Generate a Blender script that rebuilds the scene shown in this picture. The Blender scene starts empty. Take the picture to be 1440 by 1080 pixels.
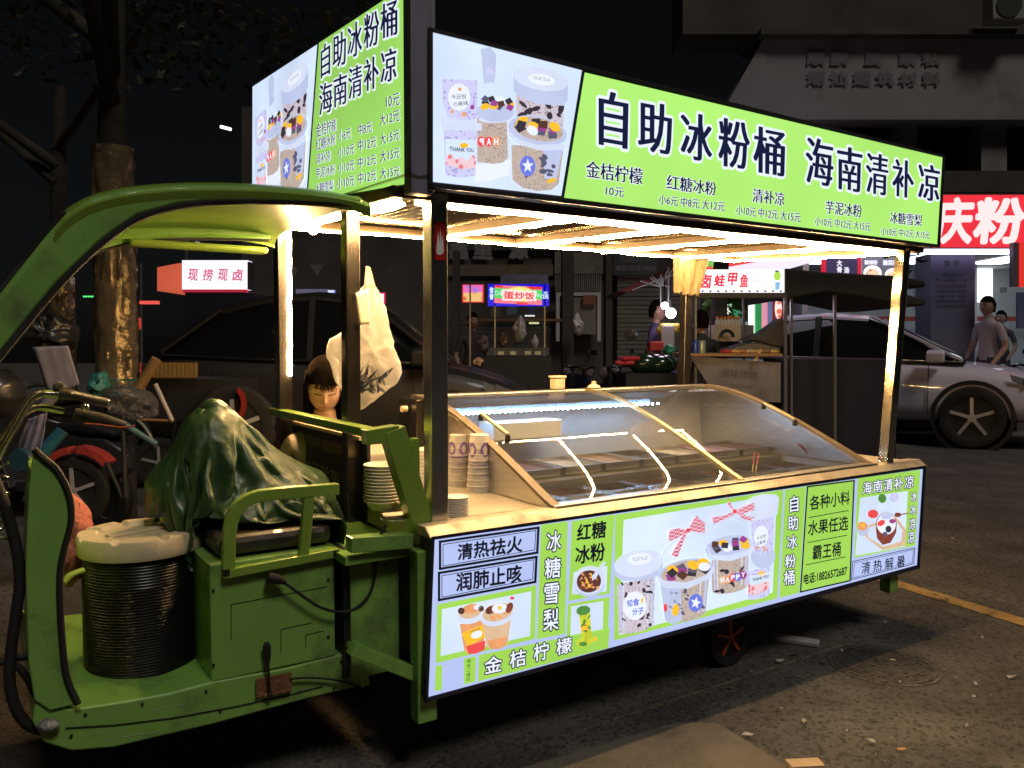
import bpy, bmesh, math, random
import numpy as np
from mathutils import Vector, Matrix, noise
random.seed(7)
S = bpy.context.scene
COL = S.collection
R = math.radians
# ------------------------------------------------------------------ camera
F = 1150.0; H = 1.35
pit = math.atan(55 / F); cp, sp = math.cos(pit), math.sin(pit)
cam = bpy.data.cameras.new('camera'); cam.lens = 36 * F / 1440; cam.sensor_width = 36
cam.clip_start = 0.05; cam.clip_end = 300
camo = bpy.data.objects.new('camera', cam); COL.objects.link(camo)
camo.location = (0, 0, H); camo.rotation_euler = (math.pi / 2 - pit, 0, 0)
S.camera = camo
# ------------------------------------------------------------------ night sky, added warm sun lamp in place of street light, exposure
W = bpy.data.worlds.new('World'); S.world = W; W.use_nodes = True
wn = W.node_tree.nodes; wl = W.node_tree.links
bg = wn['Background']; sky = wn.new('ShaderNodeTexSky'); sky.sky_type = 'NISHITA'; sky.sun_disc = False
sky.sun_elevation = R(52); sky.sun_rotation = R(147)
hs = wn.new('ShaderNodeHueSaturation'); hs.inputs['Saturation'].default_value = .35; wl.new(sky.outputs[0], hs.inputs['Color']); wl.new(hs.outputs[0], bg.inputs[0]); bg.inputs[1].default_value = 0.0008
sun = bpy.data.lights.new('street_fill_light', 'SUN'); sun.energy = 0.95; sun.angle = R(14); sun.color = (1, .9, .76)
suno = bpy.data.objects.new('street_fill_light', sun); COL.objects.link(suno); suno.rotation_euler = Vector((-.5483 * .61, .8363 * .61, -.79)).to_track_quat('-Z', 'Y').to_euler()
S.view_settings.view_transform = 'Standard'; S.view_settings.look = 'None'
S.view_settings.exposure = 0; S.view_settings.gamma = 1; S.view_settings.use_curve_mapping = False
S.render.engine = 'CYCLES'
try:
    S.cycles.use_denoising = True; S.cycles.max_bounces = 8; S.cycles.transparent_max_bounces = 16
    S.cycles.sample_clamp_indirect = 4; S.cycles.caustics_reflective = False; S.cycles.caustics_refractive = False
except Exception: pass

# ------------------------------------------------------------------ measuring helpers (photo pixel -> point in the place)
CAM = Vector((0, 0, H))
def ray(px, py):
    x = (px - 720) / F; y = -(py - 540) / F
    return Vector((x, cp + sp * y, -sp + cp * y))
def atY(px, py, Y): d = ray(px, py); return CAM + d * (Y / d.y)
def atZ(px, py, z): d = ray(px, py); return CAM + d * ((z - H) / d.z)
U = Vector((.8363, .5483, 0)); V = Vector((-.5483, .8363, 0)); Z = Vector((0, 0, 1))
O = Vector((-.24186, 2.415, 0))
def C(u, v, w): return O + U * u + V * v + Z * w
def onv(px, py, v): d = ray(px, py); return CAM + d * ((v - (CAM - O).dot(V)) / d.dot(V))
def onu(px, py, u): d = ray(px, py); return CAM + d * ((u - (CAM - O).dot(U)) / d.dot(U))
def homog(q):
    A = []; b = []
    for (s, t), (x, y) in zip(((0, 0), (1, 0), (1, 1), (0, 1)), q):
        A.append([s, t, 1, 0, 0, 0, -s * x, -t * x]); b.append(x)
        A.append([0, 0, 0, s, t, 1, -s * y, -t * y]); b.append(y)
    h = np.linalg.solve(np.array(A, float), np.array(b, float))
    return np.array([[h[0], h[1], h[2]], [h[3], h[4], h[5]], [h[6], h[7], 1]])
def happ(M, s, t):
    r = M @ np.array([s, t, 1.0]); return r[0] / r[2], r[1] / r[2]

# ------------------------------------------------------------------ materials
def lin(c): c /= 255.; return c / 12.92 if c <= .04045 else ((c + .055) / 1.055) ** 2.4
def rgb(r, g, b): return (lin(r), lin(g), lin(b), 1)
MC = {}
def M(name, col, rough=.5, metal=0., coat=0., var=.0, vscale=8, bump=0., bscale=60, spec=.5, dirt=None, dscale=3, trans=0, stretch=None):
    if name in MC: return MC[name]
    m = bpy.data.materials.new(name); m.use_nodes = True; n = m.node_tree.nodes; l = m.node_tree.links
    b = n['Principled BSDF']; b.inputs['Base Color'].default_value = col if len(col) == 4 else (*col, 1)
    b.inputs['Roughness'].default_value = rough; b.inputs['Metallic'].default_value = metal
    b.inputs['Coat Weight'].default_value = coat; b.inputs['Specular IOR Level'].default_value = spec
    if trans: b.inputs['Transmission Weight'].default_value = trans
    tc = n.new('ShaderNodeTexCoord'); out = tc.outputs['Object']
    if stretch:
        mp = n.new('ShaderNodeMapping'); mp.inputs['Scale'].default_value = stretch; l.new(out, mp.inputs[0]); out = mp.outputs[0]
    if var or dirt:
        nz = n.new('ShaderNodeTexNoise'); nz.inputs['Scale'].default_value = vscale; nz.inputs['Detail'].default_value = 6; l.new(out, nz.inputs[0])
        mx = n.new('ShaderNodeMix'); mx.data_type = 'RGBA'; mx.blend_type = 'MULTIPLY'; mx.inputs[0].default_value = 1
        mx.inputs[6].default_value = col if len(col) == 4 else (*col, 1)
        rp = n.new('ShaderNodeMapRange'); rp.inputs[1].default_value = .3; rp.inputs[2].default_value = .7; rp.inputs[3].default_value = 1 - var; rp.inputs[4].default_value = 1 + var
        l.new(nz.outputs[0], rp.inputs[0]); l.new(rp.outputs[0], mx.inputs[7]); last = mx.outputs[2]
        if dirt:
            n2 = n.new('ShaderNodeTexNoise'); n2.inputs['Scale'].default_value = dscale; n2.inputs['Detail'].default_value = 9; n2.inputs['Roughness'].default_value = .7; l.new(out, n2.inputs[0])
            r2 = n.new('ShaderNodeMapRange'); r2.inputs[1].default_value = .52; r2.inputs[2].default_value = .68; l.new(n2.outputs[0], r2.inputs[0])
            m2 = n.new('ShaderNodeMix'); m2.data_type = 'RGBA'; l.new(r2.outputs[0], m2.inputs[0]); l.new(last, m2.inputs[6]); m2.inputs[7].default_value = (*dirt[:3], 1); last = m2.outputs[2]
            r3 = n.new('ShaderNodeMapRange'); r3.inputs[3].default_value = rough; r3.inputs[4].default_value = min(1, rough + .35); l.new(r2.outputs[0], r3.inputs[0]); l.new(r3.outputs[0], b.inputs['Roughness'])
        l.new(last, b.inputs['Base Color'])
    if bump:
        nb = n.new('ShaderNodeTexNoise'); nb.inputs['Scale'].default_value = bscale; nb.inputs['Detail'].default_value = 5; l.new(out, nb.inputs[0])
        bp = n.new('ShaderNodeBump'); bp.inputs['Strength'].default_value = bump; bp.inputs['Distance'].default_value = .01; l.new(nb.outputs[0], bp.inputs['Height']); l.new(bp.outputs[0], b.inputs['Normal'])
    MC[name] = m; return m
def E(name, col, st=1., sample=False, var=0., vscale=2):
    """light box / lamp / printed film lit from behind / glow put into plain surfaces"""
    if name in MC: return MC[name]
    m = bpy.data.materials.new(name); m.use_nodes = True; n = m.node_tree.nodes; l = m.node_tree.links
    b = n['Principled BSDF']; b.inputs['Base Color'].default_value = (col[0] * .3, col[1] * .3, col[2] * .3, 1); b.inputs['Roughness'].default_value = .35
    b.inputs['Emission Color'].default_value = (*col[:3], 1); b.inputs['Emission Strength'].default_value = st
    if var:
        tc = n.new('ShaderNodeTexCoord'); nz = n.new('ShaderNodeTexNoise'); nz.inputs['Scale'].default_value = vscale; nz.inputs['Detail'].default_value = 2
        l.new(tc.outputs['Object'], nz.inputs[0]); rp = n.new('ShaderNodeMapRange'); rp.inputs[1].default_value = .3; rp.inputs[2].default_value = .7
        rp.inputs[3].default_value = st * (1 - var); rp.inputs[4].default_value = st * (1 + var); l.new(nz.outputs[0], rp.inputs[0]); l.new(rp.outputs[0], b.inputs['Emission Strength'])
    m.cycles.emission_sampling = 'AUTO' if sample else 'NONE'
    MC[name] = m; return m
def ES(name, col, dot, scale=70, st=1., thr=.28):
    """lit film printed with dark seeds"""
    m = E(name, col, st); n = m.node_tree.nodes; l = m.node_tree.links; b = n['Principled BSDF']
    tc = n.new('ShaderNodeTexCoord'); vo = n.new('ShaderNodeTexVoronoi'); vo.inputs['Scale'].default_value = scale; l.new(tc.outputs['Object'], vo.inputs[0])
    nz = n.new('ShaderNodeTexNoise'); nz.inputs['Scale'].default_value = scale * .25; l.new(tc.outputs['Object'], nz.inputs[0])
    ad = n.new('ShaderNodeMath'); ad.operation = 'MULTIPLY_ADD'; l.new(nz.outputs[0], ad.inputs[0]); ad.inputs[1].default_value = .5; l.new(vo.outputs[0], ad.inputs[2])
    rp = n.new('ShaderNodeMapRange'); rp.inputs[1].default_value = thr + .2; rp.inputs[2].default_value = thr + .35; l.new(ad.outputs[0], rp.inputs[0])
    mx = n.new('ShaderNodeMix'); mx.data_type = 'RGBA'; mx.inputs[6].default_value = (*dot[:3], 1); mx.inputs[7].default_value = (*col[:3], 1); l.new(rp.outputs[0], mx.inputs[0])
    l.new(mx.outputs[2], b.inputs['Emission Color']); return m
def GLASS(name, tint=(1, 1, 1), refl=1.45, rough=.0, body=0., bodycol=(1, 1, 1)):
    if name in MC: return MC[name]
    m = bpy.data.materials.new(name); m.use_nodes = True; n = m.node_tree.nodes; l = m.node_tree.links
    n.remove(n['Principled BSDF']); o = n['Material Output']
    t = n.new('ShaderNodeBsdfTransparent'); t.inputs[0].default_value = (*tint, 1)
    g = n.new('ShaderNodeBsdfGlossy'); g.inputs['Roughness'].default_value = rough
    fr = n.new('ShaderNodeFresnel'); fr.inputs[0].default_value = refl
    mx = n.new('ShaderNodeMixShader'); l.new(fr.outputs[0], mx.inputs[0]); l.new(t.outputs[0], mx.inputs[1]); l.new(g.outputs[0], mx.inputs[2]); last = mx.outputs[0]
    if body:
        d = n.new('ShaderNodeBsdfDiffuse'); d.inputs[0].default_value = (*bodycol, 1); tr = n.new('ShaderNodeBsdfTranslucent'); tr.inputs[0].default_value = (*bodycol, 1)
        m1 = n.new('ShaderNodeMixShader'); m1.inputs[0].default_value = .45; l.new(d.outputs[0], m1.inputs[1]); l.new(tr.outputs[0], m1.inputs[2])
        m2 = n.new('ShaderNodeMixShader'); m2.inputs[0].default_value = body; l.new(last, m2.inputs[1]); l.new(m1.outputs[0], m2.inputs[2]); last = m2.outputs[0]
    l.new(last, o.inputs[0]); MC[name] = m; return m

green = M('green_paint', (.20, .40, .085), .38, coat=.25, var=.08, vscale=5, dirt=(.09, .15, .045), dscale=3.2, bump=.04, bscale=40)
green_in = M('green_paint_clean', (.21, .34, .05), .3, coat=.2, var=.08)
steel = M('brushed_steel', (.62, .6, .57), .32, 1, var=.1, vscale=14, bump=.05, bscale=120, stretch=(1, 1, 6))
steel_top = M('worn_steel_sheet', (.50, .45, .37), .38, .4, var=.14, vscale=9, dirt=(.33, .28, .22), dscale=6, bump=.08, bscale=25)
chrome = M('polished_steel', (.62, .6, .58), .24, 1, var=.06, bump=.15, bscale=7)
dsteel = M('dull_dark_steel', (.10, .09, .085), .25, .9, var=.2, vscale=6)
gold_roof = M('ribbed_roof_sheet', (.075, .055, .03), .38, .2, var=.12, vscale=5)
black = M('black_plastic', (.012, .012, .014), .42, var=.2)
rubber = M('black_rubber', (.01, .01, .011), .7, var=.3)
darkgrey = M('dark_grey_paint', (.045, .04, .038), .5, var=.15)
violet = M('grey_violet_metal', (.22, .21, .3), .45, .1, var=.15)
cream = M('cream_plastic', (.6, .5, .36), .45, var=.05, bump=.1, bscale=160)
white = M('white_paint', (.75, .75, .75), .4, var=.04)
asphalt = None

# ------------------------------------------------------------------ mesh builder
class G:
    def __init__(s): s.v = []; s.f = []; s.m = []
    def add(s, vs, fs, mi=0):
        b = len(s.v); s.v += [Vector(q) for q in vs]; s.f += [tuple(b + i for i in f) for f in fs]; s.m += [mi] * len(fs); return s
    def hexa(s, p, mi=0): return s.add(p, [(3, 2, 1, 0), (4, 5, 6, 7), (0, 1, 5, 4), (1, 2, 6, 5), (2, 3, 7, 6), (3, 0, 4, 7)], mi)
    def box(s, c, sx, sy, sz, rz=0, mi=0):
        c = Vector(c); ca, sa = math.cos(rz), math.sin(rz); P = []
        for k in (-1, 1):
            for i, j in ((-1, -1), (1, -1), (1, 1), (-1, 1)):
                x, y = i * sx / 2, j * sy / 2; P.append(c + Vector((x * ca - y * sa, x * sa + y * ca, k * sz / 2)))
        return s.hexa(P, mi)
    def cb(s, u0, u1, v0, v1, w0, w1, mi=0):   # box in the cart's own axes
        return s.hexa([C(u0, v0, w0), C(u1, v0, w0), C(u1, v1, w0), C(u0, v1, w0), C(u0, v0, w1), C(u1, v0, w1), C(u1, v1, w1), C(u0, v1, w1)], mi)
    def beam(s, a, b, w, h, side=None, mi=0):  # w along 'side', h across
        a, b = Vector(a), Vector(b); d = (b - a).normalized(); sd = Vector(side) if side is not None else (Z.cross(d) if abs(d.z) < .95 else Vector((1, 0, 0)))
        sd = (sd - d * sd.dot(d)).normalized(); n = d.cross(sd); P = []
        for q in (a, b):
            for i, j in ((-1, -1), (1, -1), (1, 1), (-1, 1)): P.append(q + sd * (i * w / 2) + n * (j * h / 2))
        return s.hexa(P, mi)
    def tube(s, pts, r, n=8, closed=False, mi=0, cap=True):
        pts = [Vector(q) for q in pts]; k = len(pts); rs = r if isinstance(r, (list, tuple)) else [r] * k
        t0 = (pts[1] - pts[0]).normalized(); a = t0.orthogonal().normalized(); rings = []
        for i in range(k):
            if closed: t = (pts[(i + 1) % k] - pts[i - 1])
            else: t = pts[min(i + 1, k - 1)] - pts[max(i - 1, 0)]
            t = t.normalized() if t.length > 1e-9 else t0
            a = (a - t * a.dot(t)); a = a.normalized() if a.length > 1e-6 else t.orthogonal().normalized(); b = t.cross(a)
            rings.append([pts[i] + (a * math.cos(2 * math.pi * j / n) + b * math.sin(2 * math.pi * j / n)) * rs[i] for j in range(n)])
        return s.loft(rings, mi, closed, cap)
    def loft(s, rings, mi=0, closed=False, cap=True, wrap=True):
        n = len(rings[0]); k = len(rings); b = []; 
        for r_ in rings: b += r_
        fs = []
        for i in range(k if closed else k - 1):
            for j in range(n if wrap else n - 1):
                fs.append((i * n + j, i * n + (j + 1) % n, ((i + 1) % k) * n + (j + 1) % n, ((i + 1) % k) * n + j))
        if cap and not closed and wrap: fs.append(tuple(range(n - 1, -1, -1))); fs.append(tuple((k - 1) * n + j for j in range(n)))
        return s.add(b, fs, mi)
    def lathe(s, c, prof, n=24, ax=Z, mi=0, cap=True):
        c = Vector(c); ax = Vector(ax).normalized(); a = ax.orthogonal().normalized(); b = ax.cross(a)
        rings = [[c + ax * z + (a * math.cos(2 * math.pi * j / n) + b * math.sin(2 * math.pi * j / n)) * r_ for j in range(n)] for r_, z in prof]
        return s.loft(rings, mi, False, cap)
    def prism(s, pts, vec, mi=0):
        pts = [Vector(q) for q in pts]; n = len(pts); vec = Vector(vec)
        return s.add(pts + [q + vec for q in pts], [tuple(range(n - 1, -1, -1)), tuple(range(n, 2 * n))] + [(i, (i + 1) % n, n + (i + 1) % n, n + i) for i in range(n)], mi)
    def ball(s, c, r, n=10, mi=0, sc=(1, 1, 1)):
        c = Vector(c); rings = [[c + Vector((r * sc[0] * math.sin(math.pi * (i + .02) / (n + .04)) * math.cos(2 * math.pi * j / (2 * n)), r * sc[1] * math.sin(math.pi * (i + .02) / (n + .04)) * math.sin(2 * math.pi * j / (2 * n)), -r * sc[2] * math.cos(math.pi * i / n))) for j in range(2 * n)] for i in range(n + 1)]
        return s.loft(rings, mi)
ORG = {}
def thing(name, loc, label, cat, group=None):
    o = bpy.data.objects.new(name, None); COL.objects.link(o); o.location = loc; o.empty_display_size = .1
    o['label'] = label; o['category'] = cat
    if group: o['group'] = group
    ORG[o.name] = Vector(loc); return o
def mk(name, g, mat, parent=None, smooth=None, bevel=0, label=None, cat=None, group=None, kind=None, local=False, fix=True):
    org = Vector((0, 0, 0))
    if parent is not None: org = ORG[parent.name]
    me = bpy.data.meshes.new(name)
    if parent is None and not local and kind != 'structure' and g.v:
        xs = [q.x for q in g.v]; ys = [q.y for q in g.v]; zs = [q.z for q in g.v]
        org = Vector(((min(xs) + max(xs)) / 2, (min(ys) + max(ys)) / 2, min(zs)))
    me.from_pydata([tuple(q - org) for q in g.v], [], g.f)
    mats = mat if isinstance(mat, (list, tuple)) else [mat]
    for q in mats: me.materials.append(q)
    if len(mats) > 1: me.polygons.foreach_set('material_index', g.m)
    if fix:
        bm = bmesh.new(); bm.from_mesh(me); bmesh.ops.recalc_face_normals(bm, faces=bm.faces); bm.to_mesh(me); bm.free()
    if smooth is not None:
        me.shade_smooth()
        try: me.set_sharp_from_angle(angle=R(smooth))
        except Exception: pass
    me.update()
    o = bpy.data.objects.new(name, me); COL.objects.link(o)
    if parent is not None: o.parent = parent
    else: o.location = org
    ORG[o.name] = org
    if bevel:
        b = o.modifiers.new('bevel', 'BEVEL'); b.width = bevel; b.segments = 2; b.limit_method = 'ANGLE'; b.harden_normals = False
    if label: o['label'] = label
    if cat: o['category'] = cat
    if group: o['group'] = group
    if kind: o['kind'] = kind
    return o
def copy_tree(o, parent=None):
    c = o.copy(); COL.objects.link(c); c.parent = parent
    for ch in list(o.children): copy_tree(ch, c)
    ORG[c.name] = ORG.get(o.name, Vector()); return c

# ------------------------------------------------------------------ flat print and lettering
TXC = {}
def text_geo(s, off=0., bold=0., vertical=False):
    key = (s, off, vertical)
    if key not in TXC:
        c = bpy.data.curves.new('t', 'FONT'); c.body = s; c.offset = off; c.resolution_u = 3; c.fill_mode = 'FRONT'; c.space_line = 1.05
        if vertical: c.body = '\n'.join(s); c.align_x = 'CENTER'
        o = bpy.data.objects.new('t', c); COL.objects.link(o); dg = bpy.context.evaluated_depsgraph_get(); dg.update()
        me = bpy.data.meshes.new_from_object(o.evaluated_get(dg)); vs = [(q.co.x, q.co.y) for q in me.vertices]; fs = [tuple(p.vertices) for p in me.polygons]
        bpy.data.objects.remove(o); bpy.data.meshes.remove(me); bpy.data.curves.remove(c); TXC[key] = (vs, fs)
    return TXC[key]
class Plane2:
    """prints on a flat board: pl maps a photo pixel to a point on the board, n points out of it"""
    def __init__(s, pl, n): s.pl = pl; s.n = Vector(n).normalized()
    def at(s, px, py, k): return s.pl(px, py) + s.n * (.0012 + .0004 * k)
    def poly(s, g, pts, k=1, mi=0): g.add([s.at(x, y, k) for x, y in pts], [tuple(range(len(pts)))], mi)
    def ell(s, g, cx, cy, rx, ry, k=1, mi=0, rot=0, n=28, a0=0, a1=360):
        ca, sa = math.cos(R(rot)), math.sin(R(rot)); P = []
        for i in range(n):
            a = R(a0 + (a1 - a0) * i / (n if a1 - a0 >= 360 else n - 1)); x, y = rx * math.cos(a), ry * math.sin(a); P.append((cx + x * ca - y * sa, cy + x * sa + y * ca))
        s.poly(g, P, k, mi)
    def ring(s, g, pts, w, k=1, mi=0):   # line of width w px along a closed list
        n = len(pts)
        for i in range(n): s.line(g, [pts[i], pts[(i + 1) % n]], w, k, mi, ext=w / 2)
    def line(s, g, pts, w, k=1, mi=0, ext=0):
        for (x0, y0), (x1, y1) in zip(pts[:-1], pts[1:]):
            L = math.hypot(x1 - x0, y1 - y0) or 1; dx, dy = (x1 - x0) / L, (y1 - y0) / L
            x0 -= dx * ext; y0 -= dy * ext; x1 += dx * ext; y1 += dy * ext; nx, ny = -dy * w / 2, dx * w / 2
            s.poly(g, [(x0 + nx, y0 + ny), (x1 + nx, y1 + ny), (x1 - nx, y1 - ny), (x0 - nx, y0 - ny)], k, mi)
    def text(s, g, st, q, k=2, mi=0, off=0., serif=0., vertical=False):
        vs, fs = text_geo(st, 0, 0, vertical); x0 = min(p[0] for p in vs); x1 = max(p[0] for p in vs); y0 = min(p[1] for p in vs); y1 = max(p[1] for p in vs); Hm = homog(q)
        sh = [(0, 0)]
        if serif: sh = [(-serif, 0), (-serif / 3, 0), (serif / 3, 0), (serif, 0)]
        if off:
            nd = 10 if off > .03 else 4; xs = (-serif, serif) if serif else (0,)
            sh = [(xx + off * math.cos(6.2832 * i / nd + .4), off * math.sin(6.2832 * i / nd + .4)) for xx in xs for i in range(nd)] + [(0, 0)]
        for i, (dx, dy) in enumerate(sh):
            P = []
            for x, y in vs:
                a, bb = happ(Hm, (x + dx - x0) / (x1 - x0), (y1 - y - dy) / (y1 - y0)); P.append(s.at(a, bb, k + .9 * i / len(sh)))
            g.add(P, fs, mi)
class Art:
    """collects print by colour so that each colour on a board is one part"""
    def __init__(s, P2): s.P = P2; s.d = {}
    def g(s, key): return s.d.setdefault(key, G())
    def build(s, parent, names):
        for key, g in s.d.items():
            mat, nm = names[key]; o = mk(nm, g, mat, parent, fix=False, kind='stuff')

# lit print colours
c_green = E('lit_green_film', rgb(176, 238, 116)[:3], 1., var=.08, vscale=1.5)
c_green2 = E('lit_green_film_side', rgb(168, 230, 108)[:3], .88, var=.1, vscale=2)
c_green3 = E('lit_green_film_low', rgb(168, 224, 92)[:3], .92, var=.08, vscale=2)
c_blue = E('lit_white_film', rgb(196, 212, 255)[:3], 1., True, var=.1, vscale=1.6)
c_blue2 = E('lit_white_film_low', rgb(188, 203, 252)[:3], .92, True, var=.06, vscale=2)
c_pic = E('lit_picture_ground', rgb(214, 230, 255)[:3], 1., var=.12, vscale=2.2)
c_navy = E('print_navy', rgb(30, 38, 78)[:3], .6)
c_black = E('print_black', rgb(28, 30, 48)[:3], .6)
c_white = E('print_white', rgb(235, 242, 255)[:3], 1.0)
c_lid = E('print_lid', rgb(218, 228, 252)[:3], .95, var=.06, vscale=9)
c_lid2 = E('print_lid_shade', rgb(198, 208, 242)[:3], .92, var=.06, vscale=9)
c_milk = ES('print_milk_seeds', rgb(208, 198, 210)[:3], rgb(150, 134, 148)[:3], 120)
c_seed = ES('print_tapioca', rgb(196, 178, 168)[:3], rgb(148, 126, 118)[:3], 130, thr=.26)
c_lilac = ES('print_lilac_seeds', rgb(208, 208, 246)[:3], rgb(176, 165, 222)[:3], 75)
c_blk2 = E('print_jelly_dark', rgb(62, 56, 66)[:3], .9)
c_blk3 = E('print_jelly_grey', rgb(98, 96, 122)[:3], .9)
c_brn = E('print_brown', rgb(96, 62, 52)[:3], .9)
c_yel = E('print_yellow', rgb(250, 195, 50)[:3], 1.)
c_pur = E('print_purple', rgb(165, 75, 150)[:3], .9)
c_red = E('print_red', rgb(235, 80, 80)[:3], 1.)
c_pink = E('print_gingham', rgb(240, 170, 190)[:3], 1.)
_n = c_pink.node_tree.nodes; _t = _n.new('ShaderNodeTexCoord'); _k = _n.new('ShaderNodeTexChecker'); _k.inputs['Scale'].default_value = 150; _k.inputs['Color1'].default_value = rgb(246, 205, 218); _k.inputs['Color2'].default_value = rgb(200, 60, 95)
c_pink.node_tree.links.new(_t.outputs['Object'], _k.inputs['Vector']); c_pink.node_tree.links.new(_k.outputs[0], _n['Principled BSDF'].inputs['Emission Color'])
c_rose = ES('print_rose_label', rgb(240, 205, 215)[:3], rgb(232, 120, 120)[:3], 45, thr=.35)
c_star = E('print_blue_badge', rgb(110, 125, 225)[:3], 1.)
c_ora = E('print_orange', rgb(238, 165, 110)[:3], .95, var=.15, vscale=30)
c_lime = E('print_lime', rgb(205, 215, 60)[:3], .95, var=.2, vscale=40)
c_grn = E('print_leaf_green', rgb(90, 150, 70)[:3], .9, var=.2, vscale=40)
c_tan = E('print_wood', rgb(225, 190, 155)[:3], .95, var=.08, vscale=20)
c_dk = E('print_cocoa', rgb(140, 70, 58)[:3], .9, var=.15, vscale=30)
ARTN = dict(green=(c_green, 'green_film'), green2=(c_green2, 'green_film'), green3=(c_green3, 'green_film'), pic=(c_pic, 'picture'), navy=(c_navy, 'lettering'), black=(c_black, 'printed_border'),
    white=(c_white, 'lettering_outline'), lid=(c_lid, 'printed_lid'), lid2=(c_lid2, 'printed_rim'), milk=(c_milk, 'printed_cup'), seed=(c_seed, 'printed_pearls'), lilac=(c_lilac, 'printed_pot'),
    blk2=(c_blk2, 'printed_jelly'), blk3=(c_blk3, 'printed_jelly'), brn=(c_brn, 'printed_syrup'), yel=(c_yel, 'printed_fruit'), pur=(c_pur, 'printed_taro'), red=(c_red, 'printed_red_mark'), pink=(c_pink, 'printed_bow'),
    star=(c_star, 'printed_badge'), rose=(c_rose, 'printed_label'), ora=(c_ora, 'printed_drink'), lime=(c_lime, 'printed_lemonade'), grn=(c_grn, 'printed_leaf'), tan=(c_tan, 'printed_tray'), dk=(c_dk, 'printed_dessert'), blue=(c_blue2, 'white_film'))

# ====================================================================== THE GROUND
def ground_mat():
    m = M('asphalt', (.042, .038, .035), .8, var=.35, vscale=2.2, bump=.9, bscale=90, dirt=(.075, .068, .06), dscale=1.1)
    n = m.node_tree.nodes; l = m.node_tree.links
    tc = n.new('ShaderNodeTexCoord'); vo = n.new('ShaderNodeTexVoronoi'); vo.inputs['Scale'].default_value = 70; l.new(tc.outputs['Object'], vo.inputs[0])
    b = n['Principled BSDF']; src = b.inputs['Base Color'].links[0].from_socket
    rp = n.new('ShaderNodeMapRange'); rp.inputs[1].default_value = .0; rp.inputs[2].default_value = .5; rp.inputs[3].default_value = .25; rp.inputs[4].default_value = 1.9
    l.new(vo.outputs['Color'], rp.inputs[0]); mx = n.new('ShaderNodeMix'); mx.data_type = 'RGBA'; mx.blend_type = 'MULTIPLY'; mx.inputs[0].default_value = 1
    l.new(src, mx.inputs[6]); l.new(rp.outputs[0], mx.inputs[7]); l.new(mx.outputs[2], b.inputs['Base Color']); return m
asphalt = ground_mat()
def sheet(name, pts, z, mat, kind='structure'):
    g = G(); g.add([(p[0], p[1], z) for p in pts], [tuple(range(len(pts)))]); return mk(name, g, mat, kind=kind)
sheet('road', [(-60, -12), (60, -12), (60, 60), (-60, 60)], 0, asphalt)
def gz(px, py, z=0.): q = atZ(px, py, z); return (q.x, q.y)
conc = M('worn_concrete', (.13, .11, .09), .85, var=.2, vscale=5, bump=.6, bscale=70, dirt=(.06, .055, .05), dscale=2)
sheet('concrete_patch', [gz(100, 1300), gz(150, 1180), gz(620, 1115), gz(950, 1018), gz(1008, 1018), gz(1045, 1040), gz(1112, 1082), gz(1180, 1140), gz(1250, 1300)], .004, conc)
yl = M('faded_yellow_paint', (.34, .22, .07), .7, var=.25, vscale=14, dirt=(.08, .065, .05), dscale=9, bump=.4, bscale=90)
a = Vector((*gz(1250, 818), 0)); b2 = Vector((*gz(1450, 879), 0)); dd = (b2 - a).normalized(); nn = Vector((-dd.y, dd.x, 0)) * .055
A0 = a - dd * 6; B0 = b2 + dd * 4
sheet('painted_line', [(A0 + nn)[:2], (B0 + nn)[:2], (B0 - nn)[:2], (A0 - nn)[:2]], .004, yl)
pave = M('pavement_slabs', (.09, .085, .08), .75, var=.2, bump=.4)
g = G(); g.box((3, 19, .07), 60, 12.4, .14); mk('pavement', g, pave, kind='structure')
# round cover let into the asphalt
t = thing('manhole_cover', (*gz(1243, 935), .0), 'worn round manhole cover set in the asphalt right of the cart', 'manhole cover')
g = G(); g.lathe(Vector((*gz(1243, 935), .0)), [(.205, 0), (.205, .003), (.215, .005), (.225, .003), (.225, 0)], 48, cap=False); mk('rim', g, asphalt, t, 40)
g = G(); g.lathe(Vector((*gz(1243, 935), .002)), [(.001, 0), (.001, .003), (.203, .003), (.203, 0)], 40)
for k in range(-6, 7):
    L = math.sqrt(max(0, .19 ** 2 - (k * .029) ** 2)); g.box(Vector((*gz(1243, 935), .0035)) + Vector((k * .029 * .8, k * .029 * .6, 0)), .008, 2 * L, .003, R(37))
mk('cover_plate', g, asphalt, t)
# litter
pap = M('dirty_paper', (.42, .4, .38), .8, var=.2, vscale=30); pap2 = M('pale_card', (.36, .33, .38), .8, var=.2, vscale=40, stretch=(1, 8, 1))
g = G(); p0 = Vector((*gz(1086, 899), .012)); p1 = Vector((*gz(1152, 909), .012)); g.beam(p0, p1, .062, .02, side=Vector((-(p1 - p0).y, (p1 - p0).x, 0)))
mk('foam_strip', g, pap2, bevel=.004, label='long pale strip of packing foam lying in the shadow under the cart', cat='litter')
g = G(); rnd = random.Random(3)
lit = [(1097, 933, .035, 1), (1183, 885, .03, 2), (1245, 878, .018, 1), (1118, 923, .03, 2), (1160, 935, .028, 2), (1183, 918, .012, 1), (1095, 1000, .02, 1), (1052, 1038, .03, 1), (1130, 1018, .02, 1), (1225, 1047, .025, 1), (1268, 1058, .03, 3), (1255, 931, .02, 1), (1421, 955, .035, 1), (1370, 983, .014, 1), (1381, 900, .01, 1), (1372, 965, .016, 1), (1027, 970, .02, 2), (1360, 1025, .012, 1), (1430, 1048, .02, 2), (1190, 1032, .012, 1), (1060, 940, .02, 2), (1266, 963, .01, 1), (1300, 975, .01, 1), (990, 965, .02, 2), (1340, 760, .02, 1), (1405, 700, .015, 2)]
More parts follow.
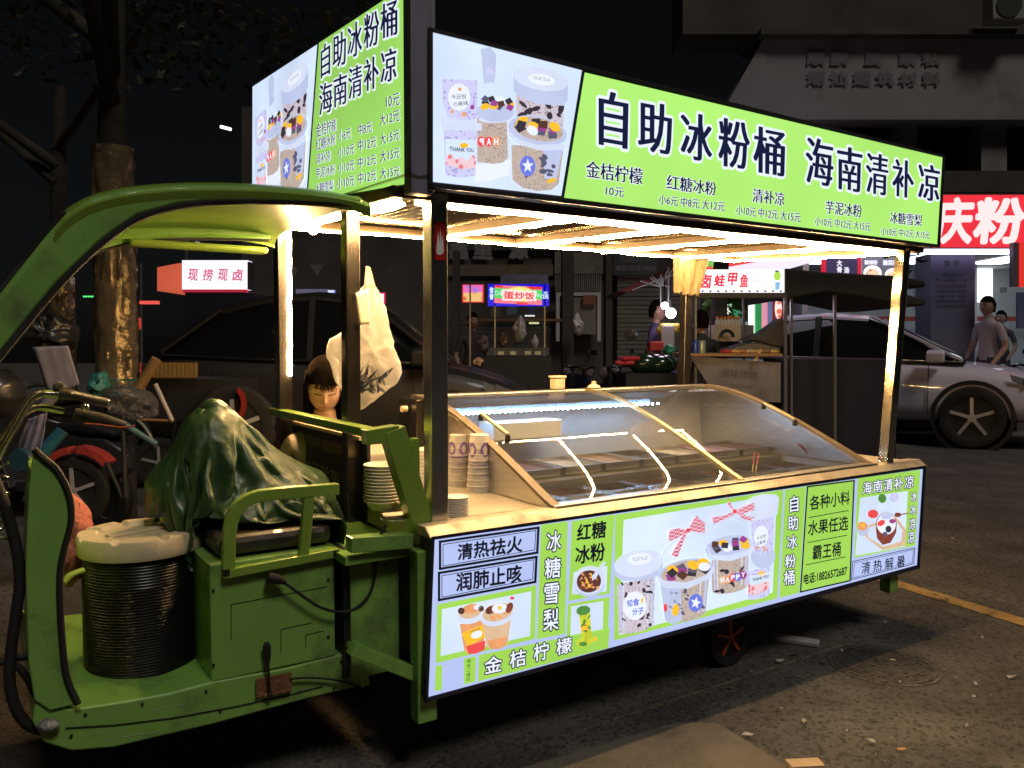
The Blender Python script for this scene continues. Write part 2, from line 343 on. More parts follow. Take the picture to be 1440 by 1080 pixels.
for px, py, sz, kd in lit:
    c = Vector((*gz(px, py), .006)); n = 6; base = []; sz *= .75
    a0 = rnd.random() * 6
    for i in range(n):
        an = a0 + 6.283 * i / n; r_ = sz * rnd.uniform(.5, 1.1) * (1 if i % 3 else .6); base.append(c + Vector((math.cos(an) * r_, math.sin(an) * r_ * .6, rnd.uniform(0, .012))))
    g = G(); g.prism(base, (0, 0, .002))
    mm = {1: pap, 2: M('dry_leaf_dark', (.09, .075, .06), .8, var=.3), 3: M('dry_leaf_orange', (.4, .24, .1), .8, var=.2)}[kd]
    mk({1: 'paper_scrap', 2: 'dry_leaf', 3: 'orange_leaf'}[kd], g, mm, label={1: 'tiny pale scrap of paper on the dark asphalt', 2: 'small dark dry leaf on the asphalt beside the cart', 3: 'small orange dry leaf on the asphalt below the manhole cover'}[kd], cat={1: 'litter', 2: 'leaf', 3: 'leaf'}[kd], group={1: 'paper scraps on the asphalt', 2: 'dark leaves on the asphalt', 3: None}[kd])
g = G(); c = Vector((*gz(1135, 1085), 0)); g.box(c + Vector((0, .02, .01)), .11, .05, .02, .1); mk('wood_offcut', g, M('raw_wood', (.5, .36, .22), .7, var=.15), label='short offcut of pale wood at the bottom edge on the asphalt', cat='litter')

# ====================================================================== THE FOOD CART
cart = thing('food_cart', C(1.2, .6, 0), 'long three-wheeled green food cart with glowing menu boards and warm light tubes under its roof', 'food cart')
def cp_(name, g, mat, **k): return mk(name, g, mat, cart, **k)
# --- cargo bed, counter
g = G(); g.cb(0.0, .497, .07, 1.2, .735, .795); g.cb(2.31, 2.62, .07, 1.2, .735, .795); g.cb(.497, 2.31, 1.13, 1.2, .735, .795); g.prism([C(-.006, v, w) for v, w in ((-.008, .772), (-.008, .777), (.03, .804), (.088, .802), (.088, .772))], U * 2.646)
cp_('counter_top', g, steel_top, bevel=.003)
g = G(); g.cb(.02, 2.6, .09, .11, .36, .73); g.cb(.02, 2.6, 1.16, 1.18, .36, .73); g.cb(.02, .04, .11, 1.16, .36, .73); g.cb(2.58, 2.6, .11, 1.16, .36, .73); g.cb(.04, 2.58, .11, 1.16, .36, .375); cp_('cargo_body', g, green, bevel=.004)
g = G(); g.cb(.03, .04, .10, 1.17, .796, .83); g.cb(.49, .50, .10, .42, .795, .800); g.cb(.05, .49, .10, .106, .795, .800); cp_('counter_rim', g, steel_top)
for u0 in (.0, 2.45):
    g = G(); g.cb(u0 - .03, u0 + .035, .03, .085, .2 if u0 < 1 else .19, .73); cp_('leg', g, green, bevel=.004)
g = G(); g.cb(-.02, 2.55, .12, .17, .30, .355); g.cb(-.02, 2.55, 1.0, 1.05, .30, .355)
for u0 in (.0, .8, 1.6, 2.5): g.cb(u0, u0 + .04, .17, 1.0, .30, .34)
cp_('chassis_frame', g, darkgrey)
# near side lower light box, housing tapering back
TL, TR, BR, BL = [onv(*q, 0) for q in ((607, 757), (1300, 657), (1291, 797), (598, 984))]
g = G(); dv = V * .062; inn = [TL, TR, BR, BL]
g.hexa([q + V * .0005 for q in (BL, BR, BR + dv, BL + dv)] + [q + V * .0005 for q in (TL, TR, TR + dv, TL + dv)])
lowbox = cp_('lower_light_box', g, darkgrey, bevel=.003)
# frame edging
def edging(q, w, mat, n, parent, name='edging'):
    g = G(); 
    for i in range(4): 
        a, b = q[i], q[(i + 1) % 4]; d = (b - a).normalized(); g.beam(a - d * w / 2, b + d * w / 2, w, .012, side=n.cross(d))
    return mk(name, g, mat, parent)
edging([onv(*q, -.002) for q in ((608, 756.5), (1300, 656), (1291, 798), (599, 984))], .010, M('navy_edging', (.02, .02, .05), .35), V, lowbox)
P = Plane2(lambda x, y: onv(x, y, -.004), -V); A = Art(P)
A3 = lambda x, y: (580 + x / 3.6, 640 + y / 3.6)
A4 = lambda x, y: (860 + x / 3.1304, 640 + y / 3.1304)
A5 = lambda x, y: (860 + x / 4.696, 680 + y / 4.696)
A6 = lambda x, y: (600 + x / 6.35, 820 + y / 6.35)
gg = A.g('blue'); P.poly(gg, [(610.5, 759), (1297.5, 659.5), (1289, 794.5), (601.5, 980)], 0)
gn = A.g('green3'); gb = A.g('black')
P.poly(gn, [A6(92, 190), A6(975, 15), A6(965, 495), A6(78, 715)], 1)
P.poly(A.g('pic'), [A6(135, 232), A6(932, 72), A6(920, 470), A6(122, 650)], 2)
P.poly(gn, [(612.3, 936.5), (621.5, 934.5), (621, 970), (611, 972)], 1)
P.poly(gn, [(652, 926), (669, 922.4), (668, 958.5), (652, 962)], 1)
P.text(A.g('black'), '微信二维码', [(656, 927), (662, 926), (661, 957), (655, 958)], 2, vertical=True)
P.poly(gn, [(673, 921), (857, 882.5), (855, 911), (672, 958)], 1)
P.poly(gn, [(760.5, 737.8), (798, 733), (794, 891), (754.5, 899)], 1)
P.poly(gn, [(803.6, 733), (864, 723), (857, 834.5), (799, 845)], 1)
P.poly(gn, [(798, 849.5), (857, 839), (854.5, 886), (796, 896)], 1)
P.poly(A.g('pic'), [A3(802, 765), A3(965, 738), A3(962, 880), A3(798, 912)], 2)
P.poly(A.g('pic'), [A3(815, 592), A3(985, 560), A3(980, 690), A3(805, 705)], 2)
P.poly(gn, [A4(14, 262), A4(755, 152), A4(728, 630), A4(10, 815)], 1)
P.poly(A.g('pic'), [(876.6, 731), (1092, 696), (1086, 833), (870, 893)], 2)
P.poly(gn, [A4(763, 151), A4(855, 138), A4(825, 605), A4(737, 628)], 1)
P.poly(gn, [A4(858, 135), A4(1068, 108), A4(1050, 555), A4(827, 605)], 1)
P.ring(gb, [A4(861, 139), A4(1066, 112), A4(1048, 552), A4(830, 602)], 2.0, 2)
P.poly(gn, [A4(1083, 102), A4(1358, 64), A4(1335, 398), A4(1066, 452)], 1)
P.poly(A.g('pic'), [A4(1093, 188), A4(1302, 158), A4(1290, 402), A4(1071, 443)], 2)
for q in ([A4(1060, 468), A4(1333, 408), A4(1328, 478), A4(1054, 548)], ): P.ring(gb, q, 1.0, 2)
P.ring(gb, [A4(1067, 474), A4(1327, 416), A4(1322, 472), A4(1061, 540)], .6, 2)
for q in (((133, 434), (640, 362), (634, 497), (133, 580)), ((128, 592), (630, 510), (624, 645), (128, 738))):
    P.ring(gb, [A3(*z) for z in ((q[0][0] + 5, q[0][1] + 4), (q[1][0] - 4, q[1][1] + 5), (q[2][0] - 4, q[2][1] - 4), (q[3][0] + 5, q[3][1] - 5))], 3.4, 2)
    P.ring(gb, [A3(*z) for z in ((q[0][0] + 20, q[0][1] + 18), (q[1][0] - 17, q[1][1] + 19), (q[2][0] - 17, q[2][1] - 18), (q[3][0] + 20, q[3][1] - 19))], 1.0, 2)
tb = A.g('black')
def t3(f, s, q, off=.022, **k): P.text(tb, s, [f(*z) for z in q], 3, off=off, **k)
t3(A3, '清热祛火', ((228, 452), (555, 405), (553, 488), (228, 532)), .03)
t3(A3, '润肺止咳', ((220, 600), (550, 553), (548, 640), (220, 690)), .03)
t3(A3, '红糖', ((835, 352), (980, 330), (975, 415), (830, 435)), .03)
t3(A3, '冰粉', ((825, 463), (973, 440), (970, 530), (822, 552)), .03)
t3(A4, '各种小料', ((872, 180), (1047, 156), (1045, 216), (870, 243)), .02)
t3(A4, '水果任选', ((865, 290), (1040, 266), (1038, 328), (862, 354)), .02)
t3(A4, '霸王桶', ((885, 398), (1008, 380), (1005, 442), (882, 462)), .02)
t3(A4, '电话:18826572687', ((845, 524), (1035, 484), (1033, 528), (843, 570)), .03)
t3(A4, '清 热 解 暑', ((1100, 472), (1290, 438), (1288, 490), (1098, 524)), .012)
for q in (((865, 275), (1042, 243)), ((860, 385), (1035, 352)), ((853, 483), (1028, 447))): P.line(gb, [A4(*q[0]), A4(*q[1])], 1.1, 3)
def outlined(s, q, key='white', o1=.075, o2=.014):
    P.text(A.g('navy'), s, q, 3, off=o1); P.text(A.g(key), s, q, 4, off=o2)
for ch, x0, y0, x1, y1 in (('冰', 678, 388, 750, 485), ('糖', 668, 522, 748, 620), ('雪', 665, 652, 740, 750), ('梨', 660, 782, 738, 885)):
    outlined(ch, [A3(x0 + 2, y0 + 2), A3(x1, y0 - 8), A3(x1 - 2, y1 - 4), A3(x0, y1 + 4)])
for ch, x0, y0, x1, y1 in (('金', 681, 925, 705, 945), ('桔', 716.5, 916, 738.6, 937), ('柠', 750, 906, 771, 928), ('檬', 782, 899, 803, 919)):
    outlined(ch, [(x0, y0), (x1, y0 - 4), (x1, y1 - 2.5), (x0, y1 + 2.5)])
for ch, x0, y0, x1, y1 in (('自', 784, 180, 820, 250), ('助', 774, 267, 818, 330), ('冰', 770, 352, 815, 412), ('粉', 762, 437, 808, 495), ('桶', 757, 507, 803, 570)):
    outlined(ch, [A4(x0, y0 + 4), A4(x1, y0 - 4), A4(x1, y1 - 4), A4(x0, y1 + 2)])
for i, ch in enumerate('海南清补凉'):
    x = 1105 + i * 46; y = 120 - i * 6.5; outlined(ch, [A4(x, y), A4(x + 39, y - 6), A4(x + 37, y + 47), A4(x - 2, y + 54)])
for ch, x0, y0, x1, y1 in (('冰', 1315, 162, 1342, 205), ('冰', 1310, 222, 1338, 262), ('凉', 1307, 280, 1335, 328), ('凉', 1302, 337, 1330, 388)):
    outlined(ch, [A4(x0, y0), A4(x1, y0 - 3), A4(x1, y1 - 3), A4(x0, y1)])
# --- pictures on the lower board
def cup(P, A, f, cx, top, bot, wt, wb, sk=0, body='milk', lid=True, ell=.28, k=3, rot=-10):
    """a tub in picture pixels: cx centre, top/bottom y, widths, sk = skew of y per x"""
    gb_ = A.g(body); hw, hb = wt / 2, wb / 2; pts = []
    for i in range(13):
        a = math.pi * i / 12; pts.append((cx + hb * math.cos(a), bot + hb * ell * math.sin(a)))
    pts += [(cx - hw, top), (cx + hw, top)]
    P.poly(gb_, [f(x, y + (x - cx) * sk) for x, y in pts], k)
    for x0, x1, key in ((-.90, -.80, 'lid2'), (-.72, -.66, 'lid'), (.62, .68, 'lid'), (.84, .95, 'lid2')): P.poly(A.g(key), [f(x, y + (x - cx) * sk) for x, y in ((cx + hw * x0, top + 6), (cx + hw * x1, top + 6), (cx + hb * x1, bot - 4), (cx + hb * x0, bot - 4))], k + .5)
def ellf(P, g, f, cx, cy, rx, ry, k, rot=0, n=26):
    ca, sa = math.cos(R(rot)), math.sin(R(rot)); P.poly(g, [f(cx + rx * math.cos(6.2832 * i / n) * ca - ry * math.sin(6.2832 * i / n) * sa, cy + rx * math.cos(6.2832 * i / n) * sa + ry * math.sin(6.2832 * i / n) * ca) for i in range(n)], k)
def blobs(P, A, f, cx, cy, sx, sy, k=7, seed=1, rot=0, big=1.):
    rr = random.Random(seed); ca, sa = math.cos(R(rot)), math.sin(R(rot)); keys = ['blk2', 'blk3', 'yel', 'pur', 'blk2', 'yel', 'white', 'blk3', 'pur', 'yel', 'brn', 'blk2']
    cells = []
    for i in range(4):
        for j in range(3): cells.append((-.75 + .5 * i + rr.uniform(-.1, .1), -.5 + .45 * j + rr.uniform(-.1, .1)))
    rr.shuffle(cells)
    for i, (x, y) in enumerate(cells):
        key = keys[i % len(keys)]; x *= sx; y *= sy; px, py = cx + x * ca - y * sa, cy + x * sa + y * ca; r_ = sx * .25 * big
        if key in ('blk2', 'blk3', 'pur', 'brn'):
            a0 = rr.uniform(0, 1.5); P.poly(A.g(key), [f(px + r_ * math.cos(a0 + q), py + r_ * .85 * math.sin(a0 + q)) for q in (0, 1.6, 3.14, 4.7)], k + i * .4)
        else: ellf(P, A.g(key), f, px, py, r_, r_ * .72, k + i * .4, rr.uniform(-40, 40), 14)
def specks(P, A, f, x0, x1, y0, y1, n, r_, key, k, seed, sk=0):
    rr = random.Random(seed)
    for i in range(n):
        x = rr.uniform(x0, x1); y = rr.uniform(y0, y1) + (x - (x0 + x1) / 2) * sk; ellf(P, A.g(key), f, x, y, r_ * rr.uniform(.6, 1.4), r_ * rr.uniform(.3, .8), k, rr.uniform(0, 180), 7)
f = A5; sk = -.2
# tub with lid (left)
cup(P, A, f, 158, 640, 950, 250, 232, sk, 'milk'); specks(P, A, f, 60, 260, 640, 740, 12, 15, 'blk2', 4, 2, sk); specks(P, A, f, 50, 255, 880, 960, 9, 14, 'blk2', 4, 5, sk)
P.poly(A.g('lid2'), [f(15, 540), f(335, 500), f(330, 590), f(290, 615), f(180, 640), f(60, 640), f(22, 610)], 5)
ellf(P, A.g('lid'), f, 175, 525, 162, 88, 6, -10); ellf(P, A.g('white'), f, 182, 497, 78, 38, 7, -8)
P.text(A.g('black'), 'つぶつぶ', [f(128, 488), f(236, 476), f(232, 500), f(130, 512)], 8)
ellf(P, A.g('white'), f, 150, 805, 76, 95, 7, 4); P.text(A.g('star'), '知食', [f(96, 768), f(176, 752), f(178, 802), f(98, 812)], 8, off=.03); P.text(A.g('star'), '分子', [f(132, 826), f(208, 812), f(206, 858), f(132, 866)], 8, off=.03)
ellf(P, A.g('yel'), f, 196, 770, 7, 22, 8, 10)
# back bucket (HAPPY)
cup(P, A, f, 778, 470, 690, 250, 232, sk * .8, 'seed'); specks(P, A, f, 680, 880, 560, 700, 10, 22, 'blk2', 4, 8, sk)
ellf(P, A.g('lid2'), f, 772, 415, 158, 72, 5, -10); blobs(P, A, f, 778, 405, 122, 48, 6, 3, -10)
P.poly(A.g('lid'), [f(615, 455), f(640, 470), f(770, 475), f(920, 430), f(922, 450), f(900, 470), f(780, 510), f(650, 500), f(622, 480)], 11)
for i, ch in enumerate('HAPPY'):
    x = 724 + i * 34; y = 636 - i * 9 + (i % 2) * 6; ellf(P, A.g(('tan', 'ora', 'red', 'star', 'pur')[i]), f, x, y, 25, 27, 12 + i * .3); P.text(A.g('white'), ch, [f(x - 11, y - 14), f(x + 11, y - 17), f(x + 11, y + 11), f(x - 11, y + 14)], 14, off=.05)
# front bucket (star badge)
P.poly(A.g('lid'), [f(300 + 180 + 178 * math.cos(a / 18 * math.pi), 560 - 10 - 205 * math.sin(a / 18 * math.pi) - 25 * math.cos(a / 18 * math.pi)) for a in range(19)] + [f(300 + 180 + 171 * math.cos(a / 18 * math.pi), 560 - 10 - 196 * math.sin(a / 18 * math.pi) - 25 * math.cos(a / 18 * math.pi)) for a in range(18, -1, -1)], 10)
P.poly(A.g('lid'), [f(770 + 150 * math.cos(a / 18 * math.pi), 420 - 190 * math.sin(a / 18 * math.pi) - 20 * math.cos(a / 18 * math.pi)) for a in range(19)] + [f(770 + 144 * math.cos(a / 18 * math.pi), 420 - 182 * math.sin(a / 18 * math.pi) - 20 * math.cos(a / 18 * math.pi)) for a in range(18, -1, -1)], 4.5)
cup(P, A, f, 482, 630, 870, 310, 262, sk * .9, 'seed', k=12); specks(P, A, f, 360, 610, 690, 860, 14, 16, 'blk3', 13, 4, sk)
P.poly(A.g('lid2'), [f(312, 640), f(450, 650), f(455, 900), f(400, 930), f(345, 900)], 13)
ellf(P, A.g('lid2'), f, 482, 585, 188, 88, 14, -12); ellf(P, A.g('seed'), f, 482, 580, 165, 72, 15, -12); blobs(P, A, f, 492, 570, 138, 52, 16, 6, -12, 1.15)
P.poly(A.g('lid'), [f(298, 610), f(330, 635), f(480, 650), f(600, 605), f(668, 545), f(668, 575), f(620, 630), f(490, 690), f(340, 685), f(302, 650)], 22)
ellf(P, A.g('star'), f, 542, 783, 46, 60, 23, 8)
P.poly(A.g('white'), [f(542 + (36 if i % 2 == 0 else 15) * math.sin(i * math.pi / 5 + .2), 783 - (44 if i % 2 == 0 else 18) * math.cos(i * math.pi / 5 + .2)) for i in range(10)], 24)
ellf(P, A.g('yel'), f, 410, 830, 22, 40, 23, 10); ellf(P, A.g('red'), f, 343, 815, 12, 28, 23)
# bows
for bx, by, s_, rt in ((490, 305, 1., 0), (798, 180, 1., 12)):
    def bp(x, y, rt=rt): ca, sa = math.cos(R(rt)), math.sin(R(rt)); return f(bx + (x * ca - y * sa) * s_, by + (x * sa + y * ca) * s_)
    gp = A.g('pink'); P.poly(gp, [bp(0, 0), bp(-60, -15), bp(-118, -2), bp(-128, 40), bp(-122, 72), bp(-60, 45)] if rt == 0 else [bp(0, 0), bp(-40, -50), bp(-78, -92), bp(-55, -60), bp(-52, -30)], 25)
    P.poly(gp, [bp(0, 0), bp(30, -60), bp(58, -100), bp(90, -62), bp(112, -50), bp(112, 15), bp(60, 12)] if rt == 0 else [bp(0, 0), bp(60, -50), bp(110, -82), bp(128, -38), bp(60, 5)], 25.4)
    P.poly(gp, [bp(0, 0), bp(-22, 8), bp(-108, 158), bp(-90, 172), bp(-70, 180), bp(-12, 30)] if rt == 0 else [bp(0, 0), bp(-60, 40), bp(-140, 72), bp(-128, 90), bp(-118, 112), bp(-40, 55), bp(5, 18)], 25.8)
    if rt: P.poly(gp, [bp(0, 0), bp(80, 12), bp(140, 10), bp(118, 24), bp(122, 42), bp(60, 36)], 26)
    ellf(P, A.g('red'), f, bx, by, 14, 14, 27)
# tall pots right
cup(P, A, f, 962, 560, 740, 150, 140, sk, 'lilac', k=14); ellf(P, A.g('lid2'), f, 990, 480, 82, 75, 15, -10)
P.poly(A.g('rose'), [f(893, 660), f(960, 655), f(1035, 620), f(1030, 690), f(965, 725), f(893, 730)], 16); P.poly(A.g('pic'), [f(905, 610), f(1035, 580), f(1035, 640), f(903, 670)], 17)
P.text(A.g('black'), 'THANK YOU', [f(920, 625), f(1025, 598), f(1025, 616), f(920, 645)], 18, off=.02); ellf(P, A.g('yel'), f, 983, 595, 26, 18, 17)
P.poly(A.g('lilac'), [f(905, 240), f(1060, 200), f(1055, 430), f(1000, 465), f(925, 455)], 18)
P.poly(A.g('lid'), [f(895, 110), f(920, 85), f(990, 68), f(1070, 70), f(1095, 90), f(1085, 200), f(1060, 215), f(900, 250)], 19)
ellf(P, A.g('white'), f, 976, 345, 46, 70, 20, 6); P.text(A.g('black'), '今日份', [f(945, 350), f(1010, 325), f(1010, 350), f(945, 372)], 21); P.text(A.g('black'), 'の美味', [f(945, 385), f(1005, 362), f(1005, 388), f(945, 408)], 21)
specks(P, A, f, 940, 1050, 400, 440, 5, 12, 'ora', 20, 9, sk)
# two pear drinks, lower left picture
f = A6
def jar(cx, top, bot, wt, wb, key, kk):
    pts = [(cx - wt / 2, top), (cx + wt / 2, top - wt * .18), (cx + wb / 2 + 6, bot - 40), (cx + wb / 4, bot), (cx - wb / 4, bot + 8), (cx - wb / 2, bot - 20)]
    P.poly(A.g(key), [f(*q) for q in pts], kk)
jar(412, 365, 620, 240, 160, 'ora', 4); P.poly(A.g('red'), [f(350, 560), f(520, 510), f(515, 590), f(440, 625), f(370, 632)], 5)
ellf(P, A.g('lid'), f, 385, 285, 128, 75, 5, -14); ellf(P, A.g('tan'), f, 385, 250, 105, 62, 6, -14); ellf(P, A.g('ora'), f, 395, 225, 75, 42, 6.4, -10); ellf(P, A.g('brn'), f, 303, 245, 30, 30, 7); ellf(P, A.g('brn'), f, 480, 225, 26, 26, 7); ellf(P, A.g('white'), f, 445, 215, 30, 22, 7)
P.poly(A.g('yel'), [f(305, 445), f(500, 370), f(515, 480), f(360, 558)], 7); ellf(P, A.g('white'), f, 440, 455, 52, 32, 8, -20); P.text(A.g('black'), '冰糖雪梨', [f(380, 425), f(470, 395), f(470, 412), f(382, 442)], 9)
jar(618, 345, 580, 262, 180, 'tan', 9); P.poly(A.g('ora'), [f(530, 510), f(715, 470), f(705, 545), f(640, 585), f(560, 580)], 10)
ellf(P, A.g('lid'), f, 620, 285, 152, 92, 11, -14); ellf(P, A.g('tan'), f, 625, 255, 138, 78, 12, -16); ellf(P, A.g('dk'), f, 560, 235, 48, 34, 13, -30); ellf(P, A.g('brn'), f, 540, 245, 25, 22, 13.4); ellf(P, A.g('white'), f, 640, 220, 68, 44, 13.8, -10); ellf(P, A.g('yel'), f, 642, 215, 18, 18, 14.2); ellf(P, A.g('dk'), f, 728, 215, 30, 50, 13.8, 25); specks(P, A, f, 560, 700, 280, 315, 10, 18, 'ora', 14.6, 7, -.2)
ellf(P, A.g('red'), f, 752, 128, 20, 14, 15)
# bowl and spoon
f = A3
ellf(P, A.g('lid2'), f, 893, 640, 80, 78, 4, -15); ellf(P, A.g('lid'), f, 893, 632, 80, 72, 5, -15); ellf(P, A.g('brn'), f, 890, 638, 62, 56, 6, -15)
specks(P, A, f, 845, 935, 600, 680, 16, 11, 'ora', 7, 5); specks(P, A, f, 845, 935, 600, 680, 10, 9, 'dk', 7.5, 15); specks(P, A, f, 850, 930, 600, 675, 6, 8, 'yel', 8, 25)
P.poly(A.g('lid'), [f(965, 535), f(975, 545), f(925, 620), f(905, 635), f(905, 610)], 9)
# lemonade
P.poly(A.g('lime'), [f(840, 800), f(895, 790), f(908, 950), f(865, 968), f(858, 940)], 4); ellf(P, A.g('grn'), f, 862, 785, 36, 24, 5, -10); ellf(P, A.g('yel'), f, 868, 870, 20, 26, 5); ellf(P, A.g('lime'), f, 855, 950, 28, 22, 6); ellf(P, A.g('grn'), f, 860, 955, 20, 12, 7); ellf(P, A.g('yel'), f, 920, 930, 10, 12, 6); specks(P, A, f, 850, 895, 810, 930, 7, 12, 'grn', 6, 12)
# dessert tray picture
f = A4
P.poly(A.g('tan'), [f(1120, 310), f(1250, 270), f(1295, 330), f(1290, 398), f(1190, 418), f(1115, 360)], 4); P.poly(A.g('pic'), [f(1130, 318), f(1245, 285), f(1278, 330), f(1272, 380), f(1192, 402), f(1126, 360)], 5)
P.poly(A.g('dk'), [f(1160, 320), f(1252, 300), f(1250, 340), f(1225, 385), f(1190, 395), f(1165, 365)], 6); ellf(P, A.g('dk'), f, 1206, 305, 46, 52, 6.5); ellf(P, A.g('white'), f, 1206, 302, 42, 47, 7)
ellf(P, A.g('red'), f, 1183, 298, 18, 12, 8, -30); ellf(P, A.g('blk2'), f, 1215, 325, 13, 15, 8); ellf(P, A.g('pur'), f, 1232, 290, 14, 10, 8); ellf(P, A.g('lid2'), f, 1205, 270, 24, 12, 8.5); ellf(P, A.g('blk3'), f, 1200, 345, 10, 9, 9)
ellf(P, A.g('lid'), f, 1147, 265, 26, 26, 6); ellf(P, A.g('red'), f, 1147, 258, 23, 19, 7); ellf(P, A.g('lid2'), f, 1102, 325, 26, 32, 6); ellf(P, A.g('ora'), f, 1100, 312, 22, 20, 7); ellf(P, A.g('yel'), f, 1104, 308, 9, 8, 8)
ellf(P, A.g('dk'), f, 1256, 262, 15, 10, 8.8); P.line(A.g('dk'), [f(1262, 262), f(1300, 255)], 1.6, 8.9); P.poly(A.g('lid'), [f(1172, 200), f(1205, 195), f(1203, 240), f(1176, 243)], 6); ellf(P, A.g('grn'), f, 1188, 190, 18, 20, 7); ellf(P, A.g('lilac'), f, 1240, 185, 22, 20, 6)
A.build(lowbox, ARTN)

# --- posts
def post(name, a, b, w, mat, tape=False):
    g = G(); g.beam(a, b, w, w, side=U); return cp_(name, g, mat, bevel=.004)
nl = post('post', C(.078, .115, .3), C(.075, .105, 1.83), .058, chrome)
g = G(); p = onv(618, 347, .073); 
for k, (y0, y1, ww, mm) in enumerate(((312, 366, .034, 0),)): g.beam(onv(618.5, y1, .074), onv(618.5, y0, .074), .036, .003, side=U)
mk('red_sticker', g, M('red_sticker', (.5, .02, .02), .3), nl)
P2_ = Plane2(lambda x, y: onv(x, y, .0715), -V); g = G(); P2_.poly(g, [(613, 355), (616, 324), (617.5, 342), (619, 320), (620.5, 342), (622, 328), (624, 354), (621, 358), (616, 359)], 1); mk('sticker_mark', g, M('sticker_white', (.8, .8, .85), .3), nl)
post('post', C(-.02, .57, .3), C(-.03, .53, 1.81), .052, dsteel)
post('post', C(-.055, 1.2, .7), C(-.055, 1.2, 1.84), .058, dsteel)
post('post', C(2.40, .055, .8), C(2.585, .105, 1.81), .05, M('golden_polished_steel', (.75, .66, .5), .14, 1, var=.1, bump=.3, bscale=5))
post('post', C(2.24, 1.2, .73), C(2.26, 1.2, 1.84), .05, dsteel)
g = G(); g.beam(C(.012, .13, .76), C(.012, .13, 1.06), .02, .03, side=U); cp_('green_strip', g, green_in)
# --- green end frame at the counter's front end
g = G(); sd = V
def fb(a, b, w=.05, h=.045): g.beam(a, b, w, h, side=V)
fb(C(-.16, .12, 1.075), C(-.055, .12, 1.085)); fb(C(-.07, .12, 1.095), C(.03, .12, .775), .055, .07); cp_('slanted_brace', g, green_in, bevel=.003)
g = G(); g.beam(C(-.07, .14, 1.07), C(-.07, 1.3, 1.07), .045, .03, side=U); cp_('ledge_rail', g, green_in, bevel=.003)
g = G(); g.beam(C(-.02, .1, .752), C(-.22, .1, .765), .05, .045, side=V); g.cb(-.23, .0, .10, .56, .70, .728); cp_('lower_rail', g, green, bevel=.003)
g = G(); g.cb(-.19, -.03, .16, .175, .33, .72); cp_('end_panel', g, green, bevel=.003)
g = G(); g.beam(C(-.22, .085, .46), C(-.02, .085, .34), .04, .04, side=V); cp_('diagonal_brace', g, green, bevel=.003)
# --- roof
g = G(); NR = 120; rings = []
for i in range(NR + 1):
    u = -.08 + 2.78 * i / NR; dz = .006 if i % 2 else 0; rings.append([C(u, .0, 1.835 + dz), C(u, 1.24, 1.875 + dz), C(u, 1.24, 1.879 + dz), C(u, .0, 1.839 + dz)])
g.loft(rings); cp_('roof_sheet', g, GLASS('ribbed_sheet', (.6, .54, .45), 1.12, .25, .035, (.4, .3, .16)))
g = G(); g.beam(C(-.08, .10, 1.805), C(2.72, .10, 1.812), .04, .035, side=V); g.beam(C(-.08, 1.2, 1.85), C(2.70, 1.2, 1.857), .04, .035, side=V)
g.beam(C(-.06, .1, 1.805), C(-.06, 1.2, 1.85), .04, .035, side=U); g.beam(C(2.68, .1, 1.81), C(2.66, 1.2, 1.857), .04, .035, side=U); cp_('roof_frame', g, M('golden_steel', (.085, .06, .035), .4, .5, var=.1), bevel=.003)
for u in (.62, 1.1, 1.6, 2.15):
    g = G(); g.beam(C(u, .12, 1.808), C(u, 1.18, 1.852), .03, .03, side=U); cp_('roof_crossbar', g, MC['golden_steel'], bevel=.003)
# --- warm light tubes (lit lamps)
led = E('warm_light_tube', (1, .62, .26), 265, True)
def tube(pts, r=.0052): g = G(); g.tube(pts, r, 7); return cp_('light_tube', g, led, smooth=60)
def wob(a, b, n=14, am=.004, seed=0):
    rr = random.Random(seed); return [a.lerp(b, i / n) + Vector((rr.uniform(-am, am), rr.uniform(-am, am), rr.uniform(-am, am))) for i in range(n + 1)]
tube(wob(C(.02, .125, 1.782), C(2.6, .125, 1.785), 30, .003, 1))
tube(wob(C(-.04, 1.175, 1.828), C(2.62, 1.175, 1.84), 30, .003, 3))
tube(wob(C(-.035, .12, 1.783), C(-.035, 1.17, 1.828), 12, .003, 4)); tube(wob(C(.02, .2, 1.79), C(-.02, 1.1, 1.82), 10, .008, 14))
tube(wob(C(2.62, .13, 1.785), C(2.6, 1.17, 1.84), 12, .003, 5))
for i, u in enumerate((.64, 1.12, 1.62, 2.17)): tube(wob(C(u, 1.17, 1.832), C(u + .02, .14, 1.786), 12, .004, 6 + i))
tube(wob(C(-.035, 1.165, 1.815), C(-.04, 1.165, 1.225), 14, .002, 30), .0075)
c0 = C(-.03, .86, 1.80); tube([c0 + V * (.05 * math.cos(a) + .03) * 1 + Z * (.022 * math.sin(a)) for a in [6.283 * i / 16 for i in range(17)]], .007)
c0 = C(2.6, .12, 1.782); tube([c0 + U * (.03 * math.cos(a)) + Z * (.02 * math.sin(a)) - V * .01 for a in [6.283 * i / 12 for i in range(13)]], .007)
tube([C(.09, .14, 1.762), C(.13, .13, 1.79), C(.17, .12, 1.80), C(.2, .12, 1.79)], .006)
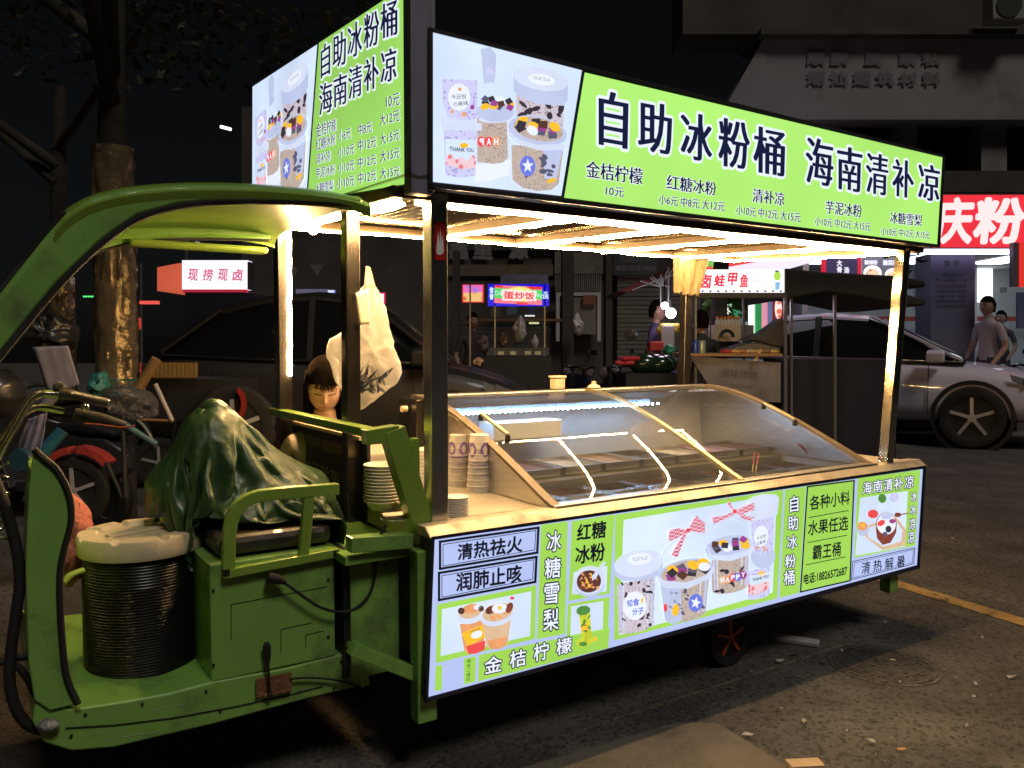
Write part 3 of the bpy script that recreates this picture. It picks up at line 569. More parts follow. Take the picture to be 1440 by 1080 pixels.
# --- upper side light box
q = [onv(*z, 0) for z in ((604, 41), (1328, 219), (1320, 347), (604, 262))]
g = G(); dv = V * .06; g.hexa([z + V * .0005 for z in (q[3], q[2], q[2] + dv, q[3] + dv)] + [z + V * .0005 for z in (q[0], q[1], q[1] + dv, q[0] + dv)])
upbox = cp_('upper_side_light_box', g, darkgrey, bevel=.003)
edging([onv(*z, -.002) for z in ((605, 42.5), (1327, 220), (1319.5, 346), (605, 260.5))], .012, M('dark_edging', (.03, .03, .035), .4), V, upbox)
P = Plane2(lambda x, y: onv(x, y, -.004), -V); A = Art(P)
P.poly(A.g('green'), [(822, 102), (1325, 221.5), (1317.5, 343.5), (793, 278)], 0)
PQ = [(607, 45), (818, 99), (789, 275.5), (606, 255.5)]
P.poly(A.g('pic'), PQ, 0)
P.line(A.g('black'), [(820.5, 99), (791, 278)], 3., 2)
A2 = lambda x, y: (780 + x / 2.4828, 60 + y / 2.4828)
def big(s, q, st=.02, out=.055): P.text(A.g('white'), s, q, 2, off=out, serif=st * 1.); P.text(A.g('navy'), s, q, 6, serif=st)
for ch, q in (('自', (155, 172, 252, 365)), ('助', (292, 208, 405, 385)), ('冰', (440, 246, 548, 412)), ('粉', (572, 268, 678, 438)), ('桶', (694, 298, 800, 460)),
              ('海', (876, 334, 970, 497)), ('南', (986, 364, 1070, 518)), ('清', (1086, 386, 1162, 530)), ('补', (1178, 408, 1252, 540)), ('凉', (1268, 424, 1342, 552))):
    x0, y0, x1, y1 = q; s1 = .235 * (x1 - x0) * .5; s2 = .17 * (x1 - x0) * .5
    big(ch, [A2(x0, y0 - s1 + 4), A2(x1, y0 + s1), A2(x1 - 4, y1 + s2), A2(x0, y1 - s2)], .03)
def sm(s, q, st=.012): 
    q = [A2(*z) for z in q]; P.text(A.g('white'), s, q, 2, off=.05); P.text(A.g('navy'), s, q, 5, serif=st)
sm('金桔柠檬', ((108, 412), (305, 440), (303, 497), (108, 470)), .02); sm('10元', ((177, 502), (240, 508), (238, 540), (175, 534)))
sm('红糖冰粉', ((390, 460), (562, 488), (560, 535), (388, 512)), .02); sm('小6元 中8元 大12元', ((362, 530), (592, 556), (590, 590), (360, 564)))
sm('清补凉', ((690, 508), (800, 525), (798, 570), (688, 556)), .02); sm('小10元 中12元 大15元', ((632, 567), (857, 594), (855, 628), (630, 600)))
sm('芋泥冰粉', ((945, 551), (1070, 567), (1068, 611), (943, 596)), .02); sm('小10元 中12元 大15元', ((907, 607), (1100, 628), (1098, 658), (905, 638)))
sm('冰糖雪梨', ((1170, 590), (1281, 601), (1279, 642), (1168, 630)), .02); sm('小10元 中12元 大15元', ((1138, 643), (1307, 659), (1305, 686), (1136, 672)))
# picture of tubs, authored once in picture pixels and mapped to each board's quad
P5 = lambda x, y: (600 + x / 4.5, 40 + y / 4.5)
Hi = np.linalg.inv(homog(PQ))
def picture(P, A, quad, kb=1):
    Hq = homog(quad)
    def f(x, y):
        a, b = P5(x, y); s_, t_ = happ(Hi, a, b); return happ(Hq, s_, t_)
    P.poly(A.g('lid2'), [f(340, 130), f(400, 120), f(440, 170), f(430, 340), f(360, 350)], kb); ellf(P, A.g('lilac'), f, 397, 270, 26, 26, kb + .4)
    P.poly(A.g('white'), [f(300, 870), f(530, 830), f(520, 930), f(400, 965), f(300, 975)], kb)
    ellf(P, A.g('lid'), f, 215, 590, 135, 70, kb + .4)
    # right lidded tub
    P.poly(A.g('milk'), [f(565, 420), f(865, 470), f(860, 700), f(560, 640)], kb + 1); specks(P, A, f, 590, 850, 480, 560, 10, 28, 'blk2', kb + 1.5, 3)
    P.poly(A.g('lid2'), [f(545, 300), f(892, 360), f(888, 460), f(860, 490), f(700, 480), f(580, 430), f(548, 400)], kb + 2); ellf(P, A.g('lid'), f, 718, 320, 178, 72, kb + 2.5, 11); ellf(P, A.g('white'), f, 724, 325, 85, 36, kb + 3, 10)
    P.text(A.g('black'), 'つぶつぶ', [f(668, 300), f(780, 318), f(778, 338), f(666, 322)], kb + 3.5)
    # centre bucket
    P.poly(A.g('seed'), [f(318, 560), f(505, 570), f(512, 820), f(480, 850), f(420, 858), f(318, 845)], kb + 1); ellf(P, A.g('lid2'), f, 430, 530, 122, 62, kb + 2, 3); ellf(P, A.g('lid'), f, 425, 575, 100, 25, kb + 1.6); blobs(P, A, f, 440, 478, 104, 52, kb + 3, 5, 5, 1.1)
    for i, ch in enumerate('PAH'):
        x = 342 + i * 46; ellf(P, A.g(('red', 'red', 'ora')[i]), f, x, 718, 27, 32, kb + 8 + i * .3); P.text(A.g('white'), ch, [f(x + 12, 700), f(x - 12, 700), f(x - 12, 738), f(x + 12, 738)], kb + 9.5, off=.05)
    # star bucket
    P.poly(A.g('seed'), [f(530, 740), f(862, 745), f(830, 985), f(780, 1025), f(690, 1030), f(600, 1010), f(538, 960)], kb + 8); P.poly(A.g('lid2'), [f(730, 740), f(860, 745), f(815, 950), f(740, 955)], kb + 8.5); specks(P, A, f, 550, 830, 780, 960, 12, 22, 'blk3', kb + 9, 6)
    ellf(P, A.g('lid2'), f, 695, 650, 190, 92, kb + 9.5, 12); ellf(P, A.g('seed'), f, 700, 640, 160, 72, kb + 10, 12); blobs(P, A, f, 700, 632, 135, 58, kb + 11, 8, 10, 1.15)
    P.poly(A.g('lid'), [f(505, 640), f(560, 700), f(690, 740), f(860, 735), f(870, 770), f(700, 775), f(560, 730), f(510, 680)], kb + 16)
    ellf(P, A.g('star'), f, 630, 873, 48, 65, kb + 17, -4); P.poly(A.g('white'), [f(630 + (38 if i % 2 == 0 else 16) * math.sin(i * math.pi / 5), 873 - (48 if i % 2 == 0 else 20) * math.cos(i * math.pi / 5)) for i in range(10)], kb + 18)
    ellf(P, A.g('yel'), f, 780, 965, 30, 14, kb + 18, -20)
    # left stacked pots
    P.poly(A.g('lilac'), [f(92, 320), f(320, 330), f(315, 570), f(220, 585), f(130, 560), f(95, 470)], kb + 3); ellf(P, A.g('white'), f, 202, 436, 70, 86, kb + 4, 0)
    P.text(A.g('black'), '今日份', [f(152, 420), f(248, 415), f(248, 447), f(152, 450)], kb + 5); P.text(A.g('black'), 'の美味', [f(165, 468), f(260, 458), f(260, 488), f(165, 495)], kb + 5); ellf(P, A.g('pur'), f, 285, 500, 14, 15, kb + 5); ellf(P, A.g('ora'), f, 232, 545, 15, 15, kb + 5); ellf(P, A.g('ora'), f, 158, 528, 10, 12, kb + 5); ellf(P, A.g('ora'), f, 206, 386, 11, 11, kb + 5)
    P.poly(A.g('lilac'), [f(100, 640), f(318, 650), f(305, 935), f(200, 945), f(115, 930)], kb + 4); P.poly(A.g('lid'), [f(85, 590), f(345, 600), f(345, 650), f(90, 645)], kb + 4.5); P.poly(A.g('pic'), [f(115, 700), f(312, 710), f(308, 880), f(118, 860)], kb + 5)
    P.poly(A.g('rose'), [f(118, 820), f(150, 790), f(180, 830), f(215, 815), f(250, 840), f(285, 800), f(308, 820), f(306, 885), f(210, 890), f(118, 862)], kb + 6); ellf(P, A.g('yel'), f, 232, 742, 28, 16, kb + 6); P.text(A.g('black'), 'THANK YOU', [f(140, 750), f(292, 762), f(292, 785), f(140, 778)], kb + 7, off=.02)
picture(P, A, PQ)
A.build(upbox, ARTN)
# --- upper front light box (menu)
UL = -.05
g = G(); vs = [(.055, 1.805), (1.62, 1.87), (1.62, 2.52), (.055, 2.405)]
g.hexa([C(UL + .001, *vs[0]), C(UL + .001, *vs[1]), C(UL + .06, *vs[1]), C(UL + .06, *vs[0]), C(UL + .001, *vs[3]), C(UL + .001, *vs[2]), C(UL + .06, *vs[2]), C(UL + .06, *vs[3])])
frbox = cp_('front_light_box', g, darkgrey, bevel=.003)
g = G(); g.beam(C(-.02, .03, 1.79), C(-.02, .03, 2.42), .07, .05, side=U); g.beam(C(.01, .03, 1.8), C(.04, .09, 2.40), .03, .06, side=U); cp_('corner_post', g, violet, bevel=.003)
P = Plane2(lambda x, y: onu(x, y, UL - .003), -U); A = Art(P); A8 = lambda x, y: (340 + x / 2.88, x * 0 + y / 2.88)
P.poly(A.g('green2'), [(449, 60.5), (572, -21), (570, 259), (500, 271), (432, 286)], 0)
LQ = [(355.5, 122), (446.5, 62.5), (432, 287), (355, 300)]
P.poly(A.g('pic'), LQ, 0); P.line(A.g('black'), [(448, 60), (431.5, 289)], 2.0, 2)
picture(P, A, [(355.5, 122), (446.5, 62.5), (432, 267), (355, 282)])
def bl(s, q, st, out=.055): q = [A8(*z) for z in q]; P.text(A.g('white'), s, q, 2, off=out, serif=st); P.text(A.g('navy'), s, q, 6, serif=st)
for i, ch in enumerate('自助冰粉桶'):
    x0 = (325, 373, 434, 500, 567)[i]; x1 = x0 + (36, 52, 56, 60, 66)[i]; yt = 178 - i * 42; h = 134 - i * -2; bl(ch, ((x0, yt + 12), (x1, yt - 16), (x1, yt + h - 12), (x0, yt + h + 8)), .028)
for i, ch in enumerate('海南清补凉'):
    x0 = (318, 377, 437, 500, 568)[i]; x1 = x0 + (52, 52, 54, 58, 62)[i]; yt = 338 - i * 34; h = 126 + i * 2; bl(ch, ((x0, yt + 8), (x1, yt - 14), (x1, yt + h - 14), (x0, yt + h + 6)), .028)
rows = [('金桔柠檬', (305, 502, 385, 480, 530, 558), None, None, ('10元', (588, 390, 643, 375, 425, 440))),
 ('红糖冰粉', (305, 565, 383, 540, 585, 612), ('小6元', (395, 530, 445, 515, 560, 575)), ('中8元', (475, 505, 530, 490, 535, 550)), ('大12元', (563, 465, 643, 440, 490, 512))),
 ('清补凉', (305, 625, 363, 608, 650, 668), ('小10元', (393, 598, 460, 580, 622, 642)), ('中12元', (475, 568, 548, 550, 595, 615)), ('大15元', (563, 545, 643, 520, 565, 590))),
 ('芋泥冰粉', (303, 682, 380, 665, 705, 725), ('小10元', (393, 660, 460, 645, 688, 705)), ('中12元', (475, 638, 548, 622, 665, 682)), ('大15元', (563, 612, 643, 595, 638, 660))),
 ('冰糖雪梨', (300, 745, 375, 728, 770, 788), ('小10元', (388, 722, 460, 708, 750, 768)), ('中12元', (475, 700, 548, 685, 730, 748)), ('大15元', (563, 682, 643, 670, 712, 728)))]
for nm, nq, *pr in rows:
    for s, (x0, ya, x1, yb, yc, yd) in [(nm, nq)] + [z for z in pr if z]:
        q = [A8(x0, ya), A8(x1, yb), A8(x1, yc), A8(x0, yd)]; P.text(A.g('white'), s, q, 2, off=.04); P.text(A.g('navy'), s, q, 5, serif=.014)
A.build(frbox, ARTN)

def sweep(g, pts, w, h, side):
    pts = [Vector(q) for q in pts]; sd0 = Vector(side).normalized(); rings = []
    for i in range(len(pts)):
        d = (pts[min(i + 1, len(pts) - 1)] - pts[max(i - 1, 0)]).normalized(); sd = (sd0 - d * sd0.dot(d)).normalized(); n = d.cross(sd)
        rings.append([pts[i] + sd * (a * w / 2) + n * (b * h / 2) for a, b in ((-1, -1), (1, -1), (1, 1), (-1, 1))])
    g.loft(rings); return g
def smooth_pts(pts, it=2, closed=False):
    pts = [Vector(q) for q in pts]
    for _ in range(it):
        q = [] if closed else [pts[0]]; n = len(pts)
        for i in range(n if closed else n - 1):
            a, b = pts[i], pts[(i + 1) % n]; q += [a * .75 + b * .25, a * .25 + b * .75]
        if not closed: q.append(pts[-1])
        pts = q
    return pts
# --- cab roof, pillars, windscreen
VN, VF = .13, 1.07
outer = [(-1.34, 1.06), (-1.069, 1.473), (-.975, 1.61), (-.927, 1.672), (-.867, 1.718), (-.785, 1.746), (-.665, 1.770), (-.499, 1.787), (-.339, 1.793), (-.15, 1.788)]
inner = [(-.15, 1.762), (-.381, 1.752), (-.56, 1.735), (-.666, 1.714), (-.763, 1.678), (-.847, 1.609), (-.945, 1.502), (-1.073, 1.323), (-1.34, .95)]
for v0, dv_ in ((VN, .045), (VF - .045, .045)):
    g = G(); g.prism([C(u, v0, w) for u, w in outer + inner], V * dv_); cp_('cab_pillar', g, green, smooth=30, bevel=.012)
    g = G(); g.tube(smooth_pts([C(u, v0 + (.004 if v0 < .5 else .04), w) for u, w in inner]), .009, 6); cp_('rubber_trim', g, rubber, smooth=60)
    g = G(); g.tube(smooth_pts([C(u, v0 + .02, w + .004) for u, w in outer[:4]]), .012, 6); cp_('windscreen_gasket', g, rubber, smooth=60)
g = G(); rings = []
top = [(-.955, 1.645), (-.927, 1.685), (-.867, 1.728), (-.785, 1.756), (-.665, 1.78), (-.499, 1.797), (-.339, 1.803), (-.2, 1.80), (-.13, 1.785)]
sec = [(VN - .004, -.04), (VN - .008, -.028), (VN + .01, -.012), (VN + .06, .004), (.35, .014), (.6, .018), (.85, .014), (VF - .06, .004), (VF - .01, -.012), (VF + .008, -.028), (VF + .004, -.04)]
tp = smooth_pts([Vector((u, w, 0)) for u, w in top], 1)
for q in tp:
    o_ = [C(q.x, v, q.y + d) for v, d in sec]; i_ = [C(q.x + .004, v * .985 + .009, q.y + d - .014) for v, d in reversed(sec)]; rings.append(o_ + i_)
g.loft(rings); cp_('cab_roof', g, green_in, smooth=50)
g = G(); g.cb(-.66, -.17, 1.0, 1.06, 1.70, 1.725); cp_('roof_side_rail', g, green_in, bevel=.01)
g = G(); g.add([C(-.955, VN + .03, 1.645), C(-.955, VF - .03, 1.645), C(-1.335, VF - .03, 1.055), C(-1.335, VN + .03, 1.055)], [(0, 1, 2, 3)]); cp_('windscreen', g, GLASS('dusty_glass', (.9, .92, .9), 1.5, .05, .12, (.3, .28, .25)))
# --- leg shield with rubber edge
wing = [(48, 632), (62, 645), (78, 657), (92, 680), (100, 705), (101, 735), (92, 765), (84, 800), (84, 850), (88, 910), (93, 955), (110, 990), (70, 1000), (48, 985), (40, 930), (38, 870), (36, 800), (38, 740), (42, 680)]
g = G(); pts = [onv(x, y, .19) for x, y in wing]; n_ = len(pts)
back = [q + V * .03 for q in pts]; g.prism(pts, V * .03)
l0 = [onv(x, y, .215) for x, y in ((42, 690), (38, 760), (36, 830), (38, 900), (44, 960), (60, 1000))]
rings = [[q + U * .004 + V * .0, q + U * .0 + V * .08, q + U * .015 + V * .3, q + U * .02 + V * .6, q + U * .05 + V * .82, q + U * .06 + V * .82, q + U * .035 + V * .6, q + U * .03 + V * .3, q + U * .015 + V * .08] for q in l0]
g.loft(rings); cp_('leg_shield', g, green, smooth=40, bevel=.004)
g = G(); g.tube(smooth_pts([onv(x, y, .185) for x, y in wing[:12]], 2), .0085, 6); cp_('rubber_trim', g, rubber, smooth=60)
# --- floor pan
pan = [(50, 985), (75, 996), (110, 996), (180, 985), (236, 975), (305, 957), (400, 940), (500, 915), (514, 925), (520, 962), (430, 984), (300, 1019), (160, 1052), (100, 1057), (62, 1045), (45, 1015)]
g = G(); g.prism([onv(x, y, .2) for x, y in pan], V * .86); cp_('floor_pan', g, green, smooth=30, bevel=.006)
g = G(); g.tube([onv(x, y, .1985) for x, y in ((92, 1024), (160, 1020), (242, 1010), (330, 994), (400, 979), (454, 965))], .0022, 6); cp_('pressed_groove', g, M('groove_dark', (.012, .015, .01), .9))  # thin dark tube laid along the groove line
g = G(); q = onv(68, 1020, .19); g.ball(q, .02, 8, sc=(1.4, 1, .9)); cp_('bumper_patch', g, M('torn_foil', (.28, .27, .26), .5, .3, var=.4, vscale=40, bump=.8, bscale=60), smooth=60)
# --- black front tubes
g = G(); g.tube(smooth_pts([onv(x, y, .26) for x, y in ((-40, 620), (2, 690), (32, 800), (20, 880), (10, 960), (30, 1018), (70, 1030))]), .014, 8); g.tube(smooth_pts([onv(x, y, .27) for x, y in ((0, 930), (30, 935), (60, 1000), (90, 1030))]), .009, 8)
g.tube([onv(8, 925, .3), onv(60, 922, .3)], .01, 8); cp_('front_frame', g, rubber, smooth=60)
# --- handlebar: bars, grips, levers, spring
hb = M('chromed_bar', (.6, .58, .52), .15, 1, bump=.05)
g = G(); g.tube(smooth_pts([onv(x, y, .38) for x, y in ((-15, 660), (10, 620), (38, 568), (52, 554), (75, 554), (92, 556))]), .0115, 10); g.tube(smooth_pts([onv(x, y, .41) for x, y in ((-12, 640), (15, 600), (40, 575), (60, 572), (90, 578))]), .0095, 10); cp_('handlebar', g, hb, smooth=60)
g = G(); g.tube([onv(82, 553, .38), onv(100, 555, .38), onv(101, 555, .38), onv(150, 566, .38), onv(152, 567, .38)], [.015, .015, .0125, .0125, .010], 10); cp_('grip', g, M('worn_rubber_grip', (.05, .045, .035), .35, 0, coat=.4), smooth=40)
g = G(); g.tube([onv(75, 548, .39), onv(90, 547, .39)], [.02, .016], 8); cp_('switch_block', g, rubber, bevel=.003)
g = G(); g.tube(smooth_pts([onv(x, y, .42) for x, y in ((100, 580), (130, 585), (165, 596), (180, 600))]), [.016] * 5 + [.015] * 5 + [.014] * 2 + [.012], 8) if False else g.tube([onv(x, y, .42) for x, y in ((104, 582), (140, 589), (176, 599))], [.017, .018, .013], 10); cp_('throttle', g, rubber, smooth=50)
g = G(); g.ball(onv(120, 572, .37), .012, 6); cp_('bell', g, hb, smooth=60)
g = G(); g.tube(smooth_pts([onv(x, y, .37) for x, y in ((118, 596), (140, 597), (176, 602), (190, 598))]), .0025, 6); cp_('brake_lever', g, M('red_lever', (.25, .04, .02), .4), smooth=60)
g = G(); s0 = onv(2, 650, .36); g.tube([s0 + Vector((.016 * math.cos(a), .016 * math.sin(a), -.0065 * a)) for a in [i * .5 for i in range(64)]], .0035, 6); cp_('spring', g, hb, smooth=60)
# --- seat box, seat, arm rail
g = G(); g.cb(-.59, -.225, .2, .96, .40, .735); sb = cp_('seat_box', g, green, bevel=.005)
g = G(); 
for a, b in (((325, 850), (325, 900)), ((325, 850), (460, 825)), ((395, 885), (438, 876)), ((395, 885), (395, 918)), ((430, 893), (430, 912)), ((430, 893), (455, 887)), ((400, 884), (437, 876))): g.tube([onv(*a, .1993), onv(*b, .1993)], .0012, 4)
mk('panel_seam', g, MC['groove_dark'], sb)
g = G(); g.cb(-.56, -.22, .23, .98, .742, .80); cp_('seat', g, M('black_vinyl', (.02, .018, .016), .45, coat=.2, bump=.4, bscale=30, var=.3), bevel=.02)
rv = .19
g = G(); sweep(g, smooth_pts([onv(x, y, rv) for x, y in ((321, 812), (321, 780), (322, 745), (330, 715), (352, 699), (385, 694), (425, 691), (475, 687))], 2), .03, .034, V); cp_('arm_rail', g, green_in, bevel=.003)
g = G(); g.beam(onv(318, 806, rv), onv(474, 776, rv), .032, .026, side=V); cp_('rail_base', g, green_in, bevel=.003)
g = G(); g.beam(onv(434, 697, rv), onv(426, 784, rv), .026, .03, side=V); cp_('rail_upright', g, green_in, bevel=.003)
g = G(); g.box(onv(318, 806, rv - .02), .002, .02, .018, .58); g.box(onv(318, 805.5, rv - .0165) , .02, .002, .018, .58); g.box(onv(473, 778, rv - .0165), .02, .002, .018, .58); cp_('open_tube_end', g, rubber)
# --- hand brake, cable, link
g = G(); g.beam(onv(360, 968, .19), onv(410, 958, .19), .006, .055, side=V); g.beam(onv(370, 978, .185), onv(408, 969, .185), .02, .004, side=V); cp_('brake_bracket', g, M('rusty_plate', (.2, .09, .045), .75, .3, var=.4, vscale=30, bump=.5), bevel=.001)
g = G(); g.tube([onv(380, 978, .175), onv(377, 940, .175), onv(376, 925, .175)], .0045, 8); g.tube([onv(376.5, 932, .175), onv(376, 918, .175), onv(375, 908, .175), onv(375, 903, .175)], [.007, .0105, .0115, .006], 10); g.ball(onv(380, 977, .172), .007, 5); cp_('hand_brake_lever', g, black, smooth=50)
g = G(); g.tube(smooth_pts([onv(x, y, .182) for x, y in ((408, 955), (425, 953), (460, 954), (490, 960), (507, 967))]), .0035, 6); cp_('brake_cable', g, rubber, smooth=60)
g = G(); g.beam(onv(503, 915, .165), onv(514, 964, .165), .012, .028, side=V); g.lathe(onv(500, 911, .155), [(.001, 0), (.022, 0), (.022, .03), (.001, .03)], 16, ax=V); g.lathe(onv(507, 918, .15), [(.001, 0), (.010, 0), (.010, .03), (.001, .03)], 12, ax=V); cp_('link_arm', g, green, bevel=.002)
g = G(); g.cb(-.2, -.17, .30, .42, .36, .45); cp_('axle_bracket', g, MC['rusty_plate'], bevel=.004)
g = G(); g.tube(smooth_pts([onv(*q, .165) for q in ((386, 814), (396, 816), (425, 838), (455, 858), (490, 862))] + [onv(*q, .15) for q in ((515, 845), (527, 820), (529, 780))] + [onv(*q, .1) for q in ((533, 755), (543, 738))], 2), .0045, 8); g.tube([onv(376, 812, .17), onv(392, 815, .165), onv(402, 819, .165)], [.017, .015, .007], 8); cp_('power_cord', g, rubber, smooth=60)
# --- dark board behind the seat, with lettering
g = G(); g.cb(.0, .012, .47, 1.34, .60, 1.02); g.cb(-.205, -.19, .18, 1.1, .33, .73); bd = cp_('rear_board', g, M('black_board', (.012, .012, .013), .5, var=.2))
g = G(); g.cb(-.03, .03, .47, 1.32, 1.022, 1.034); mk('pale_edge_strip', g, M('pale_strip', (.5, .4, .28), .5, var=.2), bd)
P = Plane2(lambda x, y: onu(x, y, -.001), -U); g = G()
P.text(g, '电动三轮车', [(417, 640), (478, 663), (478, 682), (417, 656)], 1, off=.012); P.text(g, '厂家', [(394, 631), (413, 638), (413, 653), (394, 643)], 1)
mk('lettering', g, M('faded_print', (.34, .34, .38), .6), bd, kind='stuff')
g = G(); P.poly(g, [(386, 597), (451, 616), (451, 628), (386, 606)], 1); mk('grey_tape', g, M('grey_tape', (.10, .11, .12), .6), bd)
g = G(); P.poly(g, [(452, 617), (484, 625), (484, 641), (453, 634)], 1); mk('brown_tape', g, M('brown_tape', (.13, .085, .045), .5, stretch=(1, 1, 1), var=.3, vscale=60), bd)
# --- wheels
def wheel(c, r, parent, red=False, w=.075, ax=V):
    g = G(); g.lathe(c, [(r * .66, -w * .42), (r * .8, -w * .5), (r * .95, -w * .45), (r, -w * .2), (r, w * .2), (r * .95, w * .45), (r * .8, w * .5), (r * .66, w * .42), (r * .66, -w * .42)], 32, ax=ax, cap=False); wh = mk('wheel', g, rubber, parent, smooth=40)
    g = G(); ax = Vector(ax).normalized(); a_ = Vector((ax.y, -ax.x, 0)).normalized() if abs(ax.z) < .9 else Vector((1, 0, 0)); b_ = Z
    c = Vector(c); g.lathe(c, [(r * .66, -w * .42), (r * .72, -w * .43), (r * .72, w * .4), (r * .66, w * .4), (r * .66, -w * .42)], 32, ax=ax, cap=False); mk('rim', g, M('red_rim' if red else 'alloy_rim', (.35, .03, .02) if red else (.34, .34, .37), .35, .3), wh, smooth=40)
    g = G(); ns = 5
    for i in range(ns):
        th = 6.2832 * i / ns + .35; d = a_ * math.cos(th) + b_ * math.sin(th); g.beam(c - ax * w * .38, c - ax * w * .33 + d * r * .68, r * .10, .012, side=ax.cross(d))
    g.lathe(c - ax * w * .42, [(.001, 0), (r * .13, 0), (r * .13, .02), (.001, .02)], 14, ax=ax)
    g2 = G(); g2.lathe(c - ax * w * .30, [(.001, 0), (r * .7, 0), (r * .7, .02), (.001, .02)], 24, ax=ax); mk('wheel_dish', g2, M('dish_dark', (.01, .01, .011), .6), wh)
    mk('spokes', g, M('orange_spokes', (.6, .13, .03), .45) if red else M('grey_spokes', (.42, .42, .46), .35, .3), wh); return wh
hub = onv(1020, 893, .2); rw = hub.z; wheel(hub, rw, cart, True); wheel(hub + V * .82, rw, cart, True)
wheel(C(-1.5, .6, .24), .24, cart)
g = G(); g.tube([hub, hub + V * .82], .022, 10); cp_('axle', g, darkgrey)
g = G(); g.tube([C(-1.5, .54, .24), C(-1.38, .54, .62), C(-1.38, .66, .62), C(-1.5, .66, .24)], .016, 8); cp_('front_fork', g, rubber)

# ====================================================================== THINGS STANDING ON OR HANGING FROM THE CART
# --- curved-glass display freezer
fz = thing('display_freezer', C(1.4, .6, .62), 'long steel display freezer with sliding curved glass lids set into the cart counter', 'freezer')
cur = [(.05, .800), (.10, .818), (.20, .862), (.34, .922), (.48, .978), (.62, 1.030), (.74, 1.068), (.86, 1.097), (.96, 1.113), (1.06, 1.120)]
cs = [(q.x, q.y) for q in smooth_pts([Vector((a, b, 0)) for a, b in cur], 1)]
UA, UB = .485, 2.305; UM = 1.42
for u0 in (UA, UB - .014):
    g = G(); g.prism([C(u0, v, w - .004) for v, w in cs] + [C(u0, 1.12, 1.115), C(u0, 1.12, .80), C(u0, .07, .797)], U * .014); mk('side_panel', g, steel, fz, bevel=.002)
for u0 in (UA + .012, UB - .03):
    g = G(); sweep(g, [C(u0, v, w + .006) for v, w in cs], .035, .012, U); mk('side_frame', g, M('bronze_trim', (.12, .095, .07), .5, .3), fz, smooth=60)
g = G(); sweep(g, [C(UM, v, w + .010) for v, w in cs], .022, .012, U); mk('centre_frame', g, M('brass_trim', (.42, .35, .2), .28, .8), fz, smooth=60)
g = G(); g.cb(UA, UB, 1.04, 1.12, 1.112, 1.130); mk('top_rail', g, steel, fz, bevel=.004)
g = G(); g.cb(UA, UB, .03, .09, .801, .812); mk('front_sill', g, steel, fz, bevel=.003)
gl = GLASS('curved_glass', (.93, .96, .97), 1.5, .0, .05, (.5, .52, .56))
for n_, (ua, ub, up) in enumerate(((UA + .03, UM + .02, .004), (UM - .02, UB - .035, .0))):
    g = G(); g.loft([[C(ua, v, w + up), C(ub, v, w + up)] for v, w in cs], wrap=False, cap=False); mk('glass_lid', g, gl, fz, smooth=180, fix=False)
for qa, qb in (((676, 581), (714, 611)), ((1074, 567), (1118, 590))):
    def ong(px, py, up):
        d = ray(px, py); best = None
        for (v0, w0), (v1, w1) in zip(cs[:-1], cs[1:]):
            for i in range(6):
                v = v0 + (v1 - v0) * i / 6; w = w0 + (w1 - w0) * i / 6 + up; P_ = onv(px, py, v); e = abs(P_.z - w)
                if best is None or e < best[0]: best = (e, P_)
        return best[1]
    a_, b_ = ong(*qa, .035), ong(*qb, .035); g = G(); g.beam(a_, b_, .014, .012); h_ = mk('handle', g, MC['brass_trim'], fz, bevel=.002)
    for e_ in (a_, b_): g = G(); g.beam(e_ - Z * .002, e_ - Z * .03, .02, .02); mk('handle_foot', g, rubber, h_, bevel=.002)
# insides
g = G(); g.cb(UA + .014, UB - .014, .11, .12, .60, .79); g.cb(UA + .014, UB - .014, 1.10, 1.11, .60, 1.10); g.cb(UA + .014, UB - .014, .12, 1.10, .595, .605); g.cb(UA + .014, UA + .02, .12, 1.10, .605, .79); g.cb(UB - .02, UB - .014, .12, 1.10, .605, .79)
mk('liner', g, M('pale_liner', (.5, .5, .48), .5, .2, var=.08), fz)
g = G(); g.cb(UA + .02, UB - .02, .55, 1.10, .78, .79); g.cb(UA + .02, UB - .02, .55, .556, .605, .78); mk('shelf', g, M('dull_inner_steel', (.3, .28, .25), .35, .8, var=.15), fz)
def pan_(u0, u1, v0, v1, w0, w1, mat, fill=None):
    g = G(); t_ = .006; g.cb(u0, u1, v0, v0 + t_, w0, w1); g.cb(u0, u1, v1 - t_, v1, w0, w1); g.cb(u0, u0 + t_, v0 + t_, v1 - t_, w0, w1); g.cb(u1 - t_, u1, v0 + t_, v1 - t_, w0, w1); g.cb(u0 - .008, u1 + .008, v0 - .008, v0, w1 - .003, w1); g.cb(u0 - .008, u1 + .008, v1, v1 + .008, w1 - .003, w1); g.cb(u0 - .008, u0, v0, v1, w1 - .003, w1); g.cb(u1, u1 + .008, v0, v1, w1 - .003, w1)
    p_ = mk('food_pan', g, mat, fz)
    g = G(); g.cb(u0 + t_, u1 - t_, v0 + t_, v1 - t_, w0 + .002, w0 + (w1 - w0) * .55); mk('filling', g, fill, p_)
fills = [M('jelly_clear', (.35, .33, .3), .15), M('red_beans', (.07, .03, .025), .4, var=.5, vscale=80), M('taro_paste', (.22, .14, .25), .5, var=.3, vscale=50), M('pale_jelly', (.45, .42, .33), .2, var=.3, vscale=40), M('dark_grass_jelly', (.03, .02, .02), .15), M('fruit_mix', (.22, .14, .07), .4, var=.6, vscale=40)]
pm = M('pan_steel', (.6, .58, .54), .22, 1)
k_ = 0
for i in range(8):
    u0 = UA + .04 + i * .222; pan_(u0, u0 + .195, .62, .90, .795, .83, pm, fills[(i * 5 + 2) % 6]); pan_(u0, u0 + .195, .16, .34, .70, .765, pm, fills[(i * 3) % 6]); pan_(u0, u0 + .195, .36, .52, .70, .765, pm, fills[(i * 3 + 4) % 6])
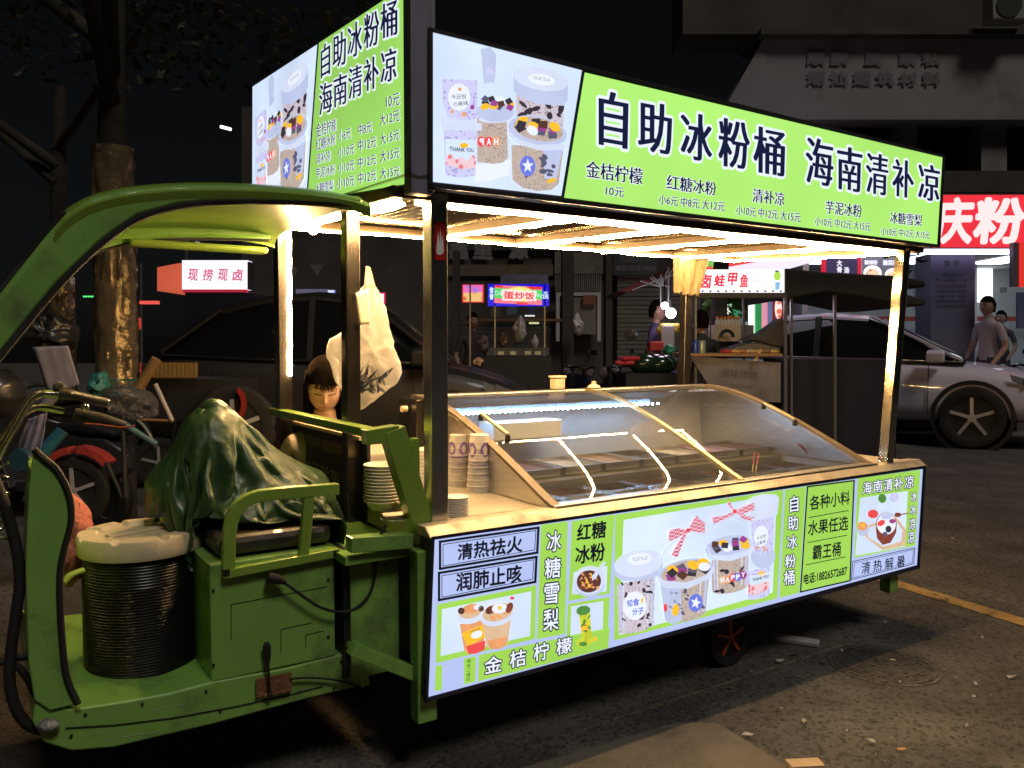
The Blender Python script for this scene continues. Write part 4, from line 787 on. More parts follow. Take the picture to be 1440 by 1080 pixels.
g = G(); g.cb(.80, 1.18, .93, 1.06, .92, 1.0); mk('inner_box', g, M('white_box', (.7, .72, .74), .5), fz, bevel=.004)
cl_ = E('cold_white_led', (.36, .62, 1.), 230, True)
g = G(); n_ = 40
for i in range(n_):
    q = onv(636 + (925 - 636) * i / (n_ - 1), 583 - 15.5 * i / (n_ - 1), .93); g.box(q, .0075, .006, .008, .58)
mk('cold_led_strip', g, cl_, fz, kind='stuff')
g = G(); g.cb(.50, 1.75, .945, .96, 1.045, 1.075); mk('led_channel', g, M('grey_channel', (.12, .14, .17), .4), fz)
for (xa, ya), (xb, yb) in (((1061, 637), (1058, 663)), ((1067, 638), (1062, 665)), ((1126, 625), (1150, 652)), ((1122, 624), (1147, 650))):
    g = G(); g.tube([onv(xa, ya, .42), onv(xa * .4 + xb * .6, ya * .4 + yb * .6, .4)], .0028, 6); g2 = G()
    st_ = mk('ladle_handle', g, M('red_plastic', (.45, .02, .015), .35), fz)
    g = G(); g.tube([onv(xa * .4 + xb * .6, ya * .4 + yb * .6, .4), onv(xb, yb, .39)], .0028, 6); mk('ladle_tip', g, M('wood_tip', (.6, .42, .2), .5), st_)
g = G(); g.cb(.45, .484, .99, 1.17, .93, 1.115); mk('motor_box', g, dsteel, fz, bevel=.004)
g = G(); g.lathe(onu(572, 575, .44), [(.001, 0), (.014, 0), (.014, -.025), (.001, -.025)], 14, ax=U); mk('knob', g, cream, fz, smooth=40)
# --- tubs and bottles on the freezer
def lathe_thing(name, c, prof, mat, label, cat, n=24, group=None, smooth=40):
    g = G(); g.lathe(c, prof, n); return mk(name, g, mat, smooth=smooth, label=label, cat=cat, group=group)
c = onv(784, 556, 1.08); c.z = 1.131; g = G(); g.box(c + Z * .028, .062, .05, .056, .58); t = thing('storage_tub', c, 'cream plastic tub with a lid standing on the freezer top rail', 'tub'); mk('tub', g, cream, t, bevel=.008); g = G(); g.box(c + Z * .062, .07, .058, .012, .58); mk('lid', g, cream, t, bevel=.004)
c = onv(835, 553, 1.08); c.z = 1.131; lathe_thing('squat_bottle', c, [(.03, 0), (.034, .004), (.03, .012), (.013, .02), (.013, .034), (.001, .036)], cream, 'squat cream bottle with narrow neck standing on the freezer top rail', 'bottle')
# --- cup stacks on the counter
clear = GLASS('frosted_plastic', (.95, .93, .9), 1.3, .15, .68, (.9, .88, .85)); clear2 = GLASS('milky_plastic', (.95, .93, .9), 1.3, .2, .7, (.75, .7, .62))
def cups(c, r0, r1, h, n, label, prints=True, name='cup_stack', handle=False):
    t = thing(name, c, label, 'cups'); prof = []
    for i in range(n):
        z0 = h * i / n; rr = r0 + (r1 - r0) * i / n; prof += [(rr, z0), (rr * .97, z0 + h / n * .85), (rr * 1.03, z0 + h / n * .9), (rr * 1.0, z0 + h / n)]
    g = G(); g.lathe(c, [(.001, 0)] + prof + [(.001, h)], 28); mk('stacked_cups', g, clear, t, smooth=50)
    if prints:
        for a0 in (-2.3, -.9):
            g = G(); zc = h * .74; r_ = r0 + (r1 - r0) * .74 + .002
            ring = [c + Vector((r_ * math.cos(a0 + .5 * math.cos(q)), r_ * math.sin(a0 + .5 * math.cos(q)), zc + .028 * math.sin(q))) for q in [6.283 * i / 16 for i in range(16)]]
            inn_ = [c + Vector((r_ * math.cos(a0 + .26 * math.cos(q)), r_ * math.sin(a0 + .26 * math.cos(q)), zc + .016 * math.sin(q))) for q in [6.283 * i / 16 for i in range(16)]]
            b0 = len(g.v); g.add(ring + inn_, [(i, (i + 1) % 16, 16 + (i + 1) % 16, 16 + i) for i in range(16)])
            vs, fs = text_geo('幸'); g.add([c + Vector((r_ * math.cos(a0 - .5 + .4 * (x - .5)), r_ * math.sin(a0 - .5 + .4 * (x - .5)), zc - .02 + .028 * y)) for x, y in vs], fs)
            mk('printed_mark', g, M('violet_print', (.22, .12, .4), .5), t, kind='stuff', fix=False)
        g = G(); r_ = r0 * .98; 
        for i in range(6): g.lathe(c + Z * (.045 + i * .014), [(r_ * .90, 0), (r_ * .90, .002)], 24)
        mk('inner_print', g, MC['violet_print'], t, kind='stuff')
    if handle:
        g = G(); q0 = c + Vector((r0, 0, h * .55)); g.tube([c + Vector((r0 * .9 + .018 * math.sin(a), -.01, h * .42 + .05 * math.cos(a))) for a in [math.pi * i / 10 for i in range(11)]], .0025, 6); mk('bail_handle', g, clear2, t, smooth=60)
    return t
def ctr(px, py): q = atZ(px, py, .7965); return q
cups(ctr(674, 690), .048, .034, .215, 9, 'tall stack of frosted cups with violet print beside the freezer, nearest of the stacks', handle=True)
cups(ctr(645, 682), .046, .033, .20, 8, 'stack of frosted printed cups right behind the chrome corner post')
cups(ctr(617, 668), .05, .036, .26, 11, 'tallest stack of unprinted white cups half hidden by the chrome post', prints=False)
cups(ctr(598, 690), .06, .055, .16, 12, 'stack of clear round containers seen past the slanted green brace', prints=False)
c = ctr(641, 724); t = thing('lid_stack', c, 'stack of clear round lids on the steel counter beside the chrome post', 'lids')
g = G()
for i in range(9): g.lathe(c + Z * (.007 * i), [(.040, 0), (.043, .002), (.043, .005), (.037, .0065), (.001, .005)], 26)
mk('lids', g, M('lid_plastic', (.78, .74, .68), .4), t, smooth=40, kind='stuff')
c = ctr(540, 715); t = thing('bowl_stack', c, 'stack of white paper bowls framed by the green brace', 'bowls'); g = G()
for i in range(12): g.lathe(c + Z * (.011 * i), [(.045, 0), (.066, .028), (.069, .03), (.066, .032), (.04, .004)], 28)
mk('bowls', g, M('white_paper', (.75, .68, .58), .6), t, smooth=40, kind='stuff')
g = G(); c = ctr(556, 735); rr = random.Random(4)
for i in range(5):
    a = rr.uniform(0, 3); g.add([c + Vector((.05 * math.cos(a + q), .04 * math.sin(a + q), .01 + .02 * rr.random())) for q in (0, 1.5, 3., 4.6)], [(0, 1, 2, 3)])
mk('crumpled_tissue', g, M('tissue', (.7, .62, .5), .7), label='crumpled white tissue on the counter in front of the bowl stack', cat='tissue')
g = G(); g.cb(.06, .28, .62, .9, .797, .95); mk('clear_crate', g, clear2, label='milky plastic storage crate on the counter behind the cups', cat='crate', bevel=.01)

# --- shapes from an outline: bags, tarpaulin, cloth
def blob(name, pl, nrm, outline, ctr_, depth, mat, label=None, cat=None, amp=.02, fs=6., seg=72, lat=20, parent=None, crease=.6, seed=0, group=None, fine=.45, fold=0):
    Cc = pl(*ctr_); nrm = Vector(nrm).normalized(); e1 = Z.cross(nrm).normalized(); e2 = nrm.cross(e1).normalized() if nrm.cross(e1).z > 0 else e1.cross(nrm).normalized()
    pol = []
    for x, y in outline:
        d = pl(x, y) - Cc; pol.append((math.atan2(d.dot(e2), d.dot(e1)), math.hypot(d.dot(e1), d.dot(e2))))
    pol.sort(); 
    def Rr(a):
        n = len(pol)
        for i in range(n):
            a0, r0 = pol[i]; a1, r1 = pol[(i + 1) % n]
            if i == n - 1: a1 += 2 * math.pi
            aa = a if a >= a0 else a + 2 * math.pi
            if a0 <= aa <= a1: 
                t_ = (aa - a0) / max(1e-6, a1 - a0); x0, y0, x1, y1 = r0 * math.cos(a0), r0 * math.sin(a0), r1 * math.cos(a1), r1 * math.sin(a1); den = (x1 - x0) * math.sin(aa) - (y1 - y0) * math.cos(aa)
                return abs((x1 * y0 - x0 * y1) / den) if abs(den) > 1e-7 else r0
        return pol[0][1]
    g = G(); rings = []; Rm = min(q[1] for q in pol)
    for i in range(lat + 1):
        la = -math.pi / 2 + math.pi * i / lat; ring = []
        for j in range(seg):
            a = -math.pi + 2 * math.pi * j / seg; cl = max(.002, math.cos(la)); wt_ = min(1, cl * 1.35) ** 2; r_ = (Rr(a) * wt_ + Rm * (1 - wt_)) * cl ** .9; p = Cc + e1 * (math.cos(a) * r_) + e2 * (math.sin(a) * r_) + nrm * depth * math.sin(la)
            q = p * fs + Vector((seed * 7.1, 0, 0)); rd = 1 - abs(noise.noise(q)) * 2; rd2 = 1 - abs(noise.noise(q * 2.3 + Vector((5, 5, 5)))) * 2
            f_ = (rd * crease + rd2 * fine - .5) * amp
            if fold: N_ = noise.noise(p * fs * .8 + Vector((3, seed, 1))) * 2.6 + noise.noise(p * fs * .35) * 1.5; N2 = noise.noise(p * fs * 1.6 + Vector((9, seed, 4))) * 2; f_ += ((1 - abs((N_ % 1) - .5) * 4) * .30 + (1 - abs((N2 % 1) - .5) * 4) * .14) * amp * fold
            w_ = .25 + .75 * abs(math.sin(la)); o_ = (p - Cc).normalized(); ring.append(p + o_ * f_ * w_ + nrm * f_ * .7 * math.copysign(1, math.sin(la) + 1e-6) * abs(math.sin(la)))
        rings.append(ring)
    g.loft(rings); return mk(name, g, mat, parent, smooth=75, label=label, cat=cat, group=group)
def cloth(name, pl, nrm, quad, nx, ny, amp, mat, label=None, cat=None, seed=1, parent=None, folds=3, th=.003, ragged=0):
    Hq = homog(quad); nrm = Vector(nrm).normalized(); g = G(); rings = []; rr = random.Random(seed)
    rag = [rr.uniform(-ragged, ragged) for _ in range(nx + 1)]
    for j in range(ny + 1):
        row = []
        for i in range(nx + 1):
            s_, t_ = i / nx, j / ny; x, y = happ(Hq, s_, t_); y += rag[i] * t_
            f_ = amp * (math.sin(s_ * folds * 6.283 + seed + t_ * 1.3) + .5 * math.sin(s_ * folds * 14 + seed * 2 - t_ * 2)) * (.35 + .65 * t_) + amp * .6 * noise.noise(Vector((s_ * 4, t_ * 4, seed)))
            row.append(pl(x, y) + nrm * f_)
        rings.append(row)
    g.loft(rings, wrap=False, cap=False); o = mk(name, g, mat, parent, smooth=180, label=label, cat=cat, fix=False); m_ = o.modifiers.new('thickness', 'SOLIDIFY'); m_.thickness = th; return o
tarpm = M('green_tarpaulin', (.017, .048, .016), .42, coat=.08, var=.25, vscale=9, bump=.35, bscale=22)
def drape(name, label, cat, mat):
    """a heavy sheet dropped in folds over a bundle on the seat"""
    col_ = []
    def coll(nm, g, smooth=None):
        o = mk(nm, g, black, None, local=True); m = o.modifiers.new('c', 'COLLISION'); o.collision.thickness_outer = .008; o.collision.cloth_friction = 22; col_.append(o)
    g = G(); g.cb(-.58, -.2, .14, 1.02, .60, .80); coll('a', g)
    for (px, py, v, r_, sc_) in ((300, 640, .52, .125, (.8, .9, 1.15)), (301, 596, .52, .042, (.9, .9, 1.7)), (385, 705, .5, .13, (1.4, 1.3, .8)), (255, 690, .55, .09, (1, 1.1, .9)), (360, 655, .6, .05, (1, 1, 1.4)), (440, 690, .5, .05, (.8, .8, 1.2)), (430, 730, .52, .08, (1.2, 1.2, .8)), (330, 730, .45, .11, (1.6, 1.2, .8))):
        g = G(); g.ball(onv(px, py, v), r_, 8, sc=sc_); coll('b', g)
    n = 84; sx, sy = 1.3, 1.24; g = G(); c0 = onv(345, 610, .53); c0.z = 1.30; rings = []
    for i in range(n + 1):
        row = []
        for j in range(n + 1):
            a, b = (i / n - .5) * sx, (j / n - .5) * sy; z = .05 * noise.noise(Vector((a * 5, b * 5, 1))) + .03 * noise.noise(Vector((a * 11, b * 11, 4)))
            row.append(c0 + U * (a * .66 + .03 * noise.noise(Vector((b * 7, a * 3, 9)))) + V * (b * .66) + Z * (z + .06 * math.sin(a * 22) * .5 + .05 * math.sin(b * 19 + a * 6) * .5))
        rings.append(row)
    g.loft(rings, wrap=False, cap=False); o = mk('tmp_sheet', g, mat, None, local=True, fix=False)
    # the rest shape is wider than the start shape, so that the sheet buckles into folds
    o.shape_key_add(name='start'); k = o.shape_key_add(name='rest')
    for i in range(n + 1):
        for j in range(n + 1): k.data[i * (n + 1) + j].co = o.location * 0 + (c0 + U * ((i / n - .5) * sx) + V * ((j / n - .5) * sy) - ORG[o.name])
    m = o.modifiers.new('cloth', 'CLOTH'); st = m.settings; st.quality = 5; st.mass = .5; st.tension_stiffness = 25; st.compression_stiffness = 25; st.shear_stiffness = 8; st.bending_stiffness = 1.2; st.air_damping = 2; st.rest_shape_key = k
    m.collision_settings.distance_min = .006; m.collision_settings.use_self_collision = False; m.point_cache.frame_end = 44
    S.frame_start = 1; S.frame_end = 44
    for fr_ in range(1, 45): S.frame_set(fr_)
    dg = bpy.context.evaluated_depsgraph_get(); me = bpy.data.meshes.new_from_object(o.evaluated_get(dg)); vs = [o.matrix_world @ q.co for q in me.vertices]; fs = [tuple(p.vertices) for p in me.polygons]
    for q in col_ + [o]: bpy.data.objects.remove(q)
    S.frame_set(1); g = G(); g.add(vs, fs); o = mk(name, g, mat, None, smooth=180, label=label, cat=cat, fix=False)
    m = o.modifiers.new('thick', 'SOLIDIFY'); m.thickness = .004; m = o.modifiers.new('sub', 'SUBSURF'); m.levels = 1; m.render_levels = 1; return o
drape('tarpaulin', 'crumpled dark green tarpaulin heaped on the driver seat', 'tarpaulin', tarpm)
bagm = GLASS('thin_plastic_bag', (.95, .93, .9), 1.4, .22, .42, (.78, .77, .76))
bag = thing('plastic_bag', C(.0, .66, .95), 'white plastic bag of rubbish hanging from the dark post beside the seller', 'bag')
blob('bag', lambda x, y: onv(x, y, .62), -V, [(521, 392), (532, 410), (545, 445), (552, 490), (565, 523), (552, 545), (528, 562), (506, 578), (488, 562), (470, 530), (460, 497), (465, 478), (484, 462), (500, 440), (508, 405)], (512, 495), .07, bagm, amp=.02, fs=13, parent=bag, seed=5, seg=90, lat=30)
g = G()
rr = random.Random(9)
for i in range(30):
    p = onv(rr.uniform(500, 542), rr.uniform(525, 552), .565); d = Vector((rr.uniform(-1, 1), rr.uniform(-.4, .4), rr.uniform(.3, 1))).normalized(); sd = d.orthogonal().normalized() * .008; g.add([p - sd, p + d * .06, p + sd, p - d * .02], [(0, 1, 2, 3)])
mk('rubbish', g, M('dark_rubbish', (.02, .03, .05), .6), bag, kind='stuff')
cloth('bag_knot', lambda x, y: onv(x, y, .53), -V, [(514, 374), (520, 376), (528, 402), (510, 410)], 6, 8, .008, bagm, parent=bag, seed=2)
cloth('paper_tag', lambda x, y: onv(x, y, .495), -V, [(500, 412), (518, 405), (521, 455), (506, 457)], 6, 8, .004, M('white_paper', (.75, .68, .58), .6), 'folded white paper slip clipped to the dark post above the bag', 'paper', seed=4)
cloth('yellow_cloth', lambda x, y: onv(x, y, 1.14), -V, [(946, 362), (998, 360), (982, 416), (950, 412)], 26, 16, .011, M('yellow_cloth', (.2, .15, .075), .7, var=.2, vscale=20), 'ochre yellow cloth hanging from the far roof edge of the cart', 'cloth', seed=3, ragged=3)
# --- ribbed black bin with cream lid
bc = C(-.72, .50, .345); t = thing('ribbed_bin', bc, 'round black ribbed bin with a cream notched lid standing on the cart floor', 'bin')
prof = [(.001, 0)]; nr = 46
for i in range(nr): z0 = .4 * i / nr; r_ = .159 + .003 * math.sin(math.pi * i / nr); prof += [(r_, z0), (r_ - .0035, z0 + .4 / nr * .35), (r_ - .0035, z0 + .4 / nr * .6), (r_, z0 + .4 / nr * .95)]
g = G(); g.lathe(bc, prof + [(.001, .4)], 64); mk('bin_body', g, M('glossy_black_plastic', (.005, .005, .006), .3), t, smooth=30)
g = G(); n_ = 96; rings = []; lp = [(.15, .392), (.170, .392), (.173, .40), (.173, .444), (.170, .450), (.162, .452), (.122, .453), (.116, .444), (.104, .443), (.001, .443)]
for r_, z_ in lp:
    ring = []
    for j in range(n_):
        a = 6.2832 * j / n_; dz = 0
        if r_ > .112 and z_ > .41 and (j % 12) in (0, 1): dz = -.009
        ring.append(bc + Vector((r_ * math.cos(a), r_ * math.sin(a), z_ + dz)))
    rings.append(ring)
g.loft(rings); mk('lid', g, cream, t, smooth=35)
g = G(); g.box(bc + Z * .447, .20, .035, .010, .9); mk('lid_handle', g, cream, t, bevel=.004)
# --- pink netting bag behind the leg shield
blob('pink_sack', lambda x, y: onv(x, y, .75), -V, [(60, 720), (80, 690), (108, 698), (128, 720), (130, 760), (120, 800), (95, 830), (75, 800)], (98, 758), .12, M('pink_mesh', (.4, .12, .1), .8, bump=1, bscale=60, var=.3), 'coarse pink net sack on the cart floor behind the leg shield', 'sack', amp=.03, fs=14, seg=60, lat=20)
g = G(); g.tube([onv(88, 820, .3), onv(100, 808, .32), onv(117, 802, .34)], .009, 8); mk('foot_pedal', g, green_in, cart, smooth=50)

# ====================================================================== THE STREET BEHIND
def pY(Y): return lambda x, y: atY(x, y, Y)
NY = Vector((0, -1, 0))
def rb(g, x0, y0, x1, y1, Y, d):      # block whose near face fills a pixel rectangle at distance Y
    a, b, c, e = atY(x0, y1, Y), atY(x1, y1, Y), atY(x1, y0, Y), atY(x0, y0, Y); D = Vector((0, d, 0)); g.hexa([a, b, b + D, a + D, e, c, c + D, e + D]); return g
def RB(name, x0, y0, x1, y1, Y, d, mat, parent=None, **k): return mk(name, rb(G(), x0, y0, x1, y1, Y, d), mat, parent, **k)
def T(name, x, Y, label, cat, group=None, y=None): q = atY(x, 500, Y); return thing(name, (q.x, q.y, 0), label, cat, group)
def gy(Y): return 485 + H * F / Y     # pixel row of the ground at distance Y (about)
wallm = M('old_plaster', (.16, .145, .125), .85, var=.25, vscale=1.5, bump=.3, dirt=(.06, .055, .05), dscale=.8)
walld = M('dark_plaster', (.055, .05, .045), .85, var=.3, vscale=1.2, dirt=(.03, .03, .028), dscale=.7)
parap = M('pale_render', (.22, .215, .235), .85, var=.12, vscale=1, dirt=(.14, .13, .13), dscale=.5)
shut = M('roller_shutter', (.12, .125, .11), .5, .3, var=.1, vscale=2)
lampw = E('shop_light', (.86, .93, 1.), 3.2, True)
def shop_mat(): return M('shop_white_wall', (.72, .78, .8), .6, var=.05)
# --- right building: noodle shop on the ground floor
rbz = T('shop_building', 1280, 14, 'pale multi-storey building over the noodle shop with the red lit sign', 'building')
RB('upper_wall', 1075, 48, 1800, 168, 13.6, .5, parap, rbz); 
g = G(); pts = [atY(x, y, 13.58) for x, y in ((1010, 168), (1078, 48), (1078, 168))]; g.prism(pts, Vector((0, .5, 0))); mk('slanted_wall', g, parap, rbz)
RB('upper_storey', 960, -260, 1800, 48, 14.6, 1, walld, rbz)
RB('cornice', 1070, 40, 1800, 48, 13.4, 1.1, walld, rbz)
RB('back_wall', 1100, 168, 1800, 262, 14.8, .4, walld, rbz)
for x0, x1 in ((1380, 1416), (1268, 1290)): RB('pillar', x0, 140 if x0 > 1300 else 168, x1, 240, 13.9, .4, parap, rbz)
for x0 in (1205, 1300, 1335, 1425):
    w_ = RB('window', x0, 178, x0 + 26, 246, 14.72, .06, M('dark_window', (.02, .022, .025), .1), rbz); RB('window_frame', x0 - 1.5, 176, x0 + 0, 248, 14.68, .1, M('bronze_frame', (.12, .1, .07), .4), w_)
RB('beam', 1100, 240, 1800, 270, 13.5, 1.5, walld, rbz)
P = Plane2(pY(13.575), NY); g = G()
for r_, (yy, n0) in enumerate(((73, '顺 鹏   厦   家 私'), (101, '潮 汕 建 筑 材 料'))): P.text(g, n0, [(1135, yy), (1322, yy + 1), (1322, yy + 19), (1135, yy + 18)], 1, off=.05)
mk('faded_wall_lettering', g, M('faded_lettering', (.12, .12, .14), .8), rbz, kind='stuff')
ac = T('air_conditioner', 1420, 13.3, 'grey outdoor air conditioner box high on the building above the red sign', 'air conditioner'); ac.location.z = atY(1420, 27, 13.3).z; ORG[ac.name] = Vector(ac.location)
RB('casing', 1396, -14, 1450, 27, 13.1, .3, M('ac_casing', (.2, .2, .2), .5), ac, bevel=.02)
g = G(); g.lathe(atY(1420, 6, 13.08), [(.001, 0), (.2, 0), (.2, .02), (.001, .02)], 20, ax=Vector((0, 1, 0))); mk('fan_grille', g, rubber, ac)
# red lit sign
rs = T('red_lit_sign', 1370, 12.6, 'long red lit shop sign with white brush lettering at the right edge', 'shop sign'); rs.location.z = atY(1370, 350, 12.6).z; ORG[rs.name] = Vector(rs.location)
RB('sign_box', 1150, 272, 1500, 349, 12.61, .25, darkgrey, rs); g = G(); g.add([atY(x, y, 12.6) for x, y in ((1152, 274), (1498, 274), (1498, 348), (1152, 348))], [(0, 1, 2, 3)]); mk('sign_face', g, E('lit_red_sign', rgb(238, 52, 66)[:3], 1., True, var=.06, vscale=.8), rs)
P = Plane2(pY(12.595), NY); g = G()
for ch, x0, x1 in (('重', 1240, 1302), ('庆', 1316, 1366), ('粉', 1371, 1438), ('店', 1450, 1510)): P.text(g, ch, [(x0 + 5, 280), (x1 + 4, 279), (x1 - 2, 341), (x0 - 2, 341)], 1, off=.04)
mk('lettering', g, E('sign_white', rgb(250, 235, 235)[:3], 1.), rs, kind='stuff')
mk('tube_light', rb(G(), 1160, 350.5, 1560, 357, 12.7, .08), E('white_tube', rgb(240, 225, 255)[:3], 3., True), rs)
# shop interior
sh = T('noodle_shop_room', 1350, 14, 'brightly lit open white shop room under the red sign', 'shop')
sm_ = shop_mat()
RB('room_back_wall', 1110, 350, 1600, 520, 17.9, .1, sm_, sh)
g = G(); z0 = .14; za = atY(0, 352, 14).z; xa = atY(1130, 400, 14).x; xb = xa + 7
g.box(((xa + xb) / 2, 15.7, z0 - .02), 7, 3.6, .04); mk('shop_floor', g, M('shop_tiles', (.45, .45, .45), .2), sh)
g = G(); g.box(((xa + xb) / 2, 15.7, za + .03), 7, 3.6, .05); mk('shop_ceiling', g, sm_, sh)
for i in range(4):
    g = G(); g.box((xa + .9 + i * 1.7, 15.4, za - .02), .5, 1.2, .04); mk('ceiling_lamp', g, lampw, sh)
g = G(); g.box((xb, 15.7, 1.5), .1, 3.6, 3.); g.box((xa, 15.7, 1.5), .1, 3.6, 3.); 
mk('shop_side_wall', g, sm_, sh, kind='stuff')
mk('inner_pillar', rb(G(), 1368, 356, 1374, 500, 16.5, .3), M('pillar_white', (.6, .63, .65)), sh)
RB('lit_board', 1372, 378, 1396, 425, 17.3, .06, E('white_light_board', rgb(245, 250, 255)[:3], 1.6), sh)
RB('wall_box', 1406, 404, 1416, 411, 17.3, .1, M('grey_box', (.3, .32, .33)), sh)
RB('red_wall_stripe', 1130, 445, 1600, 451.5, 17.35, .05, M('red_stripe', (.55, .09, .07), .5), sh)
RB('wall_board', 1310 - 24, 378, 1306, 436, 17.2, .05, M('pale_notice', (.55, .6, .68), .5), sh)
P = Plane2(pY(17.19), NY); g = G(); P.text(g, '招聘', [(1293, 411), (1310, 411), (1310, 420), (1293, 420)], 1, off=.04); mk('lettering', g, M('navy_ink', (.03, .04, .12)), sh, kind='stuff')
pl_ = T('notice_pillar', 1340, 12.9, 'square blue-grey pillar pasted with a printed notice in front of the bright shop', 'pillar')
RB('shaft', 1309, 357, 1371, gy(12.9) + 2, 12.9, .5, M('blue_grey_tile', (.10, .10, .17), .6, var=.1), pl_)
P = Plane2(pY(12.89), NY); g = G()
for k, (yy, s) in enumerate(((366, '告 示'), (384, '营业时间'), (391, '早上八点至晚上十一点'), (400, '本店主营各种粉面'), (407, '牛肉粉 排骨粉 杂酱面'), (414, '小面 抄手 凉面'), (421, '送餐电话请咨询店内'), (428, '欢迎新老顾客光临'))):
    wd = 20 if k == 0 else (22 if k == 1 else 38); P.text(g, s, [(1340 - wd / 1.6, yy), (1340 + wd / 2, yy), (1340 + wd / 2, yy + (7 if k == 0 else 4.2)), (1340 - wd / 1.6, yy + (7 if k == 0 else 4.2))], 1)
mk('notice_lettering', g, M('dark_ink', (.02, .02, .04)), pl_, kind='stuff')
# right edge: dark red panel and blue notice board
t = T('hanging_red_banner', 1430, 12.2, 'grey and red vertical banner cut by the right edge of the photo', 'banner'); t.location.z = 2.; ORG[t.name] = Vector(t.location)
RB('banner_side', 1425, 341, 1434, 403, 12.3, .1, M('banner_grey', (.12, .11, .15)), t); RB('banner_face', 1434, 341, 1470, 403, 12.28, .1, E('banner_red', rgb(225, 55, 45)[:3], .9), t)
t = T('notice_board', 1440, 12.4, 'small blue notice board standing at the right edge before the shop', 'notice board'); RB('board', 1431, 411, 1470, 462, 12.2, .04, M('blue_board', (.1, .12, .24), .5), t); RB('board_post', 1445, 462, 1449, gy(12.2), 12.2, .04, darkgrey, t)
# posters between the two shops
pm_ = [('poster_board', 1158, 356, 1211, 400, 'dark menu poster in a red frame beside the bowl poster', E('poster_slate', rgb(66, 58, 88)[:3], .9), E('poster_red', rgb(205, 40, 60)[:3], 1.)),
       ('poster_board', 1212, 362, 1268, 400, 'lit poster of two noodle bowls left of the open shop', E('poster_grey', rgb(110, 108, 125)[:3], .9), E('poster_edge', rgb(150, 150, 165)[:3], .8))]
for nm, x0, y0, x1, y1, lb, m1, m2 in pm_:
    t = T(nm, (x0 + x1) / 2, 12.9, lb, 'poster'); t.location.z = atY(x0, y1, 12.9).z; ORG[t.name] = Vector(t.location)
    RB('poster_frame', x0, y0, x1, y1, 12.9, .1, m2, t); RB('poster_face', x0 + (4 if x0 < 1200 else 1), y0 + (5 if x0 < 1200 else 1), x1 - (5 if x0 < 1200 else 1), y1, 12.89, .02, m1, t)
    P = Plane2(pY(12.885), NY); g = G()
    if x0 < 1200:
        P.text(g, '大骨', [(1177, 366), (1184, 366), (1184, 383), (1177, 383)], 1, off=.05, vertical=True); P.text(g, '汤粉', [(1187, 376), (1194, 376), (1194, 393), (1187, 393)], 1, off=.05, vertical=True)
    else:
        P.text(g, '酸辣粉', [(1216, 366), (1234, 366), (1234, 372), (1216, 372)], 1, off=.05); P.text(g, '酸菜面', [(1242, 366), (1262, 366), (1262, 373), (1242, 373)], 1, off=.05)
    mk('lettering', g, E('poster_white', rgb(235, 235, 250)[:3], 1.), t, kind='stuff')
    if x0 > 1200:
        g = G(); P.ell(g, 1227, 384, 13, 11, 2); P.ell(g, 1256, 387, 12, 10, 2); mk('printed_bowls', g, E('bowl_white', rgb(255, 245, 240)[:3], 1.1), t, kind='stuff'); g = G(); P.ell(g, 1227, 385, 9, 7, 3); P.ell(g, 1256, 388, 8, 6, 3); mk('printed_noodles', g, ES('noodle_print', rgb(245, 215, 180)[:3], rgb(215, 110, 90)[:3], 8), t, kind='stuff')
# stall awning with its glow put into the material and fruit shop strips
t = T('glowing_awning', 1080, 11.5, 'white sloping awning underside, its glow put into the material, above the frog and turtle stall', 'awning'); t.location.z = 2.3; ORG[t.name] = Vector(t.location)
g = G(); g.prism([atY(x, y, 11.5) for x, y in ((1010, 378), (1165, 350), (1165, 362), (1110, 378))], Vector((0, 1.5, 0))); mk('awning_sheet', g, E('awning_glow', rgb(232, 225, 245)[:3], 1.2, True, var=.15, vscale=1), t)
t = T('vegetable_poster', 995, 12.5, 'bright poster of green vegetables and red peppers above the frog stall', 'poster'); t.location.z = 2.3; ORG[t.name] = Vector(t.location)
RB('poster_face', 975, 345, 1062, 379, 12.5, .08, E('veg_red', rgb(225, 60, 60)[:3], 1.), t); g = G(); P = Plane2(pY(12.49), NY)
for i in range(7): P.poly(g, [(990 + i * 4.5, 352), (994 + i * 4.5, 350), (997 + i * 4.5, 372), (992 + i * 4.5, 377)], 1 + i * .2)
mk('printed_leaves', g, E('veg_green', rgb(120, 200, 90)[:3], 1., var=.3, vscale=6), t, kind='stuff')
strips = [(1019, 1027, 'white', (245, 255, 235), 1.3, 'narrow white lit panel leftmost in the fruit shop front'), (1029, 1037, 'green', (60, 150, 95), .8, 'narrow green panel right of the leftmost white lit panel'), (1039, 1048, 'green', (85, 130, 115), .6, 'grey-green panel behind the dark stall pole'), (1055, 1061, 'white', (240, 255, 235), 1.4, 'second narrow white lit panel in the fruit shop front'), (1063, 1071, 'green', (55, 150, 85), .8, 'green panel right of the second white lit panel'), (1072, 1079, 'pink', (235, 150, 175), .9, 'pink and green flower panel in the shop front'), (1080, 1086, 'grey', (120, 125, 170), .7, 'blue-grey door jamb beside the red shop door')]
ff = T('fruit_shop_front', 1050, 12, 'green, white and pink striped shop front behind the frog stall', 'shop front')
for x0, x1, nm, c_, st_, lb in strips: mk('front_panel', rb(G(), x0, 416, x1, 472, 12., .1), E('panel_%s_%d' % (nm, x0), rgb(*c_)[:3], st_), ff, label=lb)  # panels and door jamb get their brightness from emission in the colour
